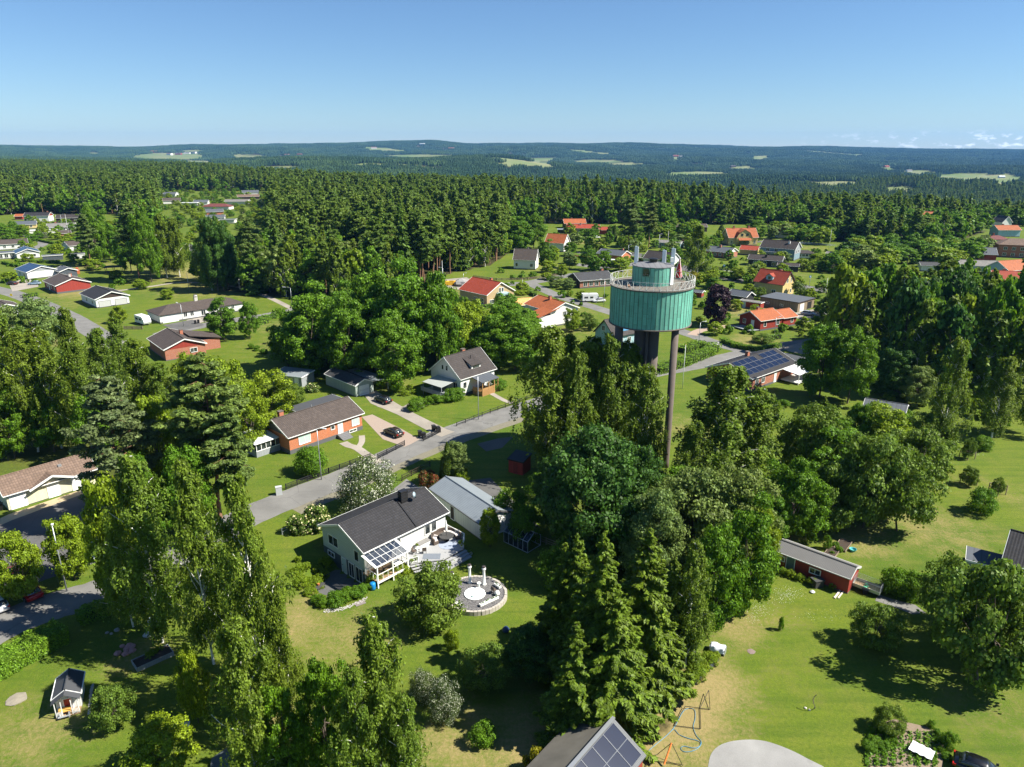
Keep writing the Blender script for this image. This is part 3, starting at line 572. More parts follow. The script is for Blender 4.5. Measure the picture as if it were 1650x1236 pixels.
    if plinth:
        pb = MB(); t_ = .025; pb.box(x0-t_, y0-t_, -.3, x1+t_, y0, plinth); pb.box(x0-t_, y1, -.3, x1+t_, y1+t_, plinth); pb.box(x0-t_, y0, -.3, x0, y1, plinth); pb.box(x1, y0, -.3, x1+t_, y1, plinth); pb.build('plinth', PLN, e)
    for cc in chim:
        u, v = cc[0]*L, cc[1]*W; zz = ze if flat or hip else ze+rise*(1-abs(v-W/2)/(W/2)); mt = CHB if len(cc) < 3 else {'g': CHG, 'b': BLACK, 'w': WALLS['whitep']}[cc[2]]; hh = 1.15+(rise if hip else 0)
        ch = MB().box(u-.42, v-.36, zz-.4, u+.42, v+.36, zz+hh).build('chimney', mt, e); MB().box(u-.48, v-.42, zz+hh, u+.48, v+.42, zz+hh+.12).build('chimney_cap', CONC if mt is not BLACK else BLACK, ch)
    for o_ in win: opening(e, *o_[:5], 'window', dims=dims, mt=o_[5] if len(o_) > 5 else None)
    for o_ in doors: opening(e, *o_[:5], 'door', mt=o_[5] if len(o_) > 5 else WHITE, fm=o_[6] if len(o_) > 6 else WHITE, dims=dims)
    return e
def wins(side, n, L, z=1.1, w_=1.2, h=1.1, m=1.5): return [(side, m+(L-2*m)*(i+.5)/n, z, w_, h) for i in range(n)]
GDOOR = boardm('white_garage_door', (.75, .76, .75), .25, True)

# --- pale green main house (local x along the long eave towards upper right, y back)
MH = house((585.5, 892.4), 47.3, 14.0, 9.9, 3.75, 2.0, 'white', 'black', 'pale green boarded house with black tiled roof, glazed porch and grey deck', plinth=0, ov=.42, extra='pit', gcol='pale', gz=.95,
           win=[('s', 4.4, 1.9, .8, 1.25), ('s', 5.5, 1.9, .8, 1.25), ('s', 10.4, 1.9, .8, 1.25), ('s', 11.5, 1.9, .8, 1.25), ('n', 3, 1.8, 1.2, 1.1), ('n', 9, 1.8, 1.2, 1.1), ('w', 7.1, 1.85, 2.0, 1.25), ('w', 2.1, 1.7, .8, 1.35)])
MB().box(.36, .4, -1.6, .42, 9.5, .9).build('basement_wall', plain('basement_render', (.07, .095, .11), .8), MH)
opening(MH, 'w', 7.7, .05, 1.3, .6, 'window', dims=(.35, .42, 13.6, 9.5)); opening(MH, 'w', 4.9, -1.15, .9, 2.05, 'door', mt=plain('pale_door', (.5, .62, .62), .5), dims=(.35, .42, 13.6, 9.5))
opening(MH, 'w', 3.3, -1.05, 1.0, 1.9, 'window', dims=(.35, .42, 13.6, 9.5)); opening(MH, 'w', 1.7, -1.05, 1.3, 1.9, 'window', dims=(.35, .42, 13.6, 9.5))
ch = MB().box(9.2, 4.0, 5.3, 10.3, 4.75, 7.1).build('chimney', ribm('black_sheet', (.02, .02, .022), .25, .35, axis=2), MH)
cc = MB()
for k in range(4): cc.box(9.15, 3.95, 5.75+k*.4, 10.35, 4.8, 5.8+k*.4)
cc.build('chimney_cap', plain('glossy_black', (.03, .03, .03), .2), ch)
dsh = MB(); dsh.lathe([(.02, 0), (.25, .04), (.42, .14), (.44, .16)], 16); do = dsh.build('satellite_dish', plain('dish_grey', (.35, .45, .5), .5), MH, True, (10.9, 3.6, 6.2)); do.rotation_euler = (math.radians(70), 0, math.radians(30))
MB().tube([(10.6, 4.1, 5.3), (10.8, 3.75, 6.1)], .03, 5).build('dish_arm', GREYM, MH)
# two rows of roof ladder steps
lb = MB(); lb.beam((9.0, 4.6, 5.80), (8.4, .1, 3.98), .22, .06); lb.build('roof_ladder', plain('dark_step', (.02, .02, .022), .5), MH)
# glazed porch
for (x, y) in ((.1, -.0), (.1, -2.45), (2.4, -2.45), (4.7, -2.45), (4.7, -.1)): MB().box(x-.07, y-.07, .0 if y < -2 else .3, x+.07, y+.07, 3.35 if y > -1 else 2.9).build('porch_post', WHITE, MH)
pf = MB(); pf.beam((-.1, .15, 3.48), (-.1, -2.6, 2.95), .34, .1); pf.beam((4.9, .15, 3.48), (4.9, -2.6, 2.95), .34, .1); pf.beam((0, -2.55, 2.96), (4.8, -2.55, 2.96), .12, .14)
for k in range(1, 6): pf.beam((k*.8, .1, 3.47), (k*.8, -2.5, 2.98), .05, .08)
pf.beam((0, -1.2, 3.24), (4.8, -1.2, 3.24), .05, .06); pf.build('porch_roof_frame', WHITE, MH)
gl, gt, gb = newmat('roof_glass'); gb.inputs['Base Color'].default_value = (.03, .045, .08, 1); gb.inputs['Roughness'].default_value = .05; gb.inputs['Alpha'].default_value = .5
MB().slab([(0, -2.5, 2.985), (4.8, -2.5, 2.985), (4.8, .1, 3.49), (0, .1, 3.49)], .01).build('porch_glass', gl, MH)
MB().box(0, -2.55, .75, 4.8, .4, .92).build('porch_floor', WOODR, MH); MB().box(-.06, -2.62, .7, 4.85, -2.56, .95).build('porch_fascia', WHITE, MH)
ra = MB()
for k in range(7): ra.box(.1+k*.75, -2.5, .92, .14+k*.75, -2.46, 1.8)
ra.beam((.1, -2.48, 1.8), (4.7, -2.48, 1.8), .07, .06); ra.beam((.1, -.1, 1.8), (.1, -2.48, 1.8), .07, .06)
for k in range(4): ra.box(.08, -.3-k*.65, .92, .12, -.26-k*.65, 1.8)
ra.build('porch_railing', WHITE, MH)
# deck with steps
DK = ribm('grey_decking', (.34, .34, .34), .14, .7, axis=0, gs=.25)
dk = MB(); dk.slab([(4.85, .42, .95), (4.85, -2.3, .95), (6.2, -2.9, .95), (8.6, -4.6, .95), (12.2, -4.6, .95), (13.9, -3.0, .95), (13.9, .42, .95)], .14); dk.build('deck', DK, MH)
for k in range(3):
    z = .70-k*.24; g_ = .42*(k+1); sp = MB(); sp.slab([(6.2-.1*k, -2.9-g_, z), (8.7, -4.6-g_, z), (12.4, -4.6-g_, z), (12.4, -4.6, z), (8.6, -4.6, z), (6.2, -2.9, z)], .2); sp.build('deck_step', DK, MH)
for k in range(4):
    z = .72-k*.22; MB().slab([(5.0, -2.35-.36*k, z), (6.1, -2.75-.36*k, z), (6.1, -3.1-.36*k, z), (5.0, -2.72-.36*k, z)], .06).build('step', DK, MH)
ra = MB()
def rail(mb, p, q, z0, h, lat=True):
    p = Vector((*p, z0)); q = Vector((*q, z0)); n = max(1, int((q-p).length/1.3))
    for i in range(n+1):
        c = p+(q-p)*i/n; mb.box(c.x-.05, c.y-.05, z0, c.x+.05, c.y+.05, z0+h)
    for z in (z0+h-.05, z0+.15): mb.beam((p.x, p.y, z), (q.x, q.y, z), .08, .07)
    if lat:
        m = int((q-p).length/.28)
        for i in range(m):
            c = p+(q-p)*i/m; d = p+(q-p)*(i+1)/m; mb.beam((c.x, c.y, z0+.15), (d.x, d.y, z0+h-.08), .03, .03); mb.beam((d.x, d.y, z0+.15), (c.x, c.y, z0+h-.08), .03, .03)
rail(ra, (13.8, .3), (13.8, -3.0), .95, .9); rail(ra, (13.8, -3.0), (12.3, -4.4), .95, .9); ra.build('deck_railing', WHITE, MH); ra = MB(); rail(ra, (4.95, -2.2), (6.1, -2.75), .95, .85); rail(ra, (4.95, -1.0), (4.95, -2.2), .95, .85); ra.build('deck_railing', WHITE, MH)
# --- metal roofed garage beside it
G2 = house((691, 788), -52.8, 13.2, 5.9, 2.5, 1.15, 'white', 'metal', 'white garage with grey sheet metal roof beside the pale green house', 'garage', ov=.25, doors=[('s', 6.0, .1, .9, 2.0, plain('dark_door', (.05, .035, .03), .6)), ('e', 3.0, .1, 2.4, 2.0, GDOOR)], trim=plain('dark_trim', (.10, .10, .10), .6), plinth=.1)
# --- orange brick bungalow across the street
BH = house((464, 706.8), 49.0, 16.2, 9.6, 3.2, 2.15, 'brick', 'brown', 'orange brick bungalow with brown tiled roof across the street', gcol='dgrey', plinth=.75, chim=[(.17, .66)],
           win=[('s', 3.4, 1.25, 2.2, 1.4, plain('pale_blind', (.42, .56, .48), .4)), ('s', 14.3, 1.35, 1.5, 1.2, plain('pale_blind', (.42, .56, .48))), ('s', 9.3, 2.0, .7, .6), ('s', 13.6, .25, 1.5, .4), ('e', 3, 1.3, 1.2, 1.1)], doors=[('s', 10.9, .8, .95, 2.1)])
bs = MB()
for k in range(5): bs.box(10.0-.25*k, -.1-.36*k, .0, 12.2+.1*k, .4-.3*0, .75-.15*k) if k == 0 else bs.box(10.0, -.1-.36*k, 0, 12.2, -.1-.36*(k-1), .75-.15*k)
bs.build('entrance_steps', plain('grey_steps', (.16, .16, .165), .8), BH)
MB().tube([(8.2, 4.9, 5.0), (8.2, 4.9, 5.9)], .09, 8).box(8.0, 4.6, 5.0, 8.5, 5.0, 5.1).build('roof_vent', GREYM, BH)
po = MB(); po.slab([(-4.4, 3.2, 2.55), (.2, 3.2, 2.55), (.2, 9.0, 3.1), (-4.4, 9.0, 3.1)], .1); po.build('porch_roof', ROOFS['whiter'], BH)
po = MB(); po.box(-4.1, 3.5, -.3, .4, 8.8, 1.1); po.build('porch_wall', WALLS['grey'], BH)
po = MB(); po.box(-4.0, 3.6, 1.1, .4, 8.7, 2.4); po.build('porch_window', GLASS, BH)
po = MB(); [po.box(-4.05+k*.9, 3.5, 1.1, -3.95+k*.9, 3.56, 2.45) for k in range(5)]; po.box(-4.1, 3.46, 1.05, .4, 3.56, 1.15); po.build('porch_frame', WHITE, BH)
BG = house((546.5, 664.5), 49.0, 10.5, 5.8, 2.6, .0, 'white', 'felt', 'low white garage with black felt roof behind the orange brick bungalow', 'garage', flat=True, ov=.2, plinth=0, doors=[('e', 3.0, .1, 2.3, 2.0, GDOOR)])
BG.location = (BH.location[0]+9.0*math.cos(math.radians(49))-9.2*math.sin(math.radians(49)), BH.location[1]+9.0*math.sin(math.radians(49))+9.2*math.cos(math.radians(49)), 0)
# --- white gabled house
WH = house((742, 612.8), 47.4, 11.0, 10.2, 3.9, 4.0, 'whitep', 'darkbrown', 'white gabled house with dark brown roof, covered deck and timber porch', gcol='whitep', plinth=.6, chim=[(.62, .62)], win=[('w', 4.6, 5.0, .6, 1.0), ('w', 5.9, 5.0, .6, 1.0), ('s', 1.6, 1.7, .9, 1.3), ('s', 9.6, 1.5, 1.0, 1.4), ('e', 3, 1.5, 1.2, 1.2), ('e', 5, 5.2, 1.0, 1.1), ('w', 2.0, 1.6, 1.2, 1.2)], doors=[('s', 7.6, .9, .95, 2.05)])
dm = MB(); dm.add([(4.6, 1.35, 4.9), (7.3, 1.35, 4.9), (7.3, 1.35, 5.85), (4.6, 1.35, 5.85), (4.6, 3.6, 6.6), (7.3, 3.6, 6.6)], [(0, 1, 2, 3), (0, 3, 4), (1, 5, 2), (0, 4, 5, 1)]); dm.build('dormer_wall', WALLS['whitep'], WH)
MB().slab([(4.3, 1.05, 5.88), (7.6, 1.05, 5.88), (7.6, 4.3, 7.28), (4.3, 4.3, 7.28)], .12).build('dormer_roof', ROOFS['darkbrown'], WH)
MB().box(5.0, 1.28, 5.15, 6.9, 1.33, 5.7).build('dormer_window', GLASS, WH); MB().tube([(6.0, 3.1, 6.8), (6.0, 3.1, 7.5)], .08, 6).build('roof_vent', BLACK, WH)
MB().slab([(-4.0, 1.6, 2.9), (.4, 1.6, 3.4), (.4, 7.6, 3.4), (-4.0, 7.6, 2.9)], .07).build('awning', ribm('grey_plastic', (.36, .38, .36), .5, .5, axis=1), WH)
dk = MB(); dk.box(-4.2, .8, .95, .4, 8.0, 1.1); [dk.box(x-.06, y-.06, -.2, x+.06, y+.06, 2.85) for x in (-3.9,) for y in (1.7, 4.6, 7.5)]; dk.build('deck', WALLS['grey'], WH)
dr = MB(); rail(dr, (-4.15, .85), (-4.15, 7.9), 1.1, .8, False); rail(dr, (-4.15, .85), (.3, .85), 1.1, .8, False); [dr.box(-4.2, .9+k*.28, 1.15, -4.16, 1.1+k*.28, 1.85) for k in range(25)]; [dr.box(-4.1+k*.28, .82, 1.15, -3.9+k*.28, .86, 1.85) for k in range(16)]; dr.build('deck_railing', WALLS['grey'], WH)
MB().slab([(3.4, -3.0, 3.2), (8.6, -3.0, 3.2), (8.6, .4, 3.8), (3.4, .4, 3.8)], .14).build('porch_roof', ROOFS['slate'], WH)
pp = MB(); pp.box(3.6, -2.8, .85, 7.4, .4, 1.0); [pp.box(x-.07, -2.87, -.1, x+.07, -2.73, 3.2) for x in (3.7, 5.6, 7.3, 8.4)]; [pp.box(3.62, -2.8+k*.3, -.1, 3.66, -2.6+k*.3, 1.7) for k in range(10)]; [pp.box(3.7+k*.3, -2.86, -.1, 3.92+k*.3, -2.82, 1.75) for k in range(12)]; pp.build('porch_timber', plain('new_timber', (.42, .23, .09), .7, .2), WH)
sp = MB(); [sp.box(7.4+k*.36, -2.5, -.1, 7.76+k*.36, -1.0, .85-.17*k) for k in range(5)]; [sp.beam((7.4, y, 1.85), (9.2, y, .95), .08, .07) for y in (-2.55, -.95)]; [sp.box(7.4+k*.6, y-.04, 0, 7.48+k*.6, y+.04, 1.85-.3*k) for k in range(4) for y in (-2.55, -.95)]; sp.build('porch_steps', plain('new_timber', (.42, .23, .09)), WH)
# --- green grey garage with carport
GG = house((522.3, 603), -44.5, 12.1, 4.9, 2.5, 1.0, 'greygreen', 'dark', 'grey green wooden garage with white door and attached carport', 'garage', ov=.2, plinth=.15, doors=[('e', 2.3, .1, 2.3, 2.0, GDOOR)], win=[])
MB().slab([(1.0, 4.6, 2.65), (12.6, 4.6, 2.75), (12.6, 8.4, 2.45), (1.0, 8.4, 2.35)], .08).build('carport_roof', ROOFS['metal'], GG)
cp = MB(); [cp.box(x-.06, 8.1, -.1, x+.06, 8.22, 2.4) for x in (1.2, 5, 8.8, 12.4)]; cp.build('carport_post', WHITE, GG)
house((437, 603), -20, 8.0, 5.0, 2.3, .3, 'grey', 'metal', 'small shed with blue grey sheet roof behind the brick bungalow garden', 'shed', flat=True, mono=True, ov=.2, plinth=0, doors=[('s', 6.5, .1, .9, 1.9)])
# --- pale yellow garage row, left
GY = house((4.4, 801.4), 48.5, 12.6, 6.2, 2.5, 1.9, 'yellowp', 'brown2', 'pale yellow communal garage with brown tiled roof and centre gable', 'garage', ov=.45, plinth=.1, doors=[('s', 6.4, .1, 1.5, 2.2, WHITE), ('s', 1.8, .1, 2.0, 2.0, WHITE), ('s', 9.9, .1, 1.9, 2.0, WHITE)])
gp = MB(); gp.slab([(3.3, -.5, 2.50), (6.4, -.5, 3.75), (6.4, 2.3, 3.75), (3.3, .1, 2.62)], .14); gp.slab([(6.4, -.5, 3.75), (9.5, -.5, 2.50), (9.5, .1, 2.62), (6.4, 2.3, 3.75)], .14); gp.build('porch_roof', ROOFS['brown2'], GY)
gp = MB(); gp.beam((3.2, -.53, 2.42), (6.4, -.53, 3.72), .06, .3); gp.beam((9.6, -.53, 2.42), (6.4, -.53, 3.72), .06, .3); gp.build('porch_bargeboard', WHITE, GY)
gp = MB(); gp.prism([(3.7, 2.3), (9.1, 2.3), (6.4, 3.5)], 'y', .1, .44); gp.build('porch_gable', WALLS['yellowp'], GY)
rv = MB(); rv.box(8.0, 2.0, 3.8, 8.5, 2.5, 4.1); rv.build('roof_vent', GREYM, GY)
# --- playhouse
PH = house((83, 1129.6), 24, 3.1, 2.35, 1.65, .75, 'white', 'felt', 'small white playhouse with black roof and red door on the lawn', 'playhouse', ridge='y', ov=.2, plinth=.05, win=[('s', 1.5, .8, .5, .5), ('n', 1.5, .8, .5, .5)])
opening(PH, 'w', 1.2, .1, .6, 1.25, 'door', mt=plain('red_door', (.35, .03, .02), .5), dims=(.2, .2, 2.9, 2.15))
MB().box(-.7, .2, .05, .2, 2.15, .15).build('porch_floor', WOODR, PH); pr = MB(); [pr.box(-.65, y-.03, .1, -.59, y+.03, 1.7) for y in (.25, .8, 1.6, 2.1)]; [pr.box(-.66, .25+k*.1, .2, -.63, .30+k*.1, .7) for k in range(6)]; [pr.box(-.66, 1.65+k*.1, .2, -.63, 1.7+k*.1, .7) for k in range(5)]; pr.build('porch_railing', WHITE, PH)
MB().slab([(-.75, 0, 1.72), (0, 0, 1.72), (0, 1.18, 2.47), (-.75, 1.18, 2.47)], .08).slab([(-.75, 1.18, 2.47), (0, 1.18, 2.47), (0, 2.35, 1.72), (-.75, 2.35, 1.72)], .08).build('porch_roof', ROOFS['felt'], PH)
# --- red allotment shed
RS = house((1245.4, 886.7), -42.9, 9.4, 3.6, 2.1, .75, 'red', 'eternit', 'long dark red allotment shed with corrugated grey roof', 'shed', ov=.15, plinth=.1, trim=plain('old_trim', (.5, .5, .48), .7), win=[('s', 1.0, 1.1, 1.0, .55), ('s', 5.3, 1.0, 1.2, .6)], doors=[('s', 2.3, .1, .95, 1.85, plain('green_grey_door', (.12, .17, .16), .7))])
RS2 = house((1225, 862), -42.9, 3.0, 3.6, 2.15, .78, 'red', 'slate', 'darker felt covered end of the red allotment shed', 'shed', ov=.1, plinth=0) if False else None
house((817.5, 740), -30, 2.9, 3.0, 2.3, .5, 'red', 'felt', 'small red garden shed with black roof in the shade of the oak', 'shed', flat=True, mono=True, ov=.15, plinth=0, trim=BLACK, doors=[('s', 1.4, .1, .8, 1.8, plain('red_plank', (.2, .03, .02)), WALLS['red'])])
# --- solar roofed building at the bottom edge
SH = house(P(989, 1157.3, 5.0), 0, 1, 1, 5, 0, 'red', 'felt', 'x', 'x', world=True, flat=True) if False else None
_p = np.array(P(989, 1157.3, 4.6)); _q = np.array(P(920, 1236, 4.6)); _d = (_q-_p)/np.linalg.norm(_q-_p); thr = math.atan2(_d[1], _d[0]); _n = np.array([-_d[1], _d[0]])
SB = empty('outbuilding', (_p[0], _p[1], 0), thr, 'outbuilding with solar panels on a corrugated roof at the bottom edge', 'building'); HL.append('outbuilding with solar panels'); HF.append((_p[0]+_d[0]*5, _p[1]+_d[1]*5, 7))
_L = 11; MB().slab([(0, 0, 4.6), (_L, 0, 4.6), (_L, 3.2, 2.7), (0, 3.2, 2.7)], .1).build('roof', ribm('corrugated_metal', (.12, .125, .13), .16, .75, axis=0, gs=.7), SB)
MB().slab([(0, -3.9, 2.5), (_L, -3.9, 2.5), (_L, 0, 4.58), (0, 0, 4.58)], .1).build('rear_roof', plain('mossy_felt', (.13, .12, .10), .95, .4, .8), SB)
MB().prism([(-3.5, -.2), (3.0, -.2), (3.0, 2.7), (0, 4.4), (-3.5, 2.6)], 'x', .2, _L-.2).build('wall', WALLS['red'], SB)
MB().beam((0, 0, 4.72), (_L, 0, 4.72), .3, .06).build('ridge_cap', GREYM, SB)
PVM = plain('solar_cell', (.009, .014, .034), .22, .15, 1, spec=.4); PVF = plain('solar_frame', (.16, .17, .19), .5)
def pvpanel(x0, x1, y0, y1, zf, par):
    o = MB().slab([(x0, y0, zf(y0)), (x1, y0, zf(y0)), (x1, y1, zf(y1)), (x0, y1, zf(y1))], .04).build('solar_panel', PVM, par); f = MB(); e_ = .02
    for a, b in (((x0, y0), (x1, y0)), ((x0, y1), (x1, y1)), ((x0, y0), (x0, y1)), ((x1, y0), (x1, y1))): f.beam((a[0], a[1], zf(a[1])+e_), (b[0], b[1], zf(b[1])+e_), .035, .04)
    f.build('panel_frame', PVF, o)
zf = lambda y: 4.6-1.9*y/3.2+.1
for i in range(6):
    for j in range(2): pvpanel(.45+i*1.62, 2.05+i*1.62, .22+j*1.38, 1.58+j*1.38, zf, SB)
# --- solar roofed brick bungalow right of the tower
SR = house((1211.6, 611.6), 40, 19.0, 12.0, 3.0, 2.3, 'redbrick', 'black', 'red brick bungalow covered with solar panels right of the tower', plinth=.5, chim=[(.50, .62)], win=wins('s', 2, 8, 1.2), doors=[('s', 10.2, .3, .9, 2.1, WHITE)])
zf = lambda y: 3.0+2.3*(y/6.0)+.16
for i in range(8):
    for j in range(3):
        if not (i == 4 and j == 2): pvpanel(.6+i*2.1, 2.62+i*2.1, 1.1+j*1.55, 2.6+j*1.55, zf, SR)
MB().slab([(18.0, -.2, 2.95), (25, -.2, 2.95), (25, 7.0, 2.95), (18.0, 7.0, 2.95)], .25).build('flat_roof', ROOFS['felt'], SR); MB().box(18.7, .3, -.2, 24.6, 6.6, 2.7).build('annex_wall', WALLS['white'], SR)
MB().slab([(12.6, -4.0, 2.35), (18.4, -4.0, 2.35), (18.4, .3, 2.85), (12.6, .3, 2.85)], .07).build('awning', ROOFS['whiter'], SR)
tr_ = MB(); tr_.box(12.6, -4.0, .3, 18.4, .3, .5); [tr_.box(x-.05, -3.95, 0, x+.05, -3.85, 2.35) for x in (12.7, 15.5, 18.3)]; [tr_.box(18.3, -3.9+k*.8, .5, 18.36, -3.85+k*.8, 2.4) for k in range(6)]; tr_.box(18.3, -3.9, .5, 18.38, .3, 1.2); tr_.build('terrace_frame', WHITE, SR)
ws = MB(); [ws.box(24.6+k*.16, -2.2, 0, 24.74+k*.16, -2.15, 1.8) for k in range(26)]; [ws.box(28.7, -2.1-k*.16, 0, 28.74, -2.24-k*.16, 1.8) for k in range(10)]; tag(ws.build('wooden_screen', WALLS['rawwood'], SR))
# --- light blue gabled house seen behind the tower legs
LB = house((989.8, 544.3), 37, 10.0, 8.0, 3.2, 4.0, 'teal', 'darkbrown', 'light blue gabled house with brown roof seen behind the tower legs', win=[('w', 4.5, 4.2, 1.0, 1.3), ('s', 3, 1.2, 1.2, 1.2), ('s', 6, 1.2, 1.2, 1.2)], trim=plain('dark_barge', (.06, .05, .05)), chim=[(.8, .6)])
MB().box(3.0, .9, 4.2, 7.0, 1.2, 5.2).build('dormer_window', plain('blue_frame', (.12, .35, .6), .5), LB)
house((1035, 416), -40, 14, 10, 3.0, 3.0, 'whitep', 'darkbrown', 'house with wide brown roof directly behind the tower cabin', win=wins('s', 3, 13))
# ------------------------------------------------------------------ town houses
def gw(n, W, z=1.0): return [('w', W*(i+1)/(n+1), z, 1.1, 1.1) for i in range(n)]
def ge(n, W, z=1.0): return [('e', W*(i+1)/(n+1), z, 1.1, 1.1) for i in range(n)]
D = dict
# left side; ridge 'y' = the visible gable faces the camera
house((24.9, 409), 38, 13, 10, 2.8, 1.9, 'white', 'blueroof', 'white bungalow with blue solar roof beside the road at the left edge', ridge='y', gcol='grey', win=[('w', 3, 1, 2.0, 1.1), ('w', 7, 1, 1.0, 1.1), ('n', 3, 1, 1.5, 1.1), ('n', 8, 1, 1.5, 1.1)])
house((41.9, 439.5), 50, 14, 11.5, 2.9, 1.9, 'whitep', 'blueroof', 'white bungalow with blue roof and car in the drive, above the red one', ridge='y', gcol='grey', win=[('n', 4, 1, 1.5, 1.1), ('n', 9, 1, 1.5, 1.1)], doors=[('n', 6.5, .1, 1, 2)])
house((88.6, 461.4), 46, 16, 12, 2.9, 2.1, 'red', 'brown', 'red wooden bungalow with brown roof and white corner boards', ridge='y', chim=[(.35, .45, 'g'), (.7, .3)], plinth=.6, win=[('n', 3, 1.2, 1.2, 1.1), ('n', 7, 1.2, 1.2, 1.1), ('n', 12, 1.2, 1.2, 1.1)], doors=[('n', 9.5, .4, 1, 2)])
house((152.3, 483.4), 46, 16, 11, 2.9, 2.0, 'whitep', 'black', 'white bungalow with black roof and two large garage style shutters', ridge='y', gcol='brown', win=[('n', 4, 1, 1.2, 1.1), ('n', 10, 1, 1.2, 1.1)], doors=[('w', 3.0, .2, 3.6, 1.9, plain('grey_shutter', (.42, .42, .40), .6), plain('shutter_dark', (.1, .1, .1))), ('w', 8.0, .2, 3.6, 1.9, plain('grey_shutter', (.42, .42, .40), .6), plain('shutter_dark', (.1, .1, .1)))])
house((255.2, 508.9), 45, 27, 10.8, 2.6, 1.9, 'whitep', 'brown', 'long white bungalow with hipped brown roof along the street', hip=True, chim=[(.55, .8, 'w'), (.5, .5, 'g')], win=[('s', 8, 1, 1, 1.4), ('s', 10, 1, 1, 1.4), ('s', 13.5, .6, 1.3, 1.6), ('s', 16, 1.3, 1, .9), ('s', 17.7, 1.3, 1, .9), ('s', 19.4, 1.3, 1, .9), ('s', 23, 1.3, 1, .9)], doors=[('s', 3.5, 0, 4.5, 2.0, GDOOR)])
RG = house((263, 564.7), 40, 15, 10.5, 2.9, 2.0, 'redbrick', 'brown', 'brick house with bright red gable panel among the left birches', ridge='y', gcol='red', gz=2.75, chim=[(.55, .35)], win=[('w', 3.3, 1.2, 1.6, 1.0)], plinth=.2)
MB().slab([(4, -5.0, 2.9), (12, -5.0, 2.9), (12, 3, 4.6), (4, 3, 4.6)], .15).build('wing_roof', ROOFS['brown'], RG); MB().box(4.4, -4.6, -.2, 11.6, 1, 2.8).build('wing_wall', WALLS['redbrick'], RG)
house((110.4, 397), 50, 18, 10, 2.7, 1.9, 'white', 'brown', 'white bungalow with brown roof behind the tall bare pine', win=wins('s', 5, 18), chim=[(.5, .6, 'g')], wallmt=None, trim=WHITE)
house((111.6, 411), 35, 6.5, 3.2, 2.2, .3, 'white', 'felt', 'small white garden shed with dark roof on the lawn', 'shed', flat=True, mono=True, ov=.15)
house((36.4, 348.5), 10, 17, 9, 4.2, 2.2, 'whitep', 'black', 'two storey white house with red gable top at the forest edge', gcol='red', gz=4.1, chim=[(.85, .6)], win=ge(2, 9, 2.6)+[('e', 6, .6, 1, 1)]+wins('s', 3, 13, 1.5))
house((22, 349), 10, 6, 6, 2.4, 1.5, 'red', 'orange', 'small red shed at the left end of the two storey white house', 'shed')
house((18.2, 363), 30, 14, 11, 2.8, 1.8, 'yellow', 'slate', 'bungalow with slate roof and yellow band under the gable', gcol='grey', win=wins('s', 3, 14))
house((88.6, 352), 20, 16, 10, 3.2, 2.1, 'brown', 'darkbrown', 'dark brown house with white gable top near the forest edge', gcol='white', win=ge(2, 10)+wins('s', 3, 16))
house((74, 367.3), 25, 16, 11, 2.9, 2.1, 'white', 'grey', 'white bungalow with pale grey tiled roof, behind the flat carport', win=wins('s', 4, 16), gcol='white', chim=[(.3, .6)])
house((46, 372), 30, 17, 6, 2.4, 0, 'white', 'whiter', 'flat white carport in front of the grey roofed bungalow', 'carport', flat=True, ov=.2)
house((90, 377), 35, 8, 7, 2.6, 1.4, 'redbrick', 'brown', 'small brick garage with brown roof above the white bungalow', 'garage', win=ge(1, 7))
house((-6, 395), 35, 14, 11, 2.8, 1.9, 'white', 'brown', 'bungalow with brown roof cut by the left edge', win=wins('s', 3, 14)); house((-20, 410), 38, 12, 9, 2.8, .0, 'white', 'slate', 'white terrace block with dark flat roof at the left edge', flat=True, win=wins('s', 4, 12, .6, 1.4, 1.7))
house((95, 438.5), 46, 9, 7, 2.5, 1.2, 'dgrey', 'slate', 'dark grey garage behind the red bungalow', 'garage', ridge='y'); house((67, 413), 30, 8.5, 5, 2.2, .4, 'dgrey', 'slate', 'low dark roofed carport beside the blue roofed bungalow', 'carport', flat=True, ov=.2)
house((-16, 502), 48, 12, 9, 2.6, 1.6, 'white', 'brown', 'white garage with brown roof at the left edge of the street', 'garage', ridge='y')
house((130, 349), 30, 12, 9, 3, 2, 'white', 'black', 'white house with black roof half hidden behind the park trees', win=wins('s', 3, 12)); house((192, 345), 20, 14, 9, 3, 2, 'white', 'dark', 'white house with dark roof behind the tall park trees', win=wins('s', 3, 14)+ge(2, 9))
pg = empty('pergola', (*P(170, 441), 0), math.radians(20), 'dark timber pergola on the park lawn', 'pergola'); _m = MB(); [_m.box(x, y, 0, x+.18, y+.18, 2.4) for x in (0, 3, 6) for y in (0, 3.6)]; _m.build('post', WALLS['black'], pg); _m = MB(); _m.box(-.3, -.3, 2.4, 6.5, 4.1, 2.52); [_m.beam((-.4, y*.5, 2.6), (6.6, y*.5, 2.6), .08, .14) for y in range(9)]; _m.build('roof', plain('blue_black_roof', (.02, .04, .07), .3), pg); _m = MB(); _m.box(.6, 1, 0, 5.4, 2.6, .7); _m.build('bench', WALLS['dgrey'], pg)
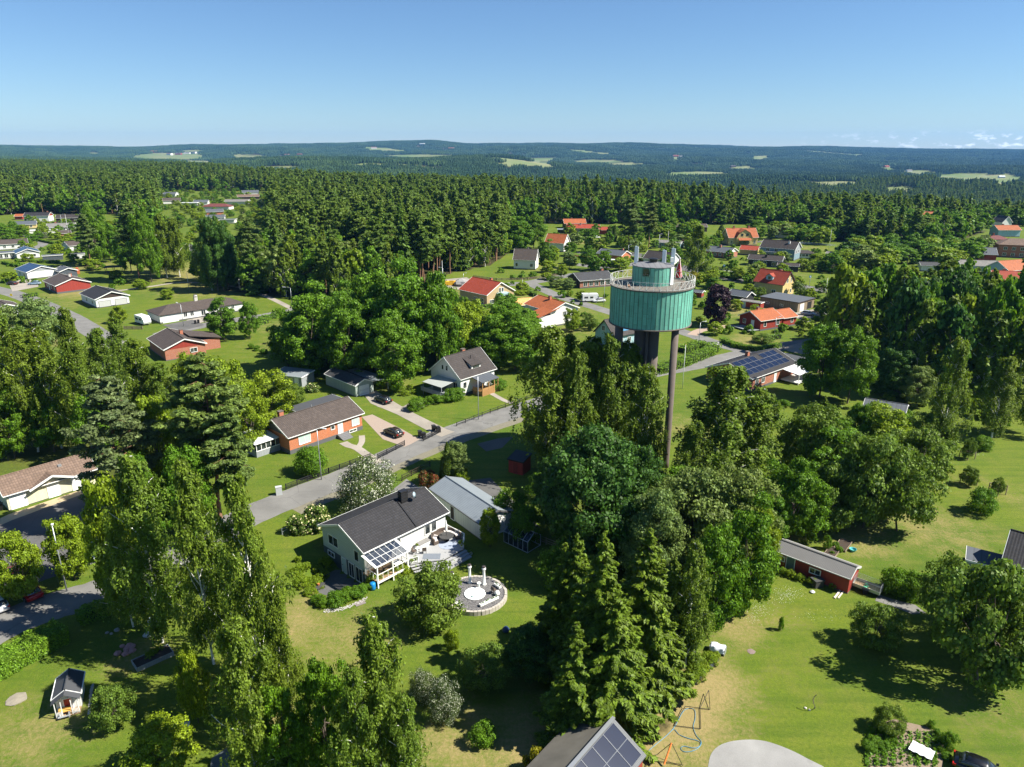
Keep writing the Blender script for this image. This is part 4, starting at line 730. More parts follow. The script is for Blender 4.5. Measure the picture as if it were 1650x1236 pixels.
# far pocket of houses in the left forest
for (x, y, th, L, W, ze, ri, wa, ro, lab, kw) in [
  (323.7, 333, 0, 24, 12, 3, 2.2, 'whitep', 'maroon', 'wide white house with hipped maroon roof in the far clearing', D(hip=True)), (332, 342, 25, 13, 9, 3, 1.9, 'brick', 'slate', 'far brick house with white gable top in the far clearing', D(gcol='white')), (331, 351, 15, 13, 8, 3, 1.6, 'white', 'slate', 'far dark roofed house below the brick one', D()),
  (352, 354, 5, 11, 7, 2.8, 0, 'white', 'slate', 'far white flat roofed garage in the clearing', D(flat=True)), (311, 326, 10, 13, 9, 2.8, 1.8, 'white', 'slate', 'far slate roofed bungalow left of the maroon roof', D()), (361, 325, 5, 22, 10, 2.8, 1.7, 'white', 'grey', 'far grey roofed bungalow right of the maroon roof', D()),
  (382, 317.5, 20, 22, 11, 2.8, 2, 'brown', 'brown2', 'far brown roofed house in the upper clearing', D()), (390, 310.5, 20, 18, 11, 3, 2.2, 'white', 'slate', 'far white gabled house at the top of the clearing', D()), (262, 313, 0, 14, 9, 3, 2, 'white', 'slate', 'far blue grey house between the forest trees', D()), (262, 324, 25, 16, 10, 3, 2.4, 'white', 'brown', 'far white gable left of the clearing', D()),
  (428, 363, 5, 10, 8, 3, 1.8, 'white', 'brown', 'far brown roofed house half hidden by pines', D()), (306, 403, 25, 8, 8, 3, 2.4, 'whitep', 'dark', 'small white gable glimpsed between the park birches', D(win=ge(1, 8))), (290, 327, 0, 16, 7, 2.6, 0, 'white', 'whiter', 'far white flat roofed wing in the clearing', D(flat=True))]:
    house((x, y), th, L, W, ze, ri, wa, ro, lab, **kw)
# right side
house((826, 418.8), -12, 10.4, 8.5, 4.1, 4.3, 'whitep', 'brown', 'white gabled house with steep weathered brown roof in the middle villas', chim=[(.55, .6, 'g')], gcol='whitep', win=[('s', 1.7, 1.4, .9, 1.4), ('s', 8.3, 1.3, 1.1, 1.3), ('e', 2.6, 1.4, .9, 1.2), ('e', 3.4, 4.6, .7, 1.1), ('e', 5.1, 4.6, .7, 1.1)], doors=[('e', 5.8, .3, .9, 2)])
YB = house((784.3, 476.5), 43, 15, 13, 4.0, 3.6, 'ybrick', 'red', 'yellow brick house with red roof and gable balcony', ridge='y', chim=[(.42, .42)], win=[('w', 5.6, 4.3, .8, 1.4), ('w', 6.8, 4.3, .8, 1.4), ('w', 3, 1, 1.2, 1.2), ('n', 3, .8, 1.6, 1.8), ('n', 6, .8, 1.6, 1.8), ('w', 10.5, 1, 1.6, 1.2)])
MB().box(-1.4, 4.2, 3.0, .4, 8.4, 4.2).build('balcony', WALLS['teal'], YB); MB().box(-.3, 12, .2, 8, 15.5, .5).build('terrace', WOODR, YB)
house((824.4, 493.5), 20, 8, 6, 2.6, 1.6, 'teal', 'yor', 'small light blue outbuilding with yellow orange roof', 'outbuilding', gcol='teal', win=gw(2, 6))
WO = house((886.6, 503), 33, 14, 11, 4.6, 2.2, 'whitep', 'orange', 'white villa with large orange roof left of the tower', ridge='y', chim=[(.5, .55)], win=[('w', 4, 3, 1.1, 1.1), ('w', 5.4, 3, 1.1, 1.1), ('n', 3, 1, 1, 1.2), ('n', 6, 1, 1, 1.2)])
MB().slab([(-.5, 8, 5.6), (5.5, 8, 5.6), (5.5, 15.5, 3.6), (-.5, 15.5, 3.6)], .16).build('wing_roof', ROOFS['orange'], WO); MB().box(0, 10, -.2, 5, 15, 3.6).build('wing_wall', WALLS['white'], WO); MB().box(-2.6, 11, -.2, 0, 16, 1.7).build('terrace_wall', WALLS['whitep'], WO)
house((934, 453.2), 22, 15, 11, 2.9, 2.2, 'redbrick', 'dark', 'dark gabled brick bungalow with grey roof left of the tower', gcol='brown', gz=.5, chim=[(.85, .55)], win=wins('s', 5, 15, .8, 1.5, 1.5))
house((960.7, 408.3), -40, 14, 9, 2.9, 1.9, 'brick', 'slate', 'brick bungalow with slate roof and white sun porch beyond the tower', chim=[(.8, .6)], gcol='brick', win=[('e', 3.4, 1, 1.2, 1.1)])
house((971, 418), -38, 8, 3.5, 2.4, 0, 'white', 'whiter', 'white sun porch standing before the slate roofed brick bungalow', 'sun porch', flat=True, ov=.2, win=wins('s', 4, 8, .4, 1.4, 1.7, .6))
house((912, 367.6), -8, 21, 9, 2.9, 2.0, 'ybrick', 'red', 'yellow bungalow with long red roof beyond the far car park', chim=[(.42, .4, 'w')], gcol='yellow', win=wins('s', 4, 21)+ge(1, 9))
house((909, 360.5), 5, 15, 10, 3.2, 2.6, 'brown', 'orange', 'dark house with orange roof right behind the yellow bungalow', chim=[(.4, .6)]); house((965, 371), -10, 7, 7, 2.6, 1.7, 'red', 'red', 'small red roofed garage right of the yellow bungalow', 'garage', gcol='yellow'); house((898, 370), -5, 8, 6, 2.4, 0, 'black', 'metal', 'grey roofed carport left of the yellow bungalow', 'carport', flat=True, ov=.2)
house((877, 391), -25, 11, 9, 4.3, 4.2, 'whitep', 'orange', 'tall white gabled house with orange roof behind the broadleaf trees', gcol='whitep', win=[('e', 4.5, 5, 1, 1.4), ('e', 3, 1, 1, 1.4), ('e', 6, 1, 1, 1.4)])
house((1055, 390.4), -28, 14, 9, 2.8, .9, 'blue', 'grey', 'low blue walled bungalow with flat grey roof', gcol='white', win=wins('s', 4, 14), chim=[(.95, .8)])
YM = house((1174, 383.5), 5, 17, 11, 4.2, 4.6, 'yellow', 'orange', 'large yellow villa with orange mansard roof and centre gable', chim=[(.27, .5), (.77, .5)], gcol='yellow', win=[('s', 2, 1.2, 1, 1.5), ('s', 15, 1.2, 1, 1.5), ('s', 8.5, 1.0, 3.4, 1.7), ('w', 4, 1.5, 1, 1.5), ('w', 4, 5, .9, 1.2)])
MB().prism([(4.2, 2.0), (12.8, 2.0), (12.8, 4.6), (11.2, 7.0), (8.5, 8.6), (5.8, 7.0), (4.2, 4.6)], 'y', -1.0, 5).build('front_gable', WALLS['yellow'], YM); q_ = MB()
for a, b in (((4.0, 4.4), (5.6, 7.1)), ((5.6, 7.1), (8.5, 8.8)), ((8.5, 8.8), (11.4, 7.1)), ((11.4, 7.1), (13.0, 4.4))): q_.slab([(a[0], -1.3, a[1]), (b[0], -1.3, b[1]), (b[0], 5.5, b[1]), (a[0], 5.5, a[1])], .15)
q_.build('gable_roof', ROOFS['orange'], YM); q_ = MB(); q_.box(6.4, -1.06, 5.2, 7.7, -1.0, 6.6); q_.box(9.3, -1.06, 5.2, 10.6, -1.0, 6.6); q_.box(5.6, -1.06, .8, 11.4, -1.0, 2.6); q_.build('window', GLASS, YM); MB().slab([(5, -2.6, 3.2), (12, -2.6, 3.2), (12, -.9, 4.3), (5, -.9, 4.3)], .12).build('porch_roof', ROOFS['orange'], YM)
house((1136, 404), -42, 13, 9.5, 2.8, 1.9, 'redbrick', 'slate', 'brick bungalow with slate roof and white gable top by the highway', gcol='white', chim=[(.45, .45)], win=wins('s', 4, 13)); house((1191, 402), -30, 9, 7, 2.6, 1.7, 'yellow', 'red', 'small yellow outbuilding with plain red roof', 'outbuilding', gcol='yellow')
house((1204.3, 417.7), -28, 15, 8, 2.8, 1.8, 'black', 'darkbrown', 'black timber bungalow with brown roof by the purple shrubs', win=wins('s', 3, 15, .6, 1.6, 1.5), chim=[(.5, .3, 'b')], gcol='dgrey'); house((1252, 428), -22, 9, 6, 2.4, .9, 'black', 'darkbrown', 'small black garage right of the black bungalow', 'garage')
GM = house((1223.7, 398), -38, 17, 10, 5.2, 3.2, 'blue', 'darkbrown', 'two storey grey house with brown mansard roof and balcony', gcol='grey', gz=3, chim=[(.75, .35, 'w')], win=[('s', 4, 3.4, 1.5, 1.5), ('s', 8, 3.4, 1.5, 1.5), ('s', 4, .8, 2, 1.6), ('s', 9, .8, 2, 1.6), ('e', 3, 3.4, .9, 1.2), ('e', 6, 3.4, .9, 1.2)]); MB().box(3, -1.4, 2.6, 10, .4, 3.6).build('balcony', WALLS['grey'], GM)
house((1276, 408), -8, 11, 6, 2.6, 1.2, 'white', 'darkbrown', 'white annex with windows right of the mansard house', 'annex', hip=True, win=wins('s', 5, 11))
house((1327.5, 411.6), -38, 17, 9, 2.7, 1.4, 'redbrick', 'grey', 'dark brick bungalow with grey roof behind the lime green tree', win=wins('s', 4, 17), chim=[(.85, .6, 'w')])
YG = house((1213.4, 453.5), -47, 11.7, 9.4, 4.4, 4.2, 'yellow', 'red', 'yellow gabled house with red roof and small blue dormer', gcol='yellow', chim=[(.62, .6)], win=[('e', 3, 1.2, 1, 1.3), ('e', 6.5, 1.2, .9, 1.3), ('e', 3.4, 5, 1, 1.4), ('e', 6, 5, .6, 1.4), ('s', 3, 1.2, 1.2, 1.2), ('s', 8, 1.2, 1.4, 1.2)], trim=plain('dark_barge', (.06, .05, .05)))
dm = MB(); dm.prism([(4.2, 5.6), (6.8, 5.6), (6.8, 6.9), (5.5, 7.7), (4.2, 6.9)], 'y', 1.2, 3.6); dm.build('dormer_wall', WALLS['teal'], YG); dm = MB(); dm.slab([(4.0, .9, 6.85), (5.5, .9, 7.85), (5.5, 4, 7.85), (4.0, 4, 6.85)], .1); dm.slab([(5.5, .9, 7.85), (7.0, .9, 6.85), (7.0, 4, 6.85), (5.5, 4, 7.85)], .1); dm.build('dormer_roof', ROOFS['red'], YG); MB().box(5.0, 1.15, 5.85, 6.0, 1.2, 6.8).build('dormer_window', GLASS, YG)
house((1223.7, 478), -48, 13.8, 11.5, 3.1, .35, 'rawwood', 'slate', 'unpainted timber garage with flat dark roof and white door', 'garage', flat=True, ov=.25, plinth=0, doors=[('e', 3, .05, 2.6, 2.3, GDOOR), ('e', 8, .05, 2.8, 2.4, plain('dark_opening', (.01, .01, .01), .9), WALLS['rawwood'])], win=[('s', 3, 1.2, 1, .5), ('s', 8, 1.2, 1, .5)], trim=plain('dark_barge', (.06, .05, .05)))
RH = house((1226.2, 518), 28, 9.3, 9, 3.0, 2.1, 'red', 'orange', 'red wooden house with orange roof, white windows and terrace', chim=[(.55, .7)], plinth=.5, win=[('s', 2.2, 1.2, .9, 1.4), ('s', 7.4, 1.2, 1, 1.4), ('w', 6.6, 1.2, 1.0, 1.2)], doors=[('w', 3.4, .5, 1, 2.1)])
house((1263, 513.5), 28, 6.2, 7.4, 2.7, 1.8, 'red', 'orange', 'lower right wing of the red house with orange roof', 'house wing', win=[('s', 4, 1.2, .9, 1.3)], plinth=.4); MB().box(-3.5, .5, .3, .3, 7, .5).build('terrace', WALLS['grey'], RH)
house((1171, 474.3), -48, 7.6, 6.0, 2.4, 1.5, 'black', 'slate', 'black boarded shed with dark roof beside the copper beech', 'shed'); house((1191, 484), -42, 7.5, 3.0, 2.3, .2, 'red', 'grey', 'red shed with light roof and covered woodpile', 'shed', flat=True, ov=.15, doors=[('s', 1.8, .1, .9, 1.9, plain('blue_door', (.35, .5, .55)))]); house((1112, 470), -35, 4.5, 3.2, 1.9, .6, 'red', 'slate', 'tiny red playhouse right of the tower railing', 'playhouse')
house((1609, 394), -22, 26, 12, 6.0, 2.6, 'redbrick', 'brown2', 'two storey red brick apartment block with hipped red roof', hip=True, win=wins('s', 6, 24, 3.6, 1.4, 1.3)+wins('s', 6, 24, .8, 1.4, 1.3))
house((1592, 386), -5, 12, 9, 3.6, 1.8, 'whitep', 'maroon', 'white house with hipped brown red roof left of the apartment block', hip=True, chim=[(.4, .5)], win=wins('s', 4, 12)); house((1609, 371), 0, 14, 9, 4, 2.4, 'teal', 'orange', 'light blue house with orange roof behind the apartment block', chim=[(.4, .6)]); house((1626, 437), 20, 14, 11, 3.6, 3.2, 'teal', 'orange', 'house with orange roof at the right edge below the apartment block')
house((1600, 453), -20, 15, 11, 3.4, 3.2, 'whitep', 'red', 'house with dull red roof at the right edge of the wood', chim=[(.3, .6)]); house((1549, 428), -12, 16, 11, 2.8, 1.7, 'teal', 'grey', 'light blue bungalow with wide grey roof', gcol='teal'); house((1484, 428), -10, 8, 5, 2.5, 1.2, 'white', 'dark', 'small white gabled garage beside the flagpole', 'garage'); house((1577, 410), -15, 8, 8, 3.4, 2.8, 'red', 'slate', 'dark roofed red house glimpsed among garden trees')
house((1561, 357), 15, 9, 8, 4, 4, 'whitep', 'dark', 'white gable with dark window poking out of the far trees', ridge='y', win=gw(1, 8, 5)); house((1476, 350), -10, 13, 10, 4, 3.5, 'whitep', 'orange', 'far white house with orange roof among broadleaf trees', chim=[(.6, .6)]); house((1615, 359), 10, 9, 8, 4, 4, 'whitep', 'dark', 'small far white gable right of the other one', ridge='y')
house((1508, 347), -12, 12, 9, 4, 3, 'brown', 'darkbrown', 'far dark roofed house beside the orange roof', chim=[(.7, .6)]); house((1255, 372), -5, 10, 9, 4.4, 2.6, 'whitep', 'orange', 'white villa with orange roof rising behind the mansard house', chim=[(.7, .5)], hip=True, win=wins('s', 3, 10, 3)); house((1085, 366), 0, 22, 9, 3, 1.6, 'brown', 'brown', 'long brown roofed house behind the low blue bungalow')
house((930, 331), 0, 16, 9, 4, 2.5, 'red', 'orange', 'red roof glimpsed in the forest behind the yellow bungalow')
house((1390, 655), -33, 7.5, 5.5, 2.2, .9, 'white', 'slate', 'small outbuilding with dark slate roof behind the orchard trees', 'outbuilding')
house((1613.4, 906), -40, 16, 9, 2.9, 2.4, 'red', 'black', 'red house with black roof cut by the right edge', win=[('s', 1.8, 1.0, 1.4, 1.3), ('s', 6, 1, 1.4, 1.3)], trim=plain('grey_trim', (.5, .53, .55), .5)); house((1556, 903), -33, 4.0, 3.6, 1.4, .15, 'grey', 'slate', 'low hutch with grey felt roof beside the black roofed red house', 'hutch', flat=True, mono=True, ov=.1, plinth=0)
# hillside farms in the far country
for i, (px, py, c1, c2, lab) in enumerate([(268, 250, 'white', 'maroon', 'white farmhouse with dark red roof at the left of the hill village'), (282, 249.5, 'red', 'grey', 'red barn with grey roof in the middle of the hill village'), (296, 248.5, 'whitep', 'grey', 'white farmhouse with grey roof in the middle of the hill village'), (308, 247.5, 'white', 'brown', 'white farmhouse with brown roof in the right half of the hill village'), (320, 248, 'red', 'grey', 'red barn with grey roof at the right end of the hill village'), (243, 246, 'red', 'orange', 'red cottage with orange roof left of the hill village'), (458, 251.5, 'red', 'orange', 'red farmhouse with orange roof on the middle ridge'), (478, 251, 'red', 'red', 'red barn with red roof on the middle ridge'), (1427, 270, 'red', 'orange', 'red farmhouse with orange roof beside the right valley field'), (1462, 277, 'white', 'grey', 'white barn with grey roof at the right valley fields'), (1610, 287, 'white', 'whiter', 'long white hall among the right valley fields'), (1085, 253, 'red', 'orange', 'red cottage with orange roof on the valley slope above the tower'), (1095, 254, 'white', 'grey', 'white cottage with grey roof on the valley slope above the tower'), (722, 241, 'red', 'orange', 'red cottage with orange roof on the highest hill'), (675, 234, 'white', 'whiter', 'white house with white roof on the left shoulder of the highest hill'), (1178, 270, 'brown', 'brown', 'brown barn in the valley right of the tower'), (598, 240, 'white', 'orange', 'white house with orange roof on the far left slope')]):
    x, y, z = Pt(px, py); s = y/2600; house((x, y), RNG.uniform(-30, 30), 20*max(1, s), 12*max(1, s), 5*max(1, s), 4, c1, c2, lab, 'farm building', world=True, zb=z, plinth=0, group='farm buildings on the far hills')
SHR = []
# ------------------------------------------------------------------ trees
def unit(v): return v/np.maximum(np.linalg.norm(v, axis=-1, keepdims=True), 1e-6)
def leaves(Cn, Nn, size, asp=1.5, Tn=None, mi=0):
    n = len(Cn); r = RNG.normal(size=(n, 3)); Nn = unit(Nn)
    Tt = unit(np.cross(Nn, r)) if Tn is None else unit(Tn-Nn*(Tn*Nn).sum(1, keepdims=True))
    B = np.cross(Nn, Tt); s = np.asarray(size).reshape(-1, 1)*np.ones((n, 1))
    V = np.stack([Cn-Tt*s*asp, Cn-B*s, Cn+Tt*s*asp, Cn+B*s], 1).reshape(-1, 3)
    F = np.arange(4*n).reshape(n, 4); return (V, F, mi)
def tubes(lines, n=5, mi=1):
    Vs = []; Fs = []; off = 0
    for pts, rs in lines:
        pts = np.asarray(pts, float); k = len(pts); d = unit(np.gradient(pts, axis=0)); a = unit(np.cross(d, np.array([.31, .95, .05]))); b = np.cross(d, a)
        th = np.arange(n)*2*np.pi/n; ring = a[:, None]*np.cos(th)[None, :, None]+b[:, None]*np.sin(th)[None, :, None]
        Vs.append((pts[:, None]+ring*np.asarray(rs)[:, None, None]).reshape(-1, 3))
        i = np.arange(k-1)[:, None]*n; j = np.arange(n)[None]; jn = (j+1) % n
        Fs.append(np.stack([i+j, i+jn, i+n+jn, i+n+j], -1).reshape(-1, 4)+off); off += k*n
    return (np.concatenate(Vs), np.concatenate(Fs), mi)
def curve(a, b, sag=0.0, k=5, wob=.0):
    t = np.linspace(0, 1, k)[:, None]; a = np.asarray(a, float); b = np.asarray(b, float)
    p = a+(b-a)*t; p[:, 2] += sag*np.sin(np.pi*t[:, 0])
    if wob: p[1:-1] += RNG.normal(size=(k-2, 3))*wob
    return p
def rnd(a, b, n=None): return RNG.uniform(a, b, n)
def lobes(n=7, amp=.22):
    D = unit(RNG.normal(size=(n, 3))); A = rnd(-amp, amp, n)
    return lambda d: 1+(A*np.exp(-4*(1-d@D.T))).sum(-1)*1.6

def t_broad(q, H=14., R=5.2, zc=.5, rz=.5, nc=70, leaf=.19, cl=.27):
    """spreading broadleaf: leaf clumps over an uneven ellipsoid, limbs to the clumps"""
    lb = lobes(); d = unit(RNG.normal(size=(nc, 3))); d[:, 2] = np.where(d[:, 2] < -.85, -d[:, 2], d[:, 2])
    rad = rnd(.62, 1.0, nc)*lb(d); c = d*rad[:, None]*np.array([R, R, H*rz])+np.array([0, 0, H*zc])
    c = c[c[:, 2] > H*.08]; cr = R*cl*rnd(.65, 1.25, len(c))
    per = max(3, int(q/len(c))); C_, N_, S_ = [], [], []
    for p, r in zip(c, cr):
        dd = unit(RNG.normal(size=(per, 3))+np.array([0, 0, .45])+.5*unit(p-np.array([0, 0, H*.45]))); rr = r*rnd(.35, 1.0, per)**.6*np.where(RNG.random(per) < .22, rnd(1.0, 1.6, per), 1)
        C_.append(p+dd*rr[:, None]*np.array([1.15, 1.15, .8])); N_.append(dd+RNG.normal(size=(per, 3))*.45); S_.append(rnd(.7, 1.35, per)*leaf)
    tr = [(curve([0, 0, 0], [rnd(-.4, .4), rnd(-.4, .4), H*.62], k=6, wob=.12), np.linspace(.24, .07, 6)*H/14)]
    for p in c[::max(1, len(c)//16)]:
        s = np.array([0, 0, H*rnd(.2, .5)]); tr.append((curve(s, p, -.4, 5, .15), np.linspace(.1, .02, 5)*H/14))
    return leaves(np.concatenate(C_), np.concatenate(N_), np.concatenate(S_), 1.3), tr
def t_birch(q, H=20., R=4.2, leaf=.13, z0=.15, droop=1.0, nl=38):
    """weeping birch: slender stem, ascending limbs, ragged curtains of hanging twigs"""
    C_, N_, S_, T_ = [], [], [], []; tr = []; ns = max(2, int(q/nl/26)); per = max(3, int(q*.9/nl/ns))
    for i in range(nl):
        z = z0+(1-z0)*((i+rnd(0, 1))/nl)**.92; u = (z-z0)/(1-z0); prof = min(1.0, (1-u)**.62*1.12)*min(1, .62+u*1.6); a = i*2.4+rnd(-.6, .6)
        rr = R*prof*rnd(.35, 1.2)+.15; e = np.array([math.cos(a)*rr, math.sin(a)*rr, min(z*H+rr*.25, H*1.0)]); s = np.array([0, 0, max(H*z0*.7, z*H-rr*.9)])
        tr.append((curve(s, e, .5, 5, .1), np.linspace(.085, .02, 5)))
        for j in range(ns):
            f = rnd(.35, 1.12); b = s+(e-s)*f+RNG.normal(size=3)*np.array([.5, .5, .3])*(.5+.5*prof); b[2] += .45*math.sin(math.pi*min(1, f)); ln = rnd(.6, 3.4)*droop*(.35+.65*prof)
            t = rnd(0, 1, per)[:, None]; out = unit(np.array([[b[0], b[1], .3]]))[0]; sp = .07+.11*rnd(0, 1)
            p = b+out*(.3*np.sin(t*1.5))-np.array([0, 0, 1])*ln*t+RNG.normal(size=(per, 3))*np.array([sp, sp, .12])
            C_.append(p); N_.append(out*.7+np.array([0, 0, .6])+RNG.normal(size=(per, 3))*.6); S_.append(rnd(.7, 1.3, per)*leaf); T_.append(np.array([0, 0, -1])+RNG.normal(size=(per, 3))*.4)
    b = rnd(-.4, .4, 2); tr.insert(0, (curve([0, 0, 0], [b[0], b[1], H*.99], k=9, wob=.1), np.linspace(.19, .03, 9)))
    return leaves(np.concatenate(C_), np.concatenate(N_), np.concatenate(S_), 1.9, np.concatenate(T_)), tr
def t_pine(q, H=22., R=3.6, leaf=.15, z0=.34, nb=52):
    """scots pine: bare orange stem, flat uneven needle pads on crooked limbs"""
    C_, N_, S_ = [], [], []; tr = [(curve([0, 0, 0], [rnd(-.5, .5), rnd(-.5, .5), H*.97], k=8, wob=.14), np.linspace(.26, .05, 8))]
    for i in range(nb):
        z = z0+(1-z0)*(i+rnd(0, 1))/nb; prof = min(1, 2.6*(1-z)+.16)*(.62+.38*min(1, (z-z0)/.2)); a = i*2.4+rnd(-.5, .5)
        ln = R*prof*rnd(.45, 1.15); e = np.array([math.cos(a)*ln, math.sin(a)*ln, z*H+rnd(-.3, .7)]); s = np.array([0, 0, z*H-ln*.2])
        tr.append((curve(s, e, .25, 4, .12), np.linspace(.07, .015, 4)))
        for j in range(4):
            f = rnd(.4, 1.08); c = s+(e-s)*f+RNG.normal(size=3)*np.array([.5, .5, .25]); pr = rnd(.55, 1.05)*(.55+.45*prof); k = max(2, int(q/nb/4))
            dd = unit(RNG.normal(size=(k, 3))+np.array([0, 0, .35])); C_.append(c+dd*pr*(rnd(.3, 1, (k, 1))**.5)*np.array([1.1, 1.1, .5])); N_.append(dd*.7+RNG.normal(size=(k, 3))*.5+np.array([0, 0, .5])); S_.append(rnd(.7, 1.3, k)*leaf)
    return leaves(np.concatenate(C_), np.concatenate(N_), np.concatenate(S_), 1.9), tr
def t_spruce(q, H=20., R=3.5, leaf=.15, z0=.05, lev=34):
    """norway spruce: whorls of drooping branches set with hanging sprays"""
    C_, N_, S_, T_ = [], [], [], []; tr = [(np.array([[0, 0, 0], [0, 0, H*.5], [0, 0, H]]), [.24, .14, .02])]; tot = 0; br = []
    for i in range(lev):
        z = z0+(1-z0)*((i+.5)/lev)**.92; Rz = R*(1-z)**.8*rnd(.85, 1.1)+.12; nbr = int(5+6*(1-z))
        for j in range(nbr):
            br.append((z*H+rnd(-.25, .25), rnd(0, 6.283), Rz*rnd(.72, 1.15)))
    L = sum(b[2] for b in br)
    for z, a, ln in br:
        k = max(3, int(q*ln/L)); t = rnd(.12, 1, k); o = np.array([math.cos(a), math.sin(a), 0]); sd = np.array([-math.sin(a), math.cos(a), 0])
        lat = rnd(-1, 1, k)*ln*.27*(1.15-t); zz = z-ln*.32*t+ln*.22*t**3-np.abs(lat)*.35-rnd(0, .28, k)
        C_.append(o*(t*ln)[:, None]+sd*lat[:, None]+np.stack([0*zz, 0*zz, zz], 1)); N_.append(np.array([0, 0, .75])+o*.6+RNG.normal(size=(k, 3))*.42); S_.append(rnd(.7, 1.3, k)*leaf*(.7+.5*ln/R)); T_.append(o+sd*np.sign(lat)[:, None]*.7-np.array([0, 0, .45])+RNG.normal(size=(k, 3))*.2)
    for z, a, ln in br[::9]: tr.append((np.array([[0, 0, z], [math.cos(a)*ln*.9, math.sin(a)*ln*.9, z-ln*.2]]), [.04, .01]))
    return leaves(np.concatenate(C_), np.concatenate(N_), np.concatenate(S_), 2.0, np.concatenate(T_)), tr
def t_bush(q, H=1., R=1., leaf=.06, nc=34):
    l, _ = t_broad(q, H, R, .42, .52, nc, leaf, .34); return l, [(curve([0, 0, 0], [0, 0, H*.5], k=3), [.03, .02, .01])]
def t_column(q, H=6., R=.9, leaf=.09):
    n = q; z = rnd(0, 1, n); a = rnd(0, 6.283, n); r = R*np.minimum(1, (1-z)**.6*1.3)*np.minimum(1, .55+z*2)*rnd(.75, 1.05, n)
    C_ = np.stack([np.cos(a)*r, np.sin(a)*r, z*H+.1], 1); N_ = np.stack([np.cos(a), np.sin(a), 0*a+.3], 1)+RNG.normal(size=(n, 3))*.4
    return leaves(C_, N_, rnd(.7, 1.3, n)*leaf, 2.2, np.tile([0, 0, 1.], (n, 1))+RNG.normal(size=(n, 3))*.25), [(curve([0, 0, 0], [0, 0, H*.9], k=4), [.08, .06, .04, .01])]

BARK = barkm('grey_bark', (.13, .10, .075)); BIRCHB = barkm('birch_bark', (.75, .73, .68), True); PINEB = barkm('pine_bark', (.27, .14, .075))
LM = {'maple': leafm('maple_leaves', (.095, .195, .010), .3, .42), 'lime': leafm('lime_green_leaves', (.165, .245, .012), .25, .42), 'oak': leafm('dark_leaves', (.052, .122, .018), .25, .5),
      'grey': leafm('grey_green_leaves', (.140, .205, .052), .3, .42), 'birch': leafm('birch_leaves', (.125, .192, .018), .3, .45, .45), 'pine': leafm('pine_needles', (.108, .165, .034), .3, .4, .3),
      'bluepine': leafm('blue_pine_needles', (.105, .150, .058), .2, .4, .3), 'spruce': leafm('spruce_needles', (.062, .110, .020), .35, .42, .25), 'spruce2': leafm('light_spruce_needles', (.108, .172, .012), .2, .45, .35),  # spruce2 is one lighter yellow green over the whole crown
      'purple': leafm('copper_beech_leaves', (.030, .014, .022), .2, .4, .15, patch=.3, patchcol=(.05, .02, .03)), 'white': leafm('white_blossom', (.075, .12, .03), .2, .35, .35, alt=(.24, (.46, .47, .36))),
      'cream': leafm('cream_blossom', (.09, .16, .02), .2, .3, .3, alt=(.16, (.75, .66, .38))), 'red': leafm('red_shrub', (.10, .10, .02), .2, .4, .3, alt=(.5, (.16, .035, .015))), 'yellow': leafm('yellow_shrub', (.22, .22, .012), .3, .3),
      'hedge': leafm('hedge_leaves', (.125, .235, .018), .3, .4), 'apple': leafm('apple_leaves', (.108, .178, .022), .3, .42), 'thuja': leafm('thuja_leaves', (.075, .125, .012), .2, .35)}
PROTO = {}
def proto(key, gen, leafk, bark, nvar, q, H, R, one=False, **kw):
    L = []
    for i in range(nvar):
        l, tr = gen(q, H, R, **kw); tb = tubes(tr, 5 if not one else 4, 1)
        lc = l[0]; eR = float(np.percentile(np.hypot(lc[:, 0], lc[:, 1]), 96)); eH = float(np.percentile(lc[:, 2], 99.7))
        if one: L.append((npmesh(key, [l, tb], [LM[leafk], bark], smooth=(1,)), None, eH, eR))
        else: L.append((npmesh(key+'_crown', [l], [LM[leafk]]), npmesh(key+'_trunk', [(tb[0], tb[1], 0)], [bark], smooth=(0,)), eH, eR))
    PROTO[key] = (L, H, R, one)
proto('maple', t_broad, 'maple', BARK, 3, 30000, 14, 5.2, leaf=.145, nc=120, cl=.21); proto('lime', t_broad, 'lime', BARK, 2, 20000, 10, 4.2, leaf=.125, nc=85, cl=.23)
proto('oak', t_broad, 'oak', BARK, 2, 38000, 15, 6.4, zc=.5, rz=.5, nc=170, cl=.18, leaf=.14); proto('grey', t_broad, 'grey', BARK, 2, 30000, 14, 5, nc=130, cl=.2, leaf=.12)
proto('birch', t_birch, 'birch', BIRCHB, 5, 29000, 20, 4.2, leaf=.088); proto('pine', t_pine, 'pine', PINEB, 2, 30000, 22, 3.8, leaf=.12); proto('bluepine', t_pine, 'bluepine', PINEB, 1, 34000, 22, 4.2, z0=.12, nb=80, leaf=.12)
proto('spruce', t_spruce, 'spruce2', BARK, 3, 42000, 20, 4.0, leaf=.105); proto('apple', t_broad, 'apple', BARK, 3, 15000, 5.5, 3.0, leaf=.078, nc=75, cl=.22, zc=.5, rz=.46)
proto('whitebush', t_bush, 'white', BARK, 2, 22000, 4, 2.2, leaf=.045, nc=90); proto('bush', t_bush, 'maple', BARK, 3, 7000, 2, 1.3, leaf=.05); proto('limebush', t_bush, 'lime', BARK, 2, 6000, 2, 1.3, leaf=.052)
proto('ballbush', t_bush, 'maple', BARK, 1, 16000, 2, 1.3, leaf=.04, nc=110)
proto('creambush', t_bush, 'cream', BARK, 1, 3500, 2, 1.3, leaf=.08); proto('redbush', t_bush, 'red', BARK, 1, 3500, 2, 1.3, leaf=.08); proto('yellowbush', t_bush, 'yellow', BARK, 1, 2500, 1.5, 1.1, leaf=.08)
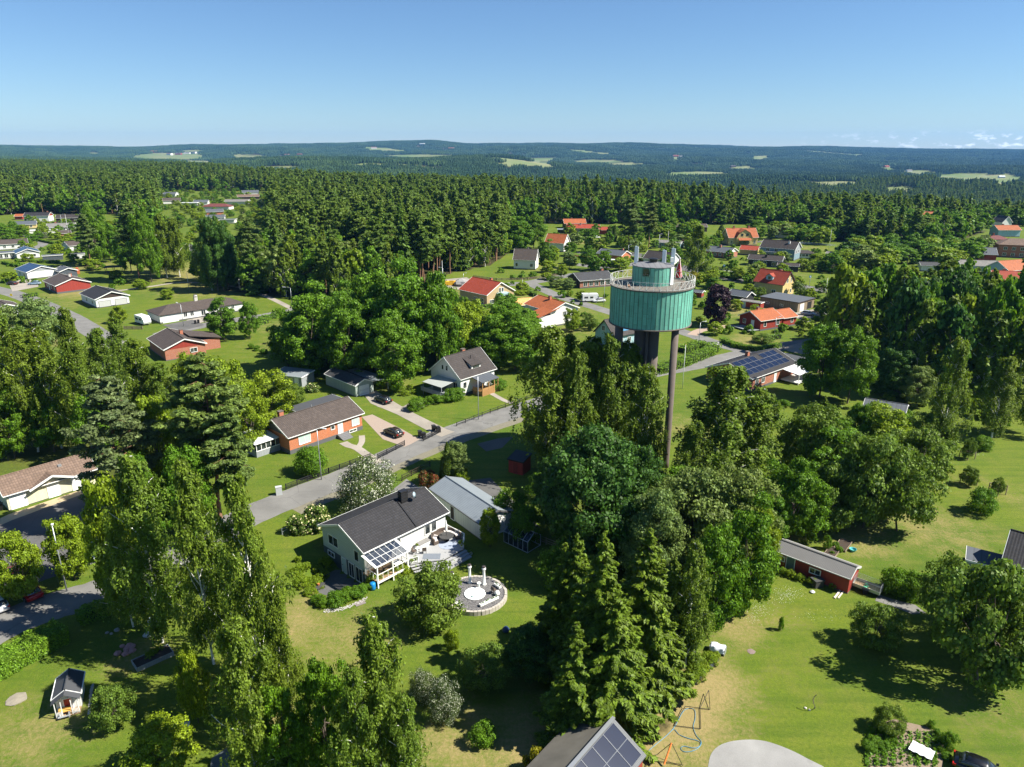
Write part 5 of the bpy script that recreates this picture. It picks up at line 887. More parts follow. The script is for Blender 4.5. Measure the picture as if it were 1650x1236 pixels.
proto('column', t_column, 'thuja', BARK, 1, 4500, 6, .95); proto('purple', t_broad, 'purple', BARK, 1, 9000, 10, 4.0, leaf=.22, zc=.52, rz=.48, nc=70); proto('purplebush', t_bush, 'purple', BARK, 1, 1800, 2.5, 1.6, leaf=.14)
# middle distance: one mesh per tree, trunk included
proto('m_broad', t_broad, 'maple', BARK, 4, 3600, 15, 5.0, one=True, leaf=.36, nc=55); proto('m_oak', t_broad, 'oak', BARK, 2, 3600, 15, 5.4, one=True, leaf=.36, nc=55); proto('m_lime', t_broad, 'lime', BARK, 2, 2800, 11, 4.2, one=True, leaf=.32, nc=45)
proto('m_grey', t_broad, 'grey', BARK, 2, 3200, 15, 5, one=True, leaf=.36, nc=55)
proto('m_birch', t_birch, 'birch', BIRCHB, 4, 4600, 20, 4.2, one=True, leaf=.25); LM['pine_mid'] = leafm('pine_canopy', (.118, .188, .028), .35, .4, .4); LM['spruce_mid'] = leafm('spruce_canopy', (.082, .155, .020), .35, .42, .35)
proto('m_pine', t_pine, 'pine_mid', PINEB, 4, 3600, 23, 3.6, one=True, leaf=.30, z0=.38, nb=40)
proto('m_spruce', t_spruce, 'spruce_mid', BARK, 3, 3800, 22, 3.2, one=True, leaf=.33, lev=26)
proto('m_bush', t_bush, 'maple', BARK, 3, 700, 2, 1.4, one=True, leaf=.16, nc=18)
proto('f_broad', t_broad, 'maple', BARK, 3, 1300, 15, 5, one=True, leaf=.58, nc=30); proto('f_birch', t_birch, 'birch', BIRCHB, 3, 1100, 19, 4, one=True, leaf=.5, nl=16); proto('f_pine', t_pine, 'pine_mid', PINEB, 4, 1300, 21, 3.5, one=True, leaf=.48, z0=.4, nb=26)
proto('f_spruce', t_spruce, 'spruce_mid', BARK, 3, 1300, 21, 3.0, one=True, leaf=.5, lev=18)
CAT = {'maple': ('maple_tree', 'maple'), 'lime': ('deciduous_tree', 'deciduous tree'), 'oak': ('oak_tree', 'tree'), 'grey': ('willow_tree', 'tree'), 'birch': ('birch_tree', 'birch'), 'pine': ('pine_tree', 'pine'), 'bluepine': ('pine_tree', 'pine'),  # lime shapes are bright leaved broadleaf trees of several species
       'spruce': ('spruce_tree', 'spruce'), 'apple': ('fruit_tree', 'fruit tree'), 'whitebush': ('flowering_shrub', 'shrub'), 'creambush': ('flowering_shrub', 'shrub'), 'bush': ('shrub', 'shrub'), 'limebush': ('shrub', 'shrub'), 'ballbush': ('shrub', 'shrub'), 'redbush': ('shrub', 'shrub'),
       'yellowbush': ('shrub', 'shrub'), 'column': ('thuja', 'thuja'), 'purple': ('copper_beech', 'tree'), 'purplebush': ('shrub', 'shrub'), 'm_broad': ('broadleaf_tree', 'tree'), 'm_oak': ('oak_tree', 'tree'), 'm_lime': ('deciduous_tree', 'deciduous tree'),
       'm_grey': ('willow_tree', 'tree'), 'm_birch': ('birch_tree', 'birch'), 'm_pine': ('pine_tree', 'pine'), 'm_spruce': ('spruce_tree', 'spruce'), 'm_bush': ('shrub', 'shrub')}
NT = {}
def plant(kind, x, y, h, wd, label, group=None, cat=None, name=None, sink=.05):
    wd = wd*{'spruce': 1.28}.get(kind, 1)
    L, H, R, one = PROTO[kind]; v = random.choice(L); H, R = v[2], v[3]; nm, ct = CAT[kind]; nm = name or nm; ct = cat or ct; NT[ct] = NT.get(ct, 0)+1
    sc = (wd/(2*R)*random.uniform(.95, 1.05), wd/(2*R)*random.uniform(.95, 1.05), h/H); rz = random.uniform(0, 6.283); lo = (x, y, T(x, y)-sink)
    if one:
        o = bpy.data.objects.new(nm, v[0]); C.objects.link(o); o.location = lo; o.scale = sc; o.rotation_euler = (0, 0, rz); tag(o, label, ct, group); return o
    r = empty(nm, lo, rz, label, ct, group)
    for m_, n_ in ((v[0], 'crown'), (v[1], 'trunk')):
        o = bpy.data.objects.new(n_, m_); C.objects.link(o); o.parent = r; o.scale = sc
    return r
def near_house(x, y):
    k = min(range(len(HF)), key=lambda i: math.hypot(HF[i][0]-x, HF[i][1]-y)-HF[i][2]); return HL[k]
def ptree(kind, bx, by, ty, wpx, label, group=None, **kw):
    """base pixel, top row and width in pixels -> real position, height and width"""
    x, y = P(bx, by); v = (ty-618)/FPX; h = CAMH-y*math.tan(PITCH+math.atan(v)); zc = y*math.cos(PITCH)+(CAMH-h/2)*math.sin(PITCH)
    return plant(kind, x, y, max(h, .5), wpx*zc/FPX, label, group, **kw)
# ------------------------------------------------------------------ near trees, one by one
G1 = 'birches in front of the pale garage'; 
TREES = [
 # left foreground
 ('lime', 210, 990, 765, 92, 'bright green maple beside the parking lot, left of the bare topped birch'),
 ('birch', 262, 1035, 733, 110, 'tall weeping birch with bare white top twigs, left of the twin birch'),
 ('birch', 345, 1070, 742, 105, 'tall weeping birch with forked white leader in the left birch group'),
 ('birch', 215, 1010, 850, 75, 'thin birch with a visible white stem beside the shaded street', ),
 ('birch', 428, 1150, 770, 108, 'largest weeping birch, standing alone just left of the pale green house'),
 ('birch', 385, 1090, 880, 66, 'weeping birch just behind the largest birch, its crown half hidden'),
 ('birch', 470, 1200, 945, 70, 'leaning birch with drooping twigs below the largest birch'),
 ('birch', 420, 1290, 1000, 110, 'birch at the bottom edge with drooping olive twigs'),
 ('birch', 622, 1300, 990, 110, 'slim dark birch with a white stem at the bottom centre of the photo'),
 ('birch', 590, 1330, 1080, 90, 'bushy birch at the bottom edge left of the slim dark birch'),
 ('birch', 660, 1320, 1120, 70, 'small birch at the bottom edge right of the slim dark birch'),
 ('maple', 530, 1250, 1065, 95, 'rounded green tree between the two foreground birches'),
 ('maple', 470, 1290, 1100, 75, 'dark rounded tree at the bottom edge under the birches'),
 ('lime', 320, 1165, 1045, 46, 'slim bright aspen beside the shaded flower bed'),
 ('apple', 186, 1172, 1110, 72, 'round apple tree right of the white playhouse'),
 ('lime', 268, 1262, 1172, 105, 'bright yellow green tree at the bottom left edge'),
 ('lime', 38, 968, 858, 75, 'young maple on the verge at the left edge, over the red car'),
 ('lime', 122, 935, 832, 68, 'young maple on the verge right beside the street lamp'),
 ('limebush', 430, 1020, 985, 60, 'low bright shrub below the sunken patio'),
 # pines and birches left
 ('pine', 355, 835, 572, 118, 'tallest dark scots pine left of the orange brick house'),
 ('pine', 383, 850, 662, 74, 'second scots pine, reaching in front of the glazed brick house porch'),
 ('bluepine', 212, 850, 607, 112, 'blue green pine right behind the pale yellow garage'),
 ('lime', 268, 815, 635, 90, 'bright green tree between the blue green pine and the tallest pine'),
 ('maple', 310, 870, 720, 80, 'shaded green tree under the tallest pine'),
 ('maple', 240, 890, 740, 70, 'shaded green tree in front of the blue green pine'),
 ('birch', 12, 728, 525, 80, 'birch at the left edge behind the pale yellow garage'), ('birch', 62, 728, 535, 75, 'birch with white stems straight above the garage roof'),
 ('birch', 100, 722, 548, 75, 'birch just left of the garage roof ridge end'), ('birch', 150, 735, 545, 75, 'birch between the garage and the blue green pine'),
 ('birch', 30, 690, 497, 85, 'rear birch at the left edge of the birch wood'), ('birch', 88, 690, 530, 85, 'rear birch in the middle of the birch wood'),
 ('birch', 135, 660, 497, 55, 'narrow dark birch standing above the birch wood beside the short street'), ('birch', 183, 690, 530, 75, 'leafy birch left of the red gabled brick house'),
 ('birch', 240, 700, 548, 72, 'drooping birch in front of the red gabled brick house'), ('birch', 275, 710, 585, 60, 'birch right below the red gable window'),
 ('birch', -20, 745, 590, 80, 'birch cut by the left edge beside the garage'), ('maple', 165, 755, 640, 60, 'dark bushy tree behind the garage corner'), ('maple', 25, 738, 630, 70, 'dark bushy tree left behind the garage'),
 ('maple', 88, 728, 640, 60, 'dark bushy tree behind the garage ridge'), ('birch', 205, 640, 512, 60, 'birch beside the street at the caravan lawn'),
 ('grey', 78, 610, 484, 95, 'round grey green tree below the black roofed house'), ('grey', 25, 600, 495, 70, 'grey green tree at the left edge below the street'),
 ('lime', 330, 690, 570, 70, 'yellow green tree right below the red gabled house'), ('lime', 378, 700, 578, 95, 'large yellow green tree left of the brick house'), ('lime', 435, 680, 600, 75, 'yellow green tree in front of the grey shed'),
 ('lime', 405, 725, 625, 70, 'low yellow green tree next to the white porch roof'), ('apple', 470, 655, 618, 40, 'low fruit tree below the grey shed'),
 ('maple', 362, 548, 478, 50, 'dark green tree at the corner of the long white bungalow'), ('maple', 403, 545, 487, 34, 'small round tree right of the long white bungalow'),
 # centre broadleaf belt
 ('maple', 503, 600, 458, 105, 'big bright maple at the left end of the belt behind the grey garage'), ('maple', 465, 596, 500, 60, 'maple at the lawn edge, leftmost of the belt'), ('maple', 560, 610, 478, 95, 'maple right above the grey garage'),
 ('maple', 650, 600, 425, 120, 'tallest maple in the middle of the belt'), ('maple', 610, 585, 440, 90, 'maple left of the tallest maple in the belt'), ('maple', 705, 600, 440, 90, 'maple behind the chimney of the white gabled house'),
 ('maple', 640, 628, 510, 85, 'shaded maple above the carport'), ('lime', 745, 585, 485, 80, 'bright tree behind the roof of the white gabled house'), ('maple', 795, 590, 495, 80, 'green tree right of the white gabled house roof'),
 ('maple', 830, 595, 505, 80, 'green tree left of the light blue gable under the tower'), ('lime', 845, 560, 525, 45, 'low shrubby tree left of the young orchard'), ('apple', 770, 470, 455, 26, 'small tree behind the yellow brick house'),
 ('maple', 600, 560, 465, 70, 'rear maple near the dark parking roof'), ('maple', 555, 575, 455, 70, 'rear maple peeking over the belt'), ('maple', 760, 520, 492, 60, 'tree behind the greenhouse in the middle gardens'),
 ('lime', 815, 535, 505, 60, 'tree in front of the white house with orange roof'), ('lime', 921, 535, 497, 26, 'young orchard tree beside the white house with orange roof'), ('apple', 950, 532, 505, 26, 'thin fruit tree on the lawn left of the tower'), 
 # tower trees
 ('birch', 882, 765, 528, 122, 'weeping birch with dark curtains, leftmost of the tower birches'), ('birch', 945, 745, 545, 108, 'birch in the middle of the tower group'), ('birch', 1005, 745, 552, 100, 'birch right in front of the thick tower shaft'), 
 ('birch', 975, 755, 538, 78, 'birch filling the gap between the tower birches'), ('birch', 925, 775, 565, 80, 'lower birch in front of the tower birches'),
 ('birch', 1035, 790, 590, 75, 'olive birch left of the slim tower leg'), ('birch', 912, 730, 540, 75, 'birch between the two leftmost tower birches'),
 ('birch', 1155, 810, 590, 150, 'wide birch right of the slim tower leg'), ('birch', 1210, 800, 625, 90, 'birch in front of the solar roofed brick house'), ('birch', 1110, 830, 680, 70, 'olive birch low beside the tower leg base'),
 ('oak', 955, 900, 690, 175, 'big dark green oak in front of the tower'), ('oak', 1015, 880, 722, 100, 'dark oak crown right of the big oak'), ('oak', 895, 850, 725, 80, 'dark tree beside the red garden shed'),
 ('grey', 1110, 930, 755, 130, 'pale grey green willow below the tower leg'), ('grey', 1055, 960, 790, 110, 'grey green willow in the dark hollow'), ('grey', 1175, 930, 755, 120, 'pale grey green willow left of the allotment shed trees'),
 ('maple', 1190, 985, 800, 95, 'rounded green tree left of the red allotment shed'), ('maple', 1150, 1010, 850, 90, 'green tree in front of the willow above the mown meadow'), ('lime', 1215, 945, 815, 60, 'bright tree at the left end of the red allotment shed'),
 ('maple', 1272, 868, 740, 98, 'round maple right of the willows behind the allotment shed'), ('maple', 1235, 880, 790, 60, 'small maple behind the allotment shed'),
 ('spruce', 960, 1150, 868, 118, 'tall spruce in the middle of the foreground spruces'), ('spruce', 1030, 1115, 862, 112, 'tall spruce with the highest tip, rightmost of the foreground spruces'), ('spruce', 905, 1080, 882, 80, 'spruce at the left end of the foreground spruces'),
 ('spruce', 985, 1180, 960, 115, 'low broad spruce nearest the solar roof'), ('spruce', 925, 1190, 1010, 90, 'shaded spruce left of the solar roof tank'), ('birch', 1105, 1075, 875, 72, 'young birch right beside the foreground spruces'), ('spruce', 1075, 1060, 905, 70, 'spruce half hidden behind the young birch'),
 ('maple', 905, 1035, 945, 60, 'leafy tree at the dark edge left of the spruces'),
 # garden of the pale green house
 ('apple', 694, 1003, 915, 108, 'spreading apple tree beside the hot tub terrace'), ('apple', 783, 1108, 1040, 84, 'grey leaved fruit tree on the lower lawn'), ('limebush', 727, 1048, 1012, 26, 'small sapling in the middle of the lower lawn'),
 ('whitebush', 590, 822, 745, 92, 'big white blossoming lilac between the street and the dark roof'), ('creambush', 508, 852, 815, 50, 'hydrangea hedge with cream flower spikes by the street'), ('creambush', 482, 858, 830, 36, 'low shrub at the left end of the hydrangea hedge'),
 ('whitebush', 716, 1158, 1100, 58, 'round white flowering bush on the lower lawn'), ('whitebush', 683, 1130, 1080, 42, 'smaller white flowering bush left of the round one'), ('bush', 775, 1196, 1165, 46, 'low flowering bush at the bottom of the lower lawn'),
 ('column', 722, 781, 712, 18, 'narrow columnar thuja beside the metal garage roof'), ('column', 714, 779, 735, 12, 'shorter columnar thuja left of the tall one'), ('grey', 735, 778, 712, 46, 'round grey shrub behind the columnar thuja'), ('redbush', 692, 783, 757, 36, 'reddish shrub beside the driveway gate'),
 ('limebush', 742, 782, 755, 30, 'bright shrub right of the columnar thuja'), ('lime', 790, 882, 818, 34, 'narrow tree growing against the metal roofed garage'), ('ballbush', 503, 762, 722, 56, 'round clipped bush on the brick house lawn'),
 ('yellowbush', 862, 1245, 1205, 36, 'yellow leaved shrub beside the solar roof'), ('oak', 855, 1090, 1010, 90, 'dark shrubby tree in the shade left of the spruces'), ('bush', 880, 1060, 1015, 60, 'shaded bush on the dark lawn edge'),
 ('bush', 820, 840, 790, 60, 'shaded currant bush right of the metal garage'), ('bush', 850, 870, 815, 60, 'shaded bush beside the greenhouse'), ('bush', 870, 800, 765, 60, 'shaded bush beside the red garden shed'), ('bush', 905, 940, 880, 80, 'dark bush at the edge of the upper lawn'),
 # right side
 ('apple', 1305, 770, 655, 110, 'dense green fruit tree below the brick house with solar roof'), ('maple', 1345, 790, 690, 105, 'green tree in the middle of the right orchard group'), ('apple', 1390, 850, 700, 130, 'widest fruit tree of the right orchard group'),
 ('apple', 1445, 855, 735, 115, 'fruit tree above the climbing frame on the mown meadow'), ('apple', 1475, 780, 690, 105, 'fruit tree at the right end of the orchard group'), ('apple', 1330, 850, 745, 100, 'fruit tree shading the blue slide'), ('lime', 1420, 740, 655, 90, 'bright tree behind the small dark roof'),
 ('maple', 1378, 735, 652, 45, 'small tree left of the small dark roof'), ('spruce', 1326, 668, 638, 16, 'small dark conifer on the brick house lawn'), ('birch', 1512, 730, 545, 62, 'weeping birch leaning over the far end of the meadow'), ('birch', 1598, 705, 575, 62, 'narrow weeping birch with a white stem at the meadow edge'),
 ('birch', 1655, 700, 500, 70, 'tall birch at the right edge beyond the meadow'), ('oak', 1435, 640, 562, 66, 'dark round hawthorn in the shaded garden'), ('grey', 1475, 655, 590, 50, 'grey shrub tree in the shaded garden'),
 ('maple', 1320, 640, 525, 75, 'green tree right of the red house driveway'), ('maple', 1365, 650, 530, 80, 'broad green tree behind the wooden pergola'), ('bush', 1247, 686, 668, 20, 'clipped shrub by the brick house terrace'), ('ballbush', 1318, 628, 610, 18, 'round clipped shrub by the wooden screen'),
 ('apple', 1558, 740, 705, 20, 'young caged fruit tree nearest the meadow hedge'), ('apple', 1560, 782, 752, 28, 'young caged fruit tree in the middle of the meadow'), ('apple', 1606, 797, 768, 20, 'young caged fruit tree nearest the black roof'), ('bush', 1580, 828, 788, 50, 'round bush on the meadow below the caged trees'), ('bush', 1582, 723, 702, 34, 'low bush beside the upper caged tree'),
 ('apple', 1575, 1095, 905, 175, 'large spreading cherry tree casting a long shadow at the lower right'), ('apple', 1625, 1060, 930, 110, 'second crown of the cherry at the right edge'), ('apple', 1520, 1010, 900, 90, 'fruit tree in front of the grey roofed hutch'), ('apple', 1410, 1040, 975, 74, 'low spreading fruit tree beside the gravel path'),
 ('bush', 1440, 955, 918, 46, 'bush behind the cage trailer'), ('bush', 1475, 962, 922, 52, 'bush right of the cage trailer'), ('apple', 1430, 1178, 1140, 50, 'leafless grey berry bush at the top of the vegetable bed'), 
 ('bush', 1258, 1016, 994, 10, 'tiny dark clipped tree on the mown meadow'), ('bush', 1330, 885, 862, 16, 'leafy plant in the compost box'), ('limebush', 1300, 922, 895, 18, 'climbing plant on the red allotment shed wall'),
 ('bush', 1530, 1205, 1180, 26, 'herb clump at the right side of the vegetable bed'), ('bush', 1280, 790, 775, 20, 'small bush beside the shaded maple'), ('bush', 1500, 1172, 1160, 14, 'small plant above the vegetable bed'),
 # town gardens
 ('purple', 1150, 524, 460, 48, 'dark purple copper beech beside the tower'), ('purplebush', 1211, 427, 418, 9, 'small purple shrub left of the black bungalow'), ('purplebush', 1228, 428, 418, 13, 'larger purple shrub in front of the black bungalow'), ('purplebush', 982, 386, 374, 11, 'dark round purple tree by the yellow bungalow'),
 ('birch', 1120, 448, 363, 42, 'tall birch right behind the tower beside the highway'), ('column', 990, 389, 362, 8, 'dark columnar conifer behind the far car park'), ('pine', 1013, 408, 318, 36, 'tall pine standing alone by the far car park'), ('pine', 1045, 398, 325, 30, 'tall conifer right of the lone pine'),
 ('maple', 948, 435, 396, 26, 'green tree left of the black roofed brick bungalow'), ('column', 1161, 386, 362, 14, 'dark conifer left of the yellow mansard house'), ('maple', 860, 400, 345, 40, 'broadleaf tree left of the small white house with orange roof'), ('maple', 835, 405, 350, 45, 'dense tree behind the white gabled house with brown roof'),
 ('maple', 880, 425, 385, 30, 'shaded tree right of the white gabled house with brown roof'), ('lime', 905, 447, 425, 20, 'small tree by the driveway of the dark brown bungalow'), ('grey', 895, 463, 445, 24, 'grey olive shrub in front of the dark brown bungalow'), ('grey', 915, 466, 448, 22, 'round shrub below the dark brown gable'),
 ('lime', 1145, 462, 440, 26, 'fruit tree on the highway lawn left of the copper beech'), ('lime', 1190, 452, 430, 26, 'fruit tree on the highway lawn by the road sign'), ('yellowbush', 1118, 455, 438, 26, 'yellow green shrub right of the tower railing'), ('lime', 1318, 432, 408, 38, 'broad lime green tree in front of the dark brick bungalow'),
 ('apple', 1228, 552, 538, 34, 'spreading fruit tree in front of the red house'), ('apple', 1222, 482, 462, 22, 'fruit tree between the black shed and the wooden garage'), ('maple', 1215, 388, 350, 34, 'tree right behind the yellow mansard house'),
 ('maple', 748, 502, 478, 18, 'clipped round shrub beside the greenhouse'), ('limebush', 842, 475, 468, 26, 'yellow green shrub beside the yellow brick house'), ('limebush', 867, 487, 478, 18, 'shrub at the street bend'), ('bush', 858, 448, 437, 16, 'shrub in front of the white gabled house'),
 ('lime', 152, 426, 0, 0, ''), 
]
TREES = [t for t in TREES if t[4] > 0]
for t in TREES: ptree(*t)
# trees of the left park, one by one
for (bx, by, ty, wd, k, lab) in [(147, 430, 345, 30, 'pine', 'tall bare stemmed pine right of the white brown roofed bungalow'), (160, 425, 330, 36, 'maple', 'twin stemmed tree in the park beside the tall pine'), (178, 422, 338, 34, 'maple', 'dense green tree over the dark pergola'),
        (225, 452, 328, 44, 'pine', 'tall pine in the middle of the left park'), (245, 455, 335, 46, 'maple', 'round crowned tree in the left park beside the tall pine'), (270, 448, 345, 44, 'birch', 'double stemmed weeping birch on the park lawn'), (290, 446, 352, 40, 'birch', 'weeping birch on the park lawn right of the double one'),
        (342, 468, 355, 50, 'birch', 'birch with white stem at the footpath'), (352, 470, 350, 46, 'oak', 'dark tree at the footpath right of the white stemmed birch'), (368, 468, 362, 44, 'oak', 'dark tree above the long white bungalow'), (412, 472, 352, 40, 'pine', 'slender pine above the long white bungalow'),
        (212, 440, 360, 40, 'maple', 'bushy tree right of the dark pergola'), (255, 440, 362, 40, 'maple', 'bushy tree filling the middle of the park'), (228, 466, 450, 24, 'lime', 'small round garden tree on the lawn above the white bungalow'), (270, 482, 465, 22, 'lime', 'small tree beside the terrace of the long white bungalow'),
        (193, 521, 492, 24, 'lime', 'flat topped small tree beside the caravan'), (115, 388, 376, 22, 'lime', 'shrub tree below the grey roofed house'), (70, 384, 374, 18, 'whitebush', 'pale flowering tree in front of the flat carport'), (32, 382, 362, 26, 'maple', 'tree left of the flat carport'), (8, 388, 360, 30, 'maple', 'tree at the left edge above the brown roof')]:
    ptree(k, bx, by, ty, wd, lab)

# ------------------------------------------------------------------ belts of trees that are filled in, still one object each
def inpoly(x, y, poly):
    c = False; n = len(poly)
    for i in range(n):
        x1, y1 = poly[i]; x2, y2 = poly[(i+1) % n]
        if (y1 > y) != (y2 > y) and x < (x2-x1)*(y-y1)/(y2-y1)+x1: c = not c
    return c
def fill(poly, sp, kinds, hr, wr, label, group, jit=.38, seed=1):
    W_ = [P(*p) for p in poly]; rr = random.Random(seed); xs = [p[0] for p in W_]; ys = [p[1] for p in W_]; y = min(ys); n = 0; row = 0
    while y < max(ys):
        x = min(xs)+(sp/2 if row % 2 else 0)
        while x < max(xs):
            a = x+rr.uniform(-jit, jit)*sp; b_ = y+rr.uniform(-jit, jit)*sp
            if inpoly(a, b_, W_) and (sp < 14 or all(math.hypot(q[0]-a, q[1]-b_) > q[2]*.9+1.5 for q in HF)):
                k = rr.choices([q[0] for q in kinds], [q[1] for q in kinds])[0]
                nm = CAT[k][0].replace('_', ' '); h = rr.uniform(*hr); fx_ = (a-min(xs))/(max(xs)-min(xs)); fy_ = (b_-min(ys))/(max(ys)-min(ys)); low = h < (hr[0]+hr[1])/2
                q_ = ('shorter ' if low else 'taller ')+label.replace('@', nm)+', '+('front ' if fy_ < .4 else 'rear ' if fy_ > .7 else 'middle ')+('left' if fx_ < .33 else 'right' if fx_ > .67 else 'centre')
                ws_ = q_.split(' ')
                if len(ws_) > 16: q_ = ' '.join(w_ for w_ in ws_ if w_ not in ('the', 'tall', 'inner', 'rounded', 'rear'))
                plant(k, a, b_, h, rr.uniform(*wr), q_, group); n += 1
            x += sp
        y += sp*.87; row += 1
    return n
MIXR = [('m_birch', 5), ('m_broad', 3.2), ('m_oak', .7), ('m_lime', 1.6), ('m_pine', .5)]
fill([(1335, 575), (1345, 555), (1420, 545), (1690, 560), (1720, 640), (1640, 665), (1560, 640), (1500, 650), (1440, 620), (1395, 590)], 8.0, MIXR, (19, 24), (7.5, 10), 'tall @ in the dense wood behind the right orchard', 'trees of the wood right of the solar roofed house', seed=5)
fill([(1320, 555), (1345, 485), (1440, 480), (1560, 490), (1690, 495), (1700, 560), (1560, 545), (1400, 545)], 9, MIXR, (9, 13.5), (8, 11), '@ in the rear row of the wood below the red apartment block', 'rear trees of the right wood', seed=6)
fill([(1335, 440), (1360, 405), (1470, 405), (1560, 400), (1590, 410), (1540, 440), (1470, 425), (1440, 445)], 9.5, [('m_broad', 4), ('m_oak', 1), ('m_grey', 1), ('m_lime', 2)], (6, 10), (9, 12), 'rounded @ among the gardens left of the red apartment block', 'garden trees left of the apartment block', seed=8)
fill([(1440, 470), (1400, 455), (1480, 446), (1580, 460), (1600, 478)], 9, [('m_broad', 4), ('m_birch', 1), ('m_lime', 3)], (3, 5.5), (5, 8), '@ between the grey roofs and the right wood', 'trees between the roofs and the right wood', seed=9)
fill([(1040, 376), (1050, 371), (1110, 371), (1150, 376), (1120, 384), (1060, 384)], 9, [('m_broad', 3), ('m_lime', 2)], (6, 9), (7, 10), '@ behind the low blue walled bungalow', 'trees behind the blue walled bungalow', seed=12)
fill([(1235, 386), (1240, 376), (1310, 378), (1345, 395), (1330, 402), (1290, 392)], 10, [('m_broad', 3), ('m_lime', 2), ('m_grey', 1)], (7, 10), (8, 11), '@ behind the grey mansard house', 'trees behind the grey mansard house', seed=13)
fill([(1100, 408), (1110, 396), (1160, 392), (1160, 400), (1130, 414)], 9, [('m_broad', 2), ('m_lime', 2)], (5, 8), (6, 9), '@ between the tower birch and the yellow mansard house', 'trees left of the yellow mansard house', seed=14)
fill([(720, 560), (745, 520), (860, 528), (860, 560), (835, 580), (800, 560)], 7.5, [('m_broad', 3), ('m_lime', 1)], (5, 9), (6, 9), '@ in the overgrown gardens left of the tower birches', 'trees of the overgrown middle gardens', seed=15)
fill([(1000, 1160), (905, 1170), (880, 1120), (940, 1040), (1010, 1080)], 6.5, [('spruce', 1)], (13, 17), (5.5, 7), 'inner spruce hidden among the foreground spruces', 'inner foreground spruces', seed=16)
fill([(245, 960), (330, 930), (420, 900), (440, 990), (330, 1030), (250, 1020)], 9.5, [('maple', 1), ('birch', 1)], (6, 10), (4, 6), '@ in the undergrowth below the left birches', 'undergrowth trees of the left birch group', seed=17)
fill([(940, 860), (1040, 830), (1190, 860), (1180, 960), (1060, 960), (960, 930)], 7.5, [('oak', 2), ('maple', 1), ('grey', 1)], (8, 12), (7, 9), '@ in the dark hollow between the tower and the spruces', 'trees of the hollow below the tower', seed=18)
fill([(1290, 730), (1400, 700), (1500, 720), (1490, 790), (1400, 830), (1310, 820)], 7.0, [('apple', 3), ('maple', 1)], (5, 7.5), (6, 8), 'inner @ of the right orchard group', 'inner trees of the right orchard group', seed=19)
fill([(258, 306), (436, 306), (436, 400), (420, 440), (330, 440), (262, 405)], 17, [('m_broad', 3), ('m_birch', 1), ('m_lime', 2)], (3, 5.5), (5, 7), 'garden @ in the far clearing', 'garden trees of the far clearing', seed=31)
fill([(-20, 362), (205, 362), (215, 420), (150, 455), (80, 415), (-20, 400)], 14, [('m_broad', 3), ('m_lime', 2)], (4, 7), (5, 7), 'garden @ among the left bungalows', 'garden trees of the left bungalows', seed=32)
fill([(880, 376), (1110, 376), (1110, 436), (1000, 440), (880, 440)], 16, [('m_broad', 3), ('m_lime', 2), ('m_grey', 1)], (4, 8), (5, 8), 'garden @ around the far car park', 'garden trees around the far car park', seed=33)
fill([(1125, 410), (1330, 405), (1335, 500), (1200, 545), (1125, 500)], 14, [('m_broad', 3), ('m_lime', 3), ('m_grey', 1)], (3.5, 6), (4, 6), 'garden @ among the right villas', 'garden trees of the right villas', seed=34)
fill([(462, 592), (480, 545), (560, 535), (700, 530), (845, 545), (850, 578), (800, 592), (700, 600), (640, 618), (560, 598)], 8.5, [('maple', 4), ('lime', 1)], (8, 13), (8, 11), 'inner @ of the green belt behind the grey garage', 'inner trees of the maple belt', seed=41)
# ------------------------------------------------------------------ shrubs in the gardens
def shrubs(pts, label, kind='bush', s=(1.2, 2.2), group=None):
    OR = ['leftmost', 'second from left', 'third from left', 'fourth from left', 'fifth from left', 'sixth from left', 'seventh from left', 'eighth from left', 'ninth from left', 'tenth from left', 'eleventh from left', 'twelfth from left']+['among the last to the right']*20
    for i, (x, y) in enumerate(sorted(pts)):
        a = P(x, y); h = random.uniform(*s); plant(kind, a[0], a[1], h, h*random.uniform(1.1, 1.6), label+(', '+OR[i] if len(pts) > 1 else ''), group or label)
shrubs([(673, 658), (690, 653), (703, 650), (716, 648), (729, 645), (738, 643), (664, 662)], 'rounded shrub in the row below the white gabled house deck', 'bush', (1.5, 2.6), 'shrubs below the white gabled house')
shrubs([(645, 632), (653, 637), (660, 628), (668, 634)], 'rose bush beside the gravel driveway', 'limebush', (1.0, 1.8), 'bushes left of the white gabled house')
shrubs([(800, 628)], 'dark round shrub right of the wooden porch steps', 'bush', (2.4, 2.6)); shrubs([(504, 631)], 'cream flowering shrub beside the grey garage', 'creambush', (1.9, 2.1))
shrubs([(600, 940), (612, 938), (622, 935), (633, 930), (645, 924)], 'leafy plant in the bed under the glazed porch', 'limebush', (.8, 1.6), 'plants under the glazed porch')
shrubs([(520, 975), (530, 974), (542, 973), (554, 970), (566, 966), (577, 960), (588, 953), (510, 970), (535, 968), (560, 962), (572, 955)], 'clipped shrub in the hedge below the sunken patio', 'bush', (.9, 1.5), 'shrubs hedging the sunken patio')
shrubs([(490, 930), (500, 945), (485, 945), (497, 958), (478, 925), (507, 932), (495, 915), (480, 905), (512, 912), (525, 905), (520, 920), (505, 955)], 'leafy plant in the sunny bed left of the sunken patio', 'limebush', (.8, 1.6), 'plants left of the sunken patio')
shrubs([(1100, 1112), (1110, 1100), (1118, 1092), (1128, 1082), (1138, 1072), (1147, 1064)], 'leafy kitchen plant in the raised beds', 'limebush', (1.0, 1.5), 'plants of the raised beds by the spruces')
shrubs([(1092, 1112)], 'yellow leaved plant in the lowest raised bed', 'yellowbush', (1.3, 1.4))
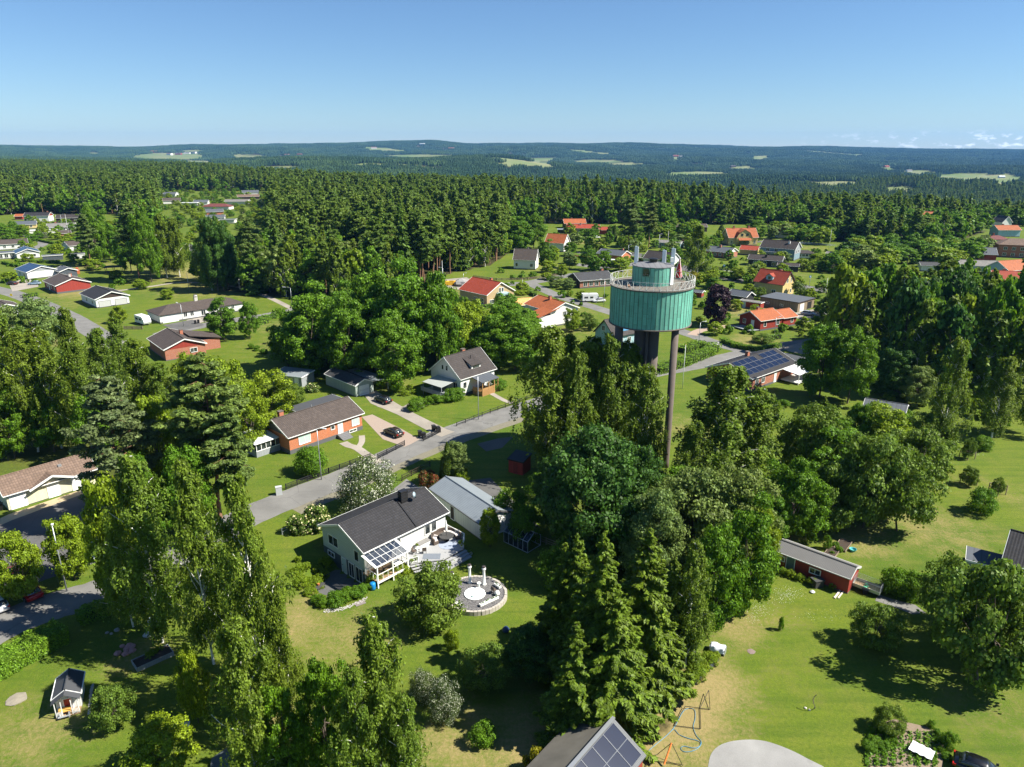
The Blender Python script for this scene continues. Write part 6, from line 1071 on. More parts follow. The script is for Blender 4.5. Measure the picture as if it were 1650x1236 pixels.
shrubs([(1405, 1180), (1412, 1195), (1420, 1180), (1428, 1195), (1436, 1185), (1442, 1200), (1415, 1170), (1426, 1172), (1409, 1200), (1450, 1180), (1520, 1195), (1515, 1210), (1525, 1222), (1400, 1208), (1421, 1206), (1510, 1185)], 'green vegetable clump in the soil bed', 'bush', (.5, .9), 'vegetables of the soil bed')
shrubs([(1330, 938), (1290, 935), (1275, 930), (1262, 925), (1310, 942), (1358, 915), (1352, 935), (1340, 948)], 'tall weeds along the red allotment shed', 'limebush', (.7, 1.3), 'weeds along the allotment shed')
shrubs([(1345, 880), (1352, 888), (1340, 893)], 'leafy crop in the wooden planter behind the allotment shed', 'bush', (.5, .8), 'crops behind the allotment shed')
shrubs([(240, 1062), (249, 1057), (256, 1053)], 'leafy plant in the wooden raised bed under the birches', 'limebush', (.7, 1.0))
shrubs([(415, 565), (425, 570), (405, 562)], 'low sprawling shrub on the lawn below the white bungalow', 'bush', (1.3, 1.8), 'shrubs on the lawn below the white bungalow')
shrubs([(1225, 634), (1234, 642), (1245, 650), (1262, 656)], 'shrub against the wall of the solar roofed brick house', 'bush', (1.2, 2.0))
rr = random.Random(3)
for lab, kd, box, n in (('garden shrub among the left bungalows', 'm_bush', (5, 365, 205, 470), 62), ('garden shrub among the middle villas', 'm_bush', (790, 430, 985, 535), 48), ('garden shrub around the right bungalows', 'm_bush', (1110, 395, 1340, 545), 92), ('garden shrub beside the far car park', 'm_bush', (870, 368, 1110, 440), 42), ('shrub in the shaded right gardens', 'm_bush', (1380, 590, 1640, 700), 14)):
    for i in range(n):
        px = rr.uniform(box[0], box[2]); py = rr.uniform(box[1], box[3]); a = P(px, py); h = rr.uniform(1.0, 2.8); SHR.append(('m_lime' if rr.random() < .22 and kd == 'm_bush' else kd, a[0], a[1], h, h*rr.uniform(1.1, 1.8), lab))
# ------------------------------------------------------------------ cars
CARC = {}
def paint(name, col):
    if name in CARC: return CARC[name]
    m, t, b = newmat('paint_'+name); b.inputs['Base Color'].default_value = (*col, 1); b.inputs['Roughness'].default_value = .28; b.inputs['Coat Weight'].default_value = .6; b.inputs['Metallic'].default_value = .2; CARC[name] = m; return m
TAIL = plain('tail_light', (.35, .01, .01), .2); LAMP = plain('head_light', (.7, .7, .7), .15)
def loft(mb, secs, mi=0):       # secs: list of (x, halfwidth, zbottom, ztop, topinset)
    vs = []; n = 8
    for x, hw, zb, zt, ti in secs:
        m_ = (zb+zt)/2; vs += [(x, -hw*.96, zb), (x, -hw, m_), (x, -hw+ti*.5, zt-.08), (x, -hw+ti+.05, zt), (x, hw-ti-.05, zt), (x, hw-ti*.5, zt-.08), (x, hw, m_), (x, hw*.96, zb)]
    fs = [(i*n+k, i*n+(k+1) % n, (i+1)*n+(k+1) % n, (i+1)*n+k) for i in range(len(secs)-1) for k in range(n)]+[tuple(range(n-1, -1, -1)), tuple((len(secs)-1)*n+k for k in range(n))]
    mb.add(vs, fs, mi)
def car(px, py, th, col, label, van=False, estate=False, pos=None):
    a = pos or P(px, py); e = empty('parked_car', (a[0], a[1], .03), math.radians(th), label, 'car'); p = paint(*col); b = MB(); L = 2.25
    loft(b, [(-L, .72, .45, .78, .05), (-L+.12, .84, .3, .92, .04), (-1.5, .88, .25, .98, .03), (0, .9, .22, .95, .02), (1.3, .88, .25, .92, .04), (2.0, .82, .3, .78, .08), (L, .68, .4, .62, .08)]); b.build('body', p, e, True)
    g = MB(); r0 = -2.1 if estate or van else -1.85; loft(g, [(r0, .70, .9, 1.0, .1), (r0+.35, .74, .9, 1.38, .16), (-.9, .76, .9, 1.47, .17), (.1, .76, .9, 1.46, .17), (.75, .74, .9, 1.15, .14), (1.2, .68, .88, .95, .06)]); g.build('windows', GLASS, e, True)
    r = MB(); loft(r, [(r0+.42, .58, 1.38, 1.43, .03), (-.8, .60, 1.46, 1.52, .03), (.05, .59, 1.45, 1.51, .03), (.3, .56, 1.36, 1.41, .03)]); r.build('roof', p, e, True)
    for x in (-1.35, 1.4):
        for s in (-1, 1):
            w_ = MB(); w_.tube([(x, s*.70, .32), (x, s*.92, .32)], .32, 14); wo = w_.build('wheel', RUBBER, e); MB().tube([(x, s*.9, .32), (x, s*.935, .32)], .19, 10).build('rim', GREYM, wo)
    for s in (-1, 1):
        MB().box(-L-.01, s*.72-.14, .68, -L+.25, s*.72+.12, .88).build('tail_light', TAIL, e); MB().box(L-.28, s*.62-.16, .55, L-.02, s*.62+.14, .70).build('headlight', LAMP, e); MB().box(.75, s*.9-.08, .95, .95, s*.9+.08, 1.08).build('mirror', p, e)
    return e
BLK = ('black', (.008, .008, .010)); BRN = ('dark_brown', (.035, .022, .015)); SIL = ('silver', (.42, .45, .48)); RED = ('red', (.35, .01, .01)); WHT = ('white', (.7, .7, .7)); BLU = ('pale_blue', (.28, .40, .50)); DRD = ('dark_red', (.06, .015, .015))
car(634, 701, 136, BRN, 'dark brown hatchback on the pink paved driveway'); car(617, 648, 137, BLK, 'black estate car on the gravel driveway by the garage', estate=True)
car(20, 459, 165, DRD, 'dark red car parked in front of the blue roofed bungalow'); car(56, 459, 190, BLU, 'pale blue car beside the red bungalow'); car(965, 487, 195, WHT, 'white car parked beside the motorhome')
car(909, 404.5, 10, WHT, 'white car in the yard of the orange roofed gabled house'); car(961, 384, 15, WHT, 'white car in the drive of the yellow bungalow'); car(1208, 447, -8, WHT, 'white car on the highway behind the garden tree'); car(158, 893, -50, BLU, 'pale blue car in the parking lot behind the verge maple')
car(140, 880, -50, ('blue', (.05, .13, .25)), 'blue car next to the pale blue one in the parking lot'); car(50, 958, 137, RED, 'red car in the parking lot near the verge'); car(28, 930, 137, RED, 'red car under the young maple in the parking lot'); car(-4, 978, 137, WHT, 'white car cut by the left edge of the parking lot')
car(1583, 1252, -35, BLK, 'black car cut by the bottom edge at the right'); car(1302, 508, -30, SIL, 'silver car inside the timber garage opening')
# caravan and motorhome
def caravan(px, py, th, label, name, L=5.6, cab=False):
    a = P(px, py); e = empty(name, (a[0], a[1], .03), math.radians(th), label, name.replace('_', ' ')); W2 = 1.12
    pr = [(-L/2, .45), (L/2, .45), (L/2+.25, .95), (L/2+.05, 1.7), (L/2-.7, 2.6), (-L/2+.15, 2.65), (-L/2, 2.3)] if not cab else [(-L/2, .45), (L/2+.9, .45), (L/2+1.0, 1.1), (L/2+.35, 1.35), (L/2+.15, 1.9), (L/2+.55, 2.1), (L/2+.4, 2.75), (-L/2, 2.85)]
    MB().prism(pr, 'y', -W2, W2).build('body', plain('caravan_white', (.74, .74, .73), .35, .04), e)
    for (x0, x1, z0, z1) in ((-L*.38, -L*.12, 1.35, 1.95), (L*.02, L*.24, 1.35, 1.95)):
        for s in (-1, 1): MB().box(x0, s*W2-.03, z0, x1, s*W2+.03, z1).build('window', GLASS, e)
    MB().box(-L/2-.03, -.7, 1.3, -L/2+.02, .7, 1.95).build('window', GLASS, e); MB().box(-.5, -.35, 2.6, .2, .35, 2.78+.12*cab).build('roof_hatch', plain('hatch', (.2, .2, .2), .4), e); MB().box(L*.2, -.3, 2.5, L*.32, .3, 2.72+.15*cab).build('roof_hatch', WHITE, e)
    for s in (-1, 1):
        for x in ((-.3,) if not cab else (-1.6, L/2+.2)): MB().tube([(x, s*W2*.85, .34), (x, s*W2, .34)], .34, 12).build('wheel', RUBBER, e)
    MB().beam((L/2, 0, .5), (L/2+1.2, 0, .45), .12, .1).build('drawbar', GREYM, e) if not cab else MB().box(L/2+.4, -W2-.01, 1.15, L/2+.75, W2+.01, 1.75).build('windscreen', GLASS, e)
    return e
caravan(231, 522, -38, 'white caravan parked on the lawn beside the long white bungalow', 'caravan', 5.4); caravan(949, 486, 8, 'white motorhome parked by the street left of the tower', 'motorhome', 5.0, True)
# ------------------------------------------------------------------ street lamps and poles
def lamp(bx, by, ty, label, arm=(1.2, 40), kind='street lamp', r=.07, topdown=False):
    x, y = P(bx, by); v = (ty-618)/FPX; h = CAMH-y*math.tan(PITCH+math.atan(v)); e = empty(kind.replace(' ', '_'), (x, y, 0), 0, label, kind)
    MB().tube([(0, 0, -.2), (0, 0, h*.5), (0, 0, h)], [r*1.3, r, r*.75], 8).build('pole', GREYM if 'flag' not in kind else WHITE, e, True)
    if arm:
        a = math.radians(arm[1]); ex, ey = math.cos(a)*arm[0], math.sin(a)*arm[0]; MB().tube([(0, 0, h), (ex*.4, ey*.4, h+.25), (ex, ey, h+.3)], r*.6, 6).build('arm', GREYM, e)
        l = MB(); l.beam((ex*.8, ey*.8, h+.28), (ex*1.3, ey*1.3, h+.33), .26, .12); l.build('lamp_head', plain('lamp_grey', (.6, .62, .62), .4), e)
    elif 'flag' in kind: MB().lathe([(.02, h), (.12, h+.06), (.12, h+.12), (.02, h+.2)], 8).build('finial', plain('gold', (.6, .45, .1), .3), e)
    return e
lamp(108, 953, 852, 'tall steel lamp on the grass verge beside the parking lot', (.5, 120)); lamp(518, 773, 692, 'steel lamp in front of the orange brick bungalow', (1.3, -20)); lamp(771, 676, 607, 'steel lamp by the white gabled house fence', None); lamp(471, 497, 464, 'lamp beside the pine wood footpath', (2, 180)); lamp(591, 492, 445, 'lamp at the edge of the forest road', (1.5, 180))
lamp(80, 575, 527, 'lamp rising from the birch crowns on the left', (1.5, 170)); lamp(296, 526, 491, 'lamp in front of the long white bungalow', (2, 140)); lamp(973, 494, 452, 'lamp beside the motorhome', (1.5, 140)); lamp(1125, 564, 520, 'lamp inside the hedge at the street junction', (1.3, 10)); lamp(1061, 412, 378, 'lamp near the low blue bungalow', (1, 20)); lamp(747, 455, 441, 'thin lamp at the villa street bend', (1, 0)); lamp(102, 372, 346, 'lamp at the forest edge in the left quarter', (1.5, 0))
lamp(714, 457, 432, 'lamp beside the gravel yard', (1.2, 180)); lamp(1247, 545, 512, 'lamp in front of the red house with orange roof', (1, 0)); lamp(1012, 418, 395, 'lamp at the edge of the far car park', (1, 0)); lamp(1304, 462, 445, 'small lamp on the highway verge', None)
for (bx, by, ty, lab) in ((112, 384, 345, 'white flagpole among the left bungalows'), (1075.2, 405, 372.5, 'white flagpole in front of the low blue bungalow'), (1335.3, 405.5, 370, 'tall white flagpole beside the dark brick bungalow'), (1099.4, 626.5, 556, 'white flagpole on the lawn right of the tower leg'), (1512, 426, 397, 'leaning flagpole beside the small white garage'), (714, 475, 420, 'pale pole in front of the red roofed yellow house'), (1330, 476, 448, 'white pole at the highway end of the right wood'), (842, 470, 450, 'thin pole by the villa hedge')): lamp(bx, by, ty, lab, None, 'flagpole', .06)
lamp(305, 470, 440, 'thin pole on the park lawn', None); 
# ------------------------------------------------------------------ fences
def fence(pts, h, label, mt=None, sp=2.2, rails=(.25, .6, .95), slat=None, w_=.05, gap=.16):
    pts = [P(*p) for p in pts]; x0, y0 = pts[0]; e = empty('fence', (x0, y0, 0), 0, label, 'fence'); m_ = mt or WALLS['black']; r = MB(); s = MB(); ps = []
    for (ax, ay), (bx, by) in zip(pts, pts[1:]):
        L = math.hypot(bx-ax, by-ay); n = max(1, round(L/sp))
        for i in range(n+1): ps.append((ax+(bx-ax)*i/n-x0, ay+(by-ay)*i/n-y0))
        for f in rails: r.beam((ax-x0, ay-y0, h*f), (bx-x0, by-y0, h*f), .05, .09)
        if slat:
            k = int(L/gap)
            for i in range(k): c = (ax+(bx-ax)*(i+.5)/k-x0, ay+(by-ay)*(i+.5)/k-y0); s.box(c[0]-w_, c[1]-.015, .08, c[0]+w_, c[1]+.015, h)
    for x, y in ps[:60]: MB().box(x-.06, y-.06, -.2, x+.06, y+.06, h+.08).build('post', m_, e)
    r.build('rail', m_, e)
    if slat: s.build('slats', m_, e)
    return e
fence([(461, 789), (530, 763), (597, 739)], .95, 'black lattice fence along the street below the round clipped bush', slat=True, gap=.22, w_=.03); fence([(609, 740), (652, 718)], .95, 'short black lattice fence between garden path and pink driveway', slat=True, gap=.22, w_=.03); fence([(682, 711), (710, 697)], .9, 'short black fence beside the wheelie bins', slat=True, gap=.22, w_=.03)
fence([(736, 687), (790, 666), (860, 640)], .8, 'low black rail fence in front of the white gabled house', rails=(.5, .95)); fence([(648, 775), (693, 752)], 1.0, 'brown rail fence beside the driveway of the green house', WALLS['brown'], rails=(.3, .6, .95)); fence([(455, 862), (490, 842), (515, 828)], .9, 'grey rail fence behind the hydrangeas', WALLS['grey'], rails=(.5, .95))
fence([(763, 447), (800, 452), (850, 451), (900, 444)], .9, 'grey picket fence around the white gabled house garden', WALLS['rawwood'], slat=True, gap=.3); fence([(33, 478), (55, 487), (70, 492)], .6, 'low dark fence along the red bungalow lawn', rails=(.9,)); fence([(1138, 562), (1158, 556)], .8, 'short white gate beside the hedge', WHITE, slat=True); fence([(1420, 632), (1455, 640), (1490, 650)], 1.1, 'brown fence at the end of the brick house lawn', WALLS['brown'], slat=True)
fence([(915, 413), (950, 418)], 1.1, 'brick coloured balustrade at the far car park', plain('rust_fence', (.3, .12, .07)), slat=True, gap=.5, w_=.2); fence([(200, 531), (230, 531)], 1.0, 'grey board fence left of the brick house with red gable', WALLS['rawwood'], slat=True); fence([(1130, 428), (1160, 434), (1200, 441)], 1.0, 'dark fence along the highway gardens', slat=True, gap=.3)
fence([(860, 870), (900, 885), (925, 905)], 1.0, 'old wire fence in the shade right of the greenhouse', WALLS['rawwood'], rails=(.3, .6, .95)); fence([(1270, 392), (1310, 394), (1345, 397)], 1.1, 'white fence behind the mansard house', WHITE, slat=True, gap=.4)
# ------------------------------------------------------------------ hedges
def hedge(pts, w_, h, label, dens=230, mt='hedge', leaf=.07):
    pts = [P(*p) for p in pts]; x0, y0 = pts[0]; Cs = []; Ns = []
    for (ax, ay), (bx, by) in zip(pts, pts[1:]):
        L = math.hypot(bx-ax, by-ay); d = np.array([(bx-ax)/L, (by-ay)/L]); n_ = np.array([-d[1], d[0]]); k = int(L*(w_+2*h)*dens*(.07/leaf)**2); t = rnd(-w_/2, L+w_/2, k); u = rnd(0, w_+2*h, k)
        lat = np.where(u < h, -w_/2, np.where(u < h+w_, u-h-w_/2, w_/2)); z = np.where(u < h, u, np.where(u < h+w_, h, w_+2*h-u)); bm = .06*np.sin(t*2.1)+.05*np.sin(t*5.3+1)
        cx = ax-x0+d[0]*t+n_[0]*lat*(1+bm); cy = ay-y0+d[1]*t+n_[1]*lat*(1+bm); Cs.append(np.stack([cx, cy, z*(1+bm)], 1)+RNG.normal(size=(k, 3))*.06)
        nn_ = np.stack([n_[0]*np.sign(lat)*(np.abs(lat) > w_/2-.01), n_[1]*np.sign(lat)*(np.abs(lat) > w_/2-.01), (np.abs(lat) < w_/2-.01)*1.], 1); Ns.append(nn_+RNG.normal(size=(k, 3))*.45)
    l = leaves(np.concatenate(Cs), np.concatenate(Ns), rnd(.7, 1.3, sum(len(c) for c in Cs))*leaf, 1.4)
    core = MB()
    for (ax, ay), (bx, by) in zip(pts, pts[1:]): core.beam((ax-x0, ay-y0, h*.45), (bx-x0, by-y0, h*.45), w_*.86, h*.9)
    cv = np.array(core.v); cf = np.array(core.f); me = npmesh('hedge', [l, (cv, cf, 1)], [LM[mt], plain('hedge_core', (.012, .02, .006), .9)])
    o = bpy.data.objects.new('hedge', me); C.objects.link(o); o.location = (x0, y0, 0); tag(o, label, 'hedge')
hedge([(-70, 1125), (0, 1085), (82, 1040)], 2.6, 1.9, 'tall clipped hedge beside the street at the bottom left', 300); hedge([(140, 1000), (180, 985), (235, 965)], 1.6, 1.5, 'shaded hedge beyond the garden opening at the street')
hedge([(1165, 552), (1185, 560), (1220, 567), (1252, 560)], 1.6, 1.2, 'bright hedge in front of the red house with orange roof', 120, leaf=.1); hedge([(1062, 600), (1100, 588), (1140, 572), (1150, 564)], 3.2, 1.6, 'thick bright hedge curving round the street junction', 90, leaf=.12); hedge([(1100, 568), (1125, 560), (1140, 562)], 3, 1.6, 'rear part of the thick junction hedge', 90, leaf=.12)
hedge([(425, 516), (455, 510), (478, 507)], 2, 1.3, 'hedge along the street left of the maple belt', 90, leaf=.12); hedge([(762, 492), (800, 488), (835, 486)], 1.4, 1.4, 'clipped hedge below the yellow brick house', 90, leaf=.12); hedge([(355, 535), (400, 528), (430, 520)], 2, 1.3, 'low hedge opposite the long white bungalow', 80, leaf=.12)
for i, (a, lab) in enumerate([([(60, 388), (90, 394)], 'hedge between the left gardens'), ([(60, 424), (95, 424)], 'hedge behind the blue roofed bungalow'), ([(845, 467), (862, 478)], 'hedge at the villa street bend'), ([(1165, 444), (1185, 452)], 'hedge by the road sign'), ([(1000, 414), (1050, 424)], 'long hedge in front of the low blue bungalow'), ([(1060, 412), (1100, 417)], 'hedge right of the long one'), ([(1266, 420), (1300, 414)], 'hedge below the white annex'), ([(1290, 478), (1320, 482)], 'hedge beside the timber garage'), ([(5, 425), (25, 430)], 'hedge beside the white terrace block'), ([(40, 480), (60, 477)], 'thin hedge on the red bungalow lawn'), ([(1180, 470), (1160, 480)], 'hedge below the fruit tree'), ([(1240, 548), (1256, 545)], 'dark hedge by the red house drive'), ([(760, 500), (790, 496)], 'lower hedge in the middle gardens')]):
    hedge(a, 1.3, 1.3, lab, 60, leaf=.14)
# ------------------------------------------------------------------ deck and garden furniture at the green house
def ml(x, y, z=0): q = ML(x, y, z); return q
def obj1(mb, name, mt, label, cat, loc, rz=0, group=None, smooth=False):
    o = mb.build(name, mt, None, smooth, loc, rz); return tag(o, label, cat, group)
GT = plain('dark_table', (.06, .058, .055), .5); CUSH = plain('cushion', (.55, .50, .47), .9); WICK = plain('wicker', (.10, .075, .06), .8, .3, 20)
e = empty('round_table', ml(12.0, -1.5, .95), 0, 'round dark table under the closed parasol on the deck', 'table'); MB().lathe([(.95, .68), (.98, .70), (.98, .74), (.9, .75)], 28).build('tabletop', GT, e); MB().lathe([(.4, 0), (.4, .05), (.08, .1), (.08, .7)], 12).build('leg', BLACK, e)
e = empty('parasol', ml(12.0, -1.5, 1.71), 0, 'closed white parasol standing on the round deck table', 'parasol'); MB().tube([(0, 0, 0), (0, 0, 2.3)], .03, 6).build('pole', BLACK, e); MB().lathe([(.05, .55), (.17, .75), (.13, 1.6), (.05, 2.25)], 10).build('canopy', WHITE, e)
e = empty('curved_sofa', ml(12.0, -1.5, .95), MTH, 'curved dark wicker sofa around the deck table', 'sofa')
def arc(r0, r1, z0, z1, a0, a1, n=18):
    mb = MB()
    for i in range(n):
        a = math.radians(a0+(a1-a0)*i/n); b = math.radians(a0+(a1-a0)*(i+1)/n); c = [(r*math.cos(t), r*math.sin(t)) for r in (r0, r1) for t in (a, b)]
        mb.add([(c[0][0], c[0][1], z0), (c[1][0], c[1][1], z0), (c[3][0], c[3][1], z0), (c[2][0], c[2][1], z0), (c[0][0], c[0][1], z1), (c[1][0], c[1][1], z1), (c[3][0], c[3][1], z1), (c[2][0], c[2][1], z1)], [(0,3,2,1),(4,5,6,7),(0,1,5,4),(1,2,6,5),(2,3,7,6),(3,0,4,7)])
    return mb
arc(1.25, 1.85, 0, .4, -40, 175).build('seat', WICK, e); arc(1.85, 2.0, 0, .85, -40, 175).build('backrest', WICK, e); arc(1.28, 1.8, .4, .5, -30, 60, 8).build('cushion', CUSH, e); arc(1.28, 1.8, .4, .5, 110, 170, 6).build('cushion', CUSH, e)
obj1(MB().box(-.9, -.4, 0, .9, .4, .62), 'storage_box', WHITE, 'white storage box with grey lid against the house wall', 'box', ml(9.0, -.35, .95), MTH); bpy.data.objects['storage_box'].name = 'storage_box'
MB().box(-.95, -.45, .62, .95, .45, .68).build('lid', plain('lid_grey', (.22, .21, .2), .6), bpy.data.objects['storage_box'])
obj1(MB().box(-1.1, -.65, 0, 1.1, .65, .015), 'outdoor_rug', plain('rug', (.16, .18, .21), .9), 'grey blue rug lying on the deck', 'rug', ml(8.1, -3.0, .955), math.radians(0)); obj1(MB().lathe([(1.2, 0), (1.2, .012)], 30), 'round_rug', plain('round_rug', (.30, .34, .42), .9, .4, 8), 'round patterned rug under the deck table', 'rug', ml(11.4, -2.4, .955))
def chair(loc, rz, label, grp=None):
    e = empty('garden_chair', loc, rz, label, 'chair', grp); MB().box(-.25, -.25, .40, .25, .25, .45).build('seat', WICK, e); MB().box(-.27, .2, .45, .27, .27, .92).build('backrest', WICK, e)
    for x in (-.22, .22):
        for y in (-.22, .22): MB().box(x-.02, y-.02, 0, x+.02, y+.02, .4).build('leg', BLACK, e)
    return e
chair(ml(7.0, -.9, .95), MTH+.5, 'dark wicker chair left of the small deck table'); chair(ml(8.0, -1.7, .95), MTH+2.5, 'dark wicker chair in front of the small deck table')
def table(loc, rz, w_, d_, h, label, mt=GT):
    e = empty('garden_table', loc, rz, label, 'table'); MB().box(-w_/2, -d_/2, h-.04, w_/2, d_/2, h).build('tabletop', mt, e)
    for x in (-w_/2+.06, w_/2-.06):
        for y in (-d_/2+.06, d_/2-.06): MB().box(x-.03, y-.03, 0, x+.03, y+.03, h-.04).build('leg', mt, e)
table(ml(7.6, -.8, .95), MTH, .6, .6, .6, 'small bistro table with a plant against the house wall', WHITE); table(ml(3.6, -1.6, .92), MTH, 1.0, 1.0, .72, 'white round edged table inside the glazed porch', WHITE)
for i, (x, y, lab) in enumerate([(1.0, -1.2, 'wooden armchair at the left end of the glazed porch'), (2.0, -1.3, 'wooden armchair in the middle of the glazed porch'), (1.4, -.5, 'dark chair at the back of the glazed porch')]): chair(ml(x, y, .92), MTH+i, lab)
def pot(loc, label, s=.22, plantk='limebush', h=.5):
    e = empty('plant_pot', loc, 0, label, 'plant pot'); MB().lathe([(s*.7, 0), (s, .3), (s*1.05, .34), (s*.85, .32)], 12).build('pot', WHITE, e); L_, H_, R_, _ = PROTO[plantk]; o = bpy.data.objects.new('foliage', L_[0][0]); C.objects.link(o); o.parent = e; o.location = (0, 0, .28); o.scale = (s*1.3/R_, s*1.3/R_, h/H_)
pot(ml(12.3, -4.1, .95), 'potted fern at the outer corner of the deck', .28, h=.7); pot(ml(6.0, -2.4, .95), 'potted plant beside the deck steps', .2); pot(ml(7.6, -.8, 1.55), 'small potted plant on the bistro table', .13, h=.3); pot(ml(12.9, -5.2, .0), 'tall urn at the foot of the deck steps', .22, h=.4); pot(ml(5.2, -2.6, 1.2), 'flower box on the deck gate post', .16, h=.25)
obj1(MB().lathe([(.30, 0), (.34, .25), (.36, .55), (.34, .85), (.28, .95)], 18), 'water_barrel', plain('blue_plastic', (.01, .20, .52), .4), 'bright blue plastic barrel beside the glazed porch', 'barrel', (*P(601, 950), 0), smooth=True)
table(ml(-4.0, 4.0, -1.25), MTH+.4, 1.5, .8, .72, 'dark table in the sunken patio'); be = empty('garden_bench', ml(-4.6, 5.0, -1.25), MTH+.4, 'dark slatted bench beside the sunken patio table', 'bench'); MB().box(-.7, -.25, .38, .7, .25, .43).build('seat', GT, be); MB().box(-.7, .22, .43, .7, .28, .9).build('backrest', GT, be); MB().box(-.68, -.2, 0, -.62, .2, .38).build('leg', GT, be); MB().box(.62, -.2, 0, .68, .2, .38).build('leg', GT, be)
obj1(MB().lathe([(.12, 0), (.16, .25)], 10), 'flower_pot', plain('terracotta', (.5, .16, .06)), 'orange flower pot on the sunken patio table', 'pot', ml(-4.0, 4.1, -.52)); sheet('patio_paving', [ml(-4.4, 1.2)[:2], ml(.4, 1.2)[:2], ml(.4, 6.4)[:2], ml(-4.4, 6.4)[:2]], plain('dark_slabs', (.10, .10, .10), .85, .3, 3), -1.22, world=True)
obj1(MB().box(-.6, -.4, 0, .6, .4, .05), 'stone_slab', plain('stone_slab', (.2, .17, .16), .9), 'loose stone slab on the lawn below the patio', 'slab', (*P(580, 972), .0), .6)
rk = random.Random(5); st = MB()
for k in range(150):
    t_ = k/150; px = 522+70*t_; py = 985-22*t_**2+rk.uniform(-2.5, 2.5); a = P(px, py); s = rk.uniform(.03, .07); st.box(a[0]-s, a[1]-s, 0, a[0]+s, a[1]+s, s*1.2)
tag(st.build('stone_border', plain('white_stones', (.42, .40, .37), .9)), 'row of white stones edging the bed below the patio', 'stones', kind='stuff')
# ------------------------------------------------------------------ hot tub terrace
hx, hy = P(765, 962); HT = empty('hot_tub', (hx, hy, .0), 0, 'round white hot tub sunk into the gravel terrace', 'hot tub')
gvm, tt, bb_ = newmat('dark_gravel'); nn2 = noise(tt, 9, 3); tt.links.new(mixc(tt, ramp(tt, nn2, .4, .65), (.045, .043, .045), (.22, .21, .21)), bb_.inputs['Base Color']); bb_.inputs['Roughness'].default_value = .9; bump(tt, bb_, nn2, .05, .8)
tr = empty('stone_terrace', (hx, hy, 0), 0, 'round gravel terrace with a low stone wall around the hot tub', 'terrace'); MB().lathe([(3.45, -.3), (3.45, .42)], 48, (.1, .1)).build('gravel', gvm, tr)
ws_ = MB(); rk = random.Random(9)
for k in range(52):
    a0 = 2*math.pi*k/52; a1 = 2*math.pi*(k+1)/52-.012; dz = rk.uniform(-.02, .02)+(.1 if math.sin(a0) < .2 else 0); r0, r1 = 3.42, 3.72+rk.uniform(-.03, .03); zt = .45+dz
    v = [(r*math.cos(a)+.1, r*math.sin(a)+.1, z) for z in (-.2, zt) for r, a in ((r0, a0), (r1, a0), (r1, a1), (r0, a1))]; ws_.add(v, [(0,3,2,1),(4,5,6,7),(0,1,5,4),(1,2,6,5),(2,3,7,6),(3,0,4,7)])
ws_.build('stone_wall', plain('pale_stone', (.42, .38, .33), .9, .3, 2.5), tr)
MB().lathe([(1.25, .42), (1.28, .50), (1.18, .53), (1.02, .50), (.90, .30), (.86, .12)], 36).build('tub_shell', plain('tub_white', (.76, .78, .78), .2, .03), HT, True); MB().lathe([(.99, .44), (.99, .45)], 36).build('water', plain('tub_water', (.50, .66, .66), .04, .08), HT); MB().lathe([(.09, .45), (.09, .49)], 10, (-.3, -.6)).build('drain', BLACK, HT)
for i, (bx, by, ty, lab) in enumerate([(757, 939, 912, 'left white garden column at the back of the hot tub terrace'), (780, 942, 915, 'right white garden column at the back of the hot tub terrace'), (722, 964, 940, 'white garden column half hidden by the apple tree'), (729, 945, 924, 'white garden column behind the apple tree crown')]):
    x, y = P(bx, by, .4); v = (ty-618)/FPX; h = CAMH-y*math.tan(PITCH+math.atan(v))-.4; e = empty('garden_column', (x, y, .4), 0, lab, 'column'); MB().lathe([(.28, 0), (.28, .12), (.17, .18), (.15, h-.3), (.2, h-.2)], 14).build('shaft', WHITE, e, True); MB().lathe([(.24, h-.2), (.24, h-.06), (.2, h-.04), (.2, h)], 14).build('capital', WHITE, e); MB().lathe([(.15, h), (.22, h+.2), (.05, h+.25)], 10).build('finial', plain('dark_finial', (.05, .04, .04)), e)
def planter(px, py, L, rz, label, z=.5):
    e = empty('flower_box', (*P(px, py, z), z), rz, label, 'flower box'); MB().box(-L/2, -.18, 0, L/2, .18, .25).build('box', WHITE, e); m_ = MB(); rk = random.Random(px)
    for k in range(int(L*14)): x = rk.uniform(-L/2+.05, L/2-.05); m_.tube([(x, rk.uniform(-.1, .1), .2), (x+rk.uniform(-.1, .1), rk.uniform(-.15, .15), .45)], [.05, .01], 4)
    m_.build('plants', LM['maple'], e)
planter(788, 970, 2.6, math.radians(38), 'long white flower box on the terrace wall'); planter(736, 974, 1.2, math.radians(-30), 'short white flower box at the left of the terrace wall'); planter(802, 945, 1.0, math.radians(-50), 'white flower box at the right of the terrace wall')
chair((*P(796, 955, .45), .45), 2.3, 'dark chair on the terrace beside the hot tub'); obj1(MB().lathe([(.1, 0), (.06, .4), (.25, .6), (.25, .68)], 12), 'stone_urn', WHITE, 'white urn with green plant between the garden columns', 'urn', (*P(772, 947, .42), .42)); obj1(MB().lathe([(.28, 0), (.35, .2), (.2, .45), (.02, .5)], 10), 'garden_figure', WHITE, 'white garden figure at the right of the terrace', 'figure', (*P(801, 958, .5), .5), smooth=True)
obj1(MB().lathe([(.1, .0), (.38, .12), (.42, .35), (.2, .62), (.02, .68)], 12), 'garden_ball', plain('navy_ball', (.02, .05, .14), .3), 'dark blue ball lying in the shade of the spruces', 'ball', (*P(815, 1018), 0), smooth=True)
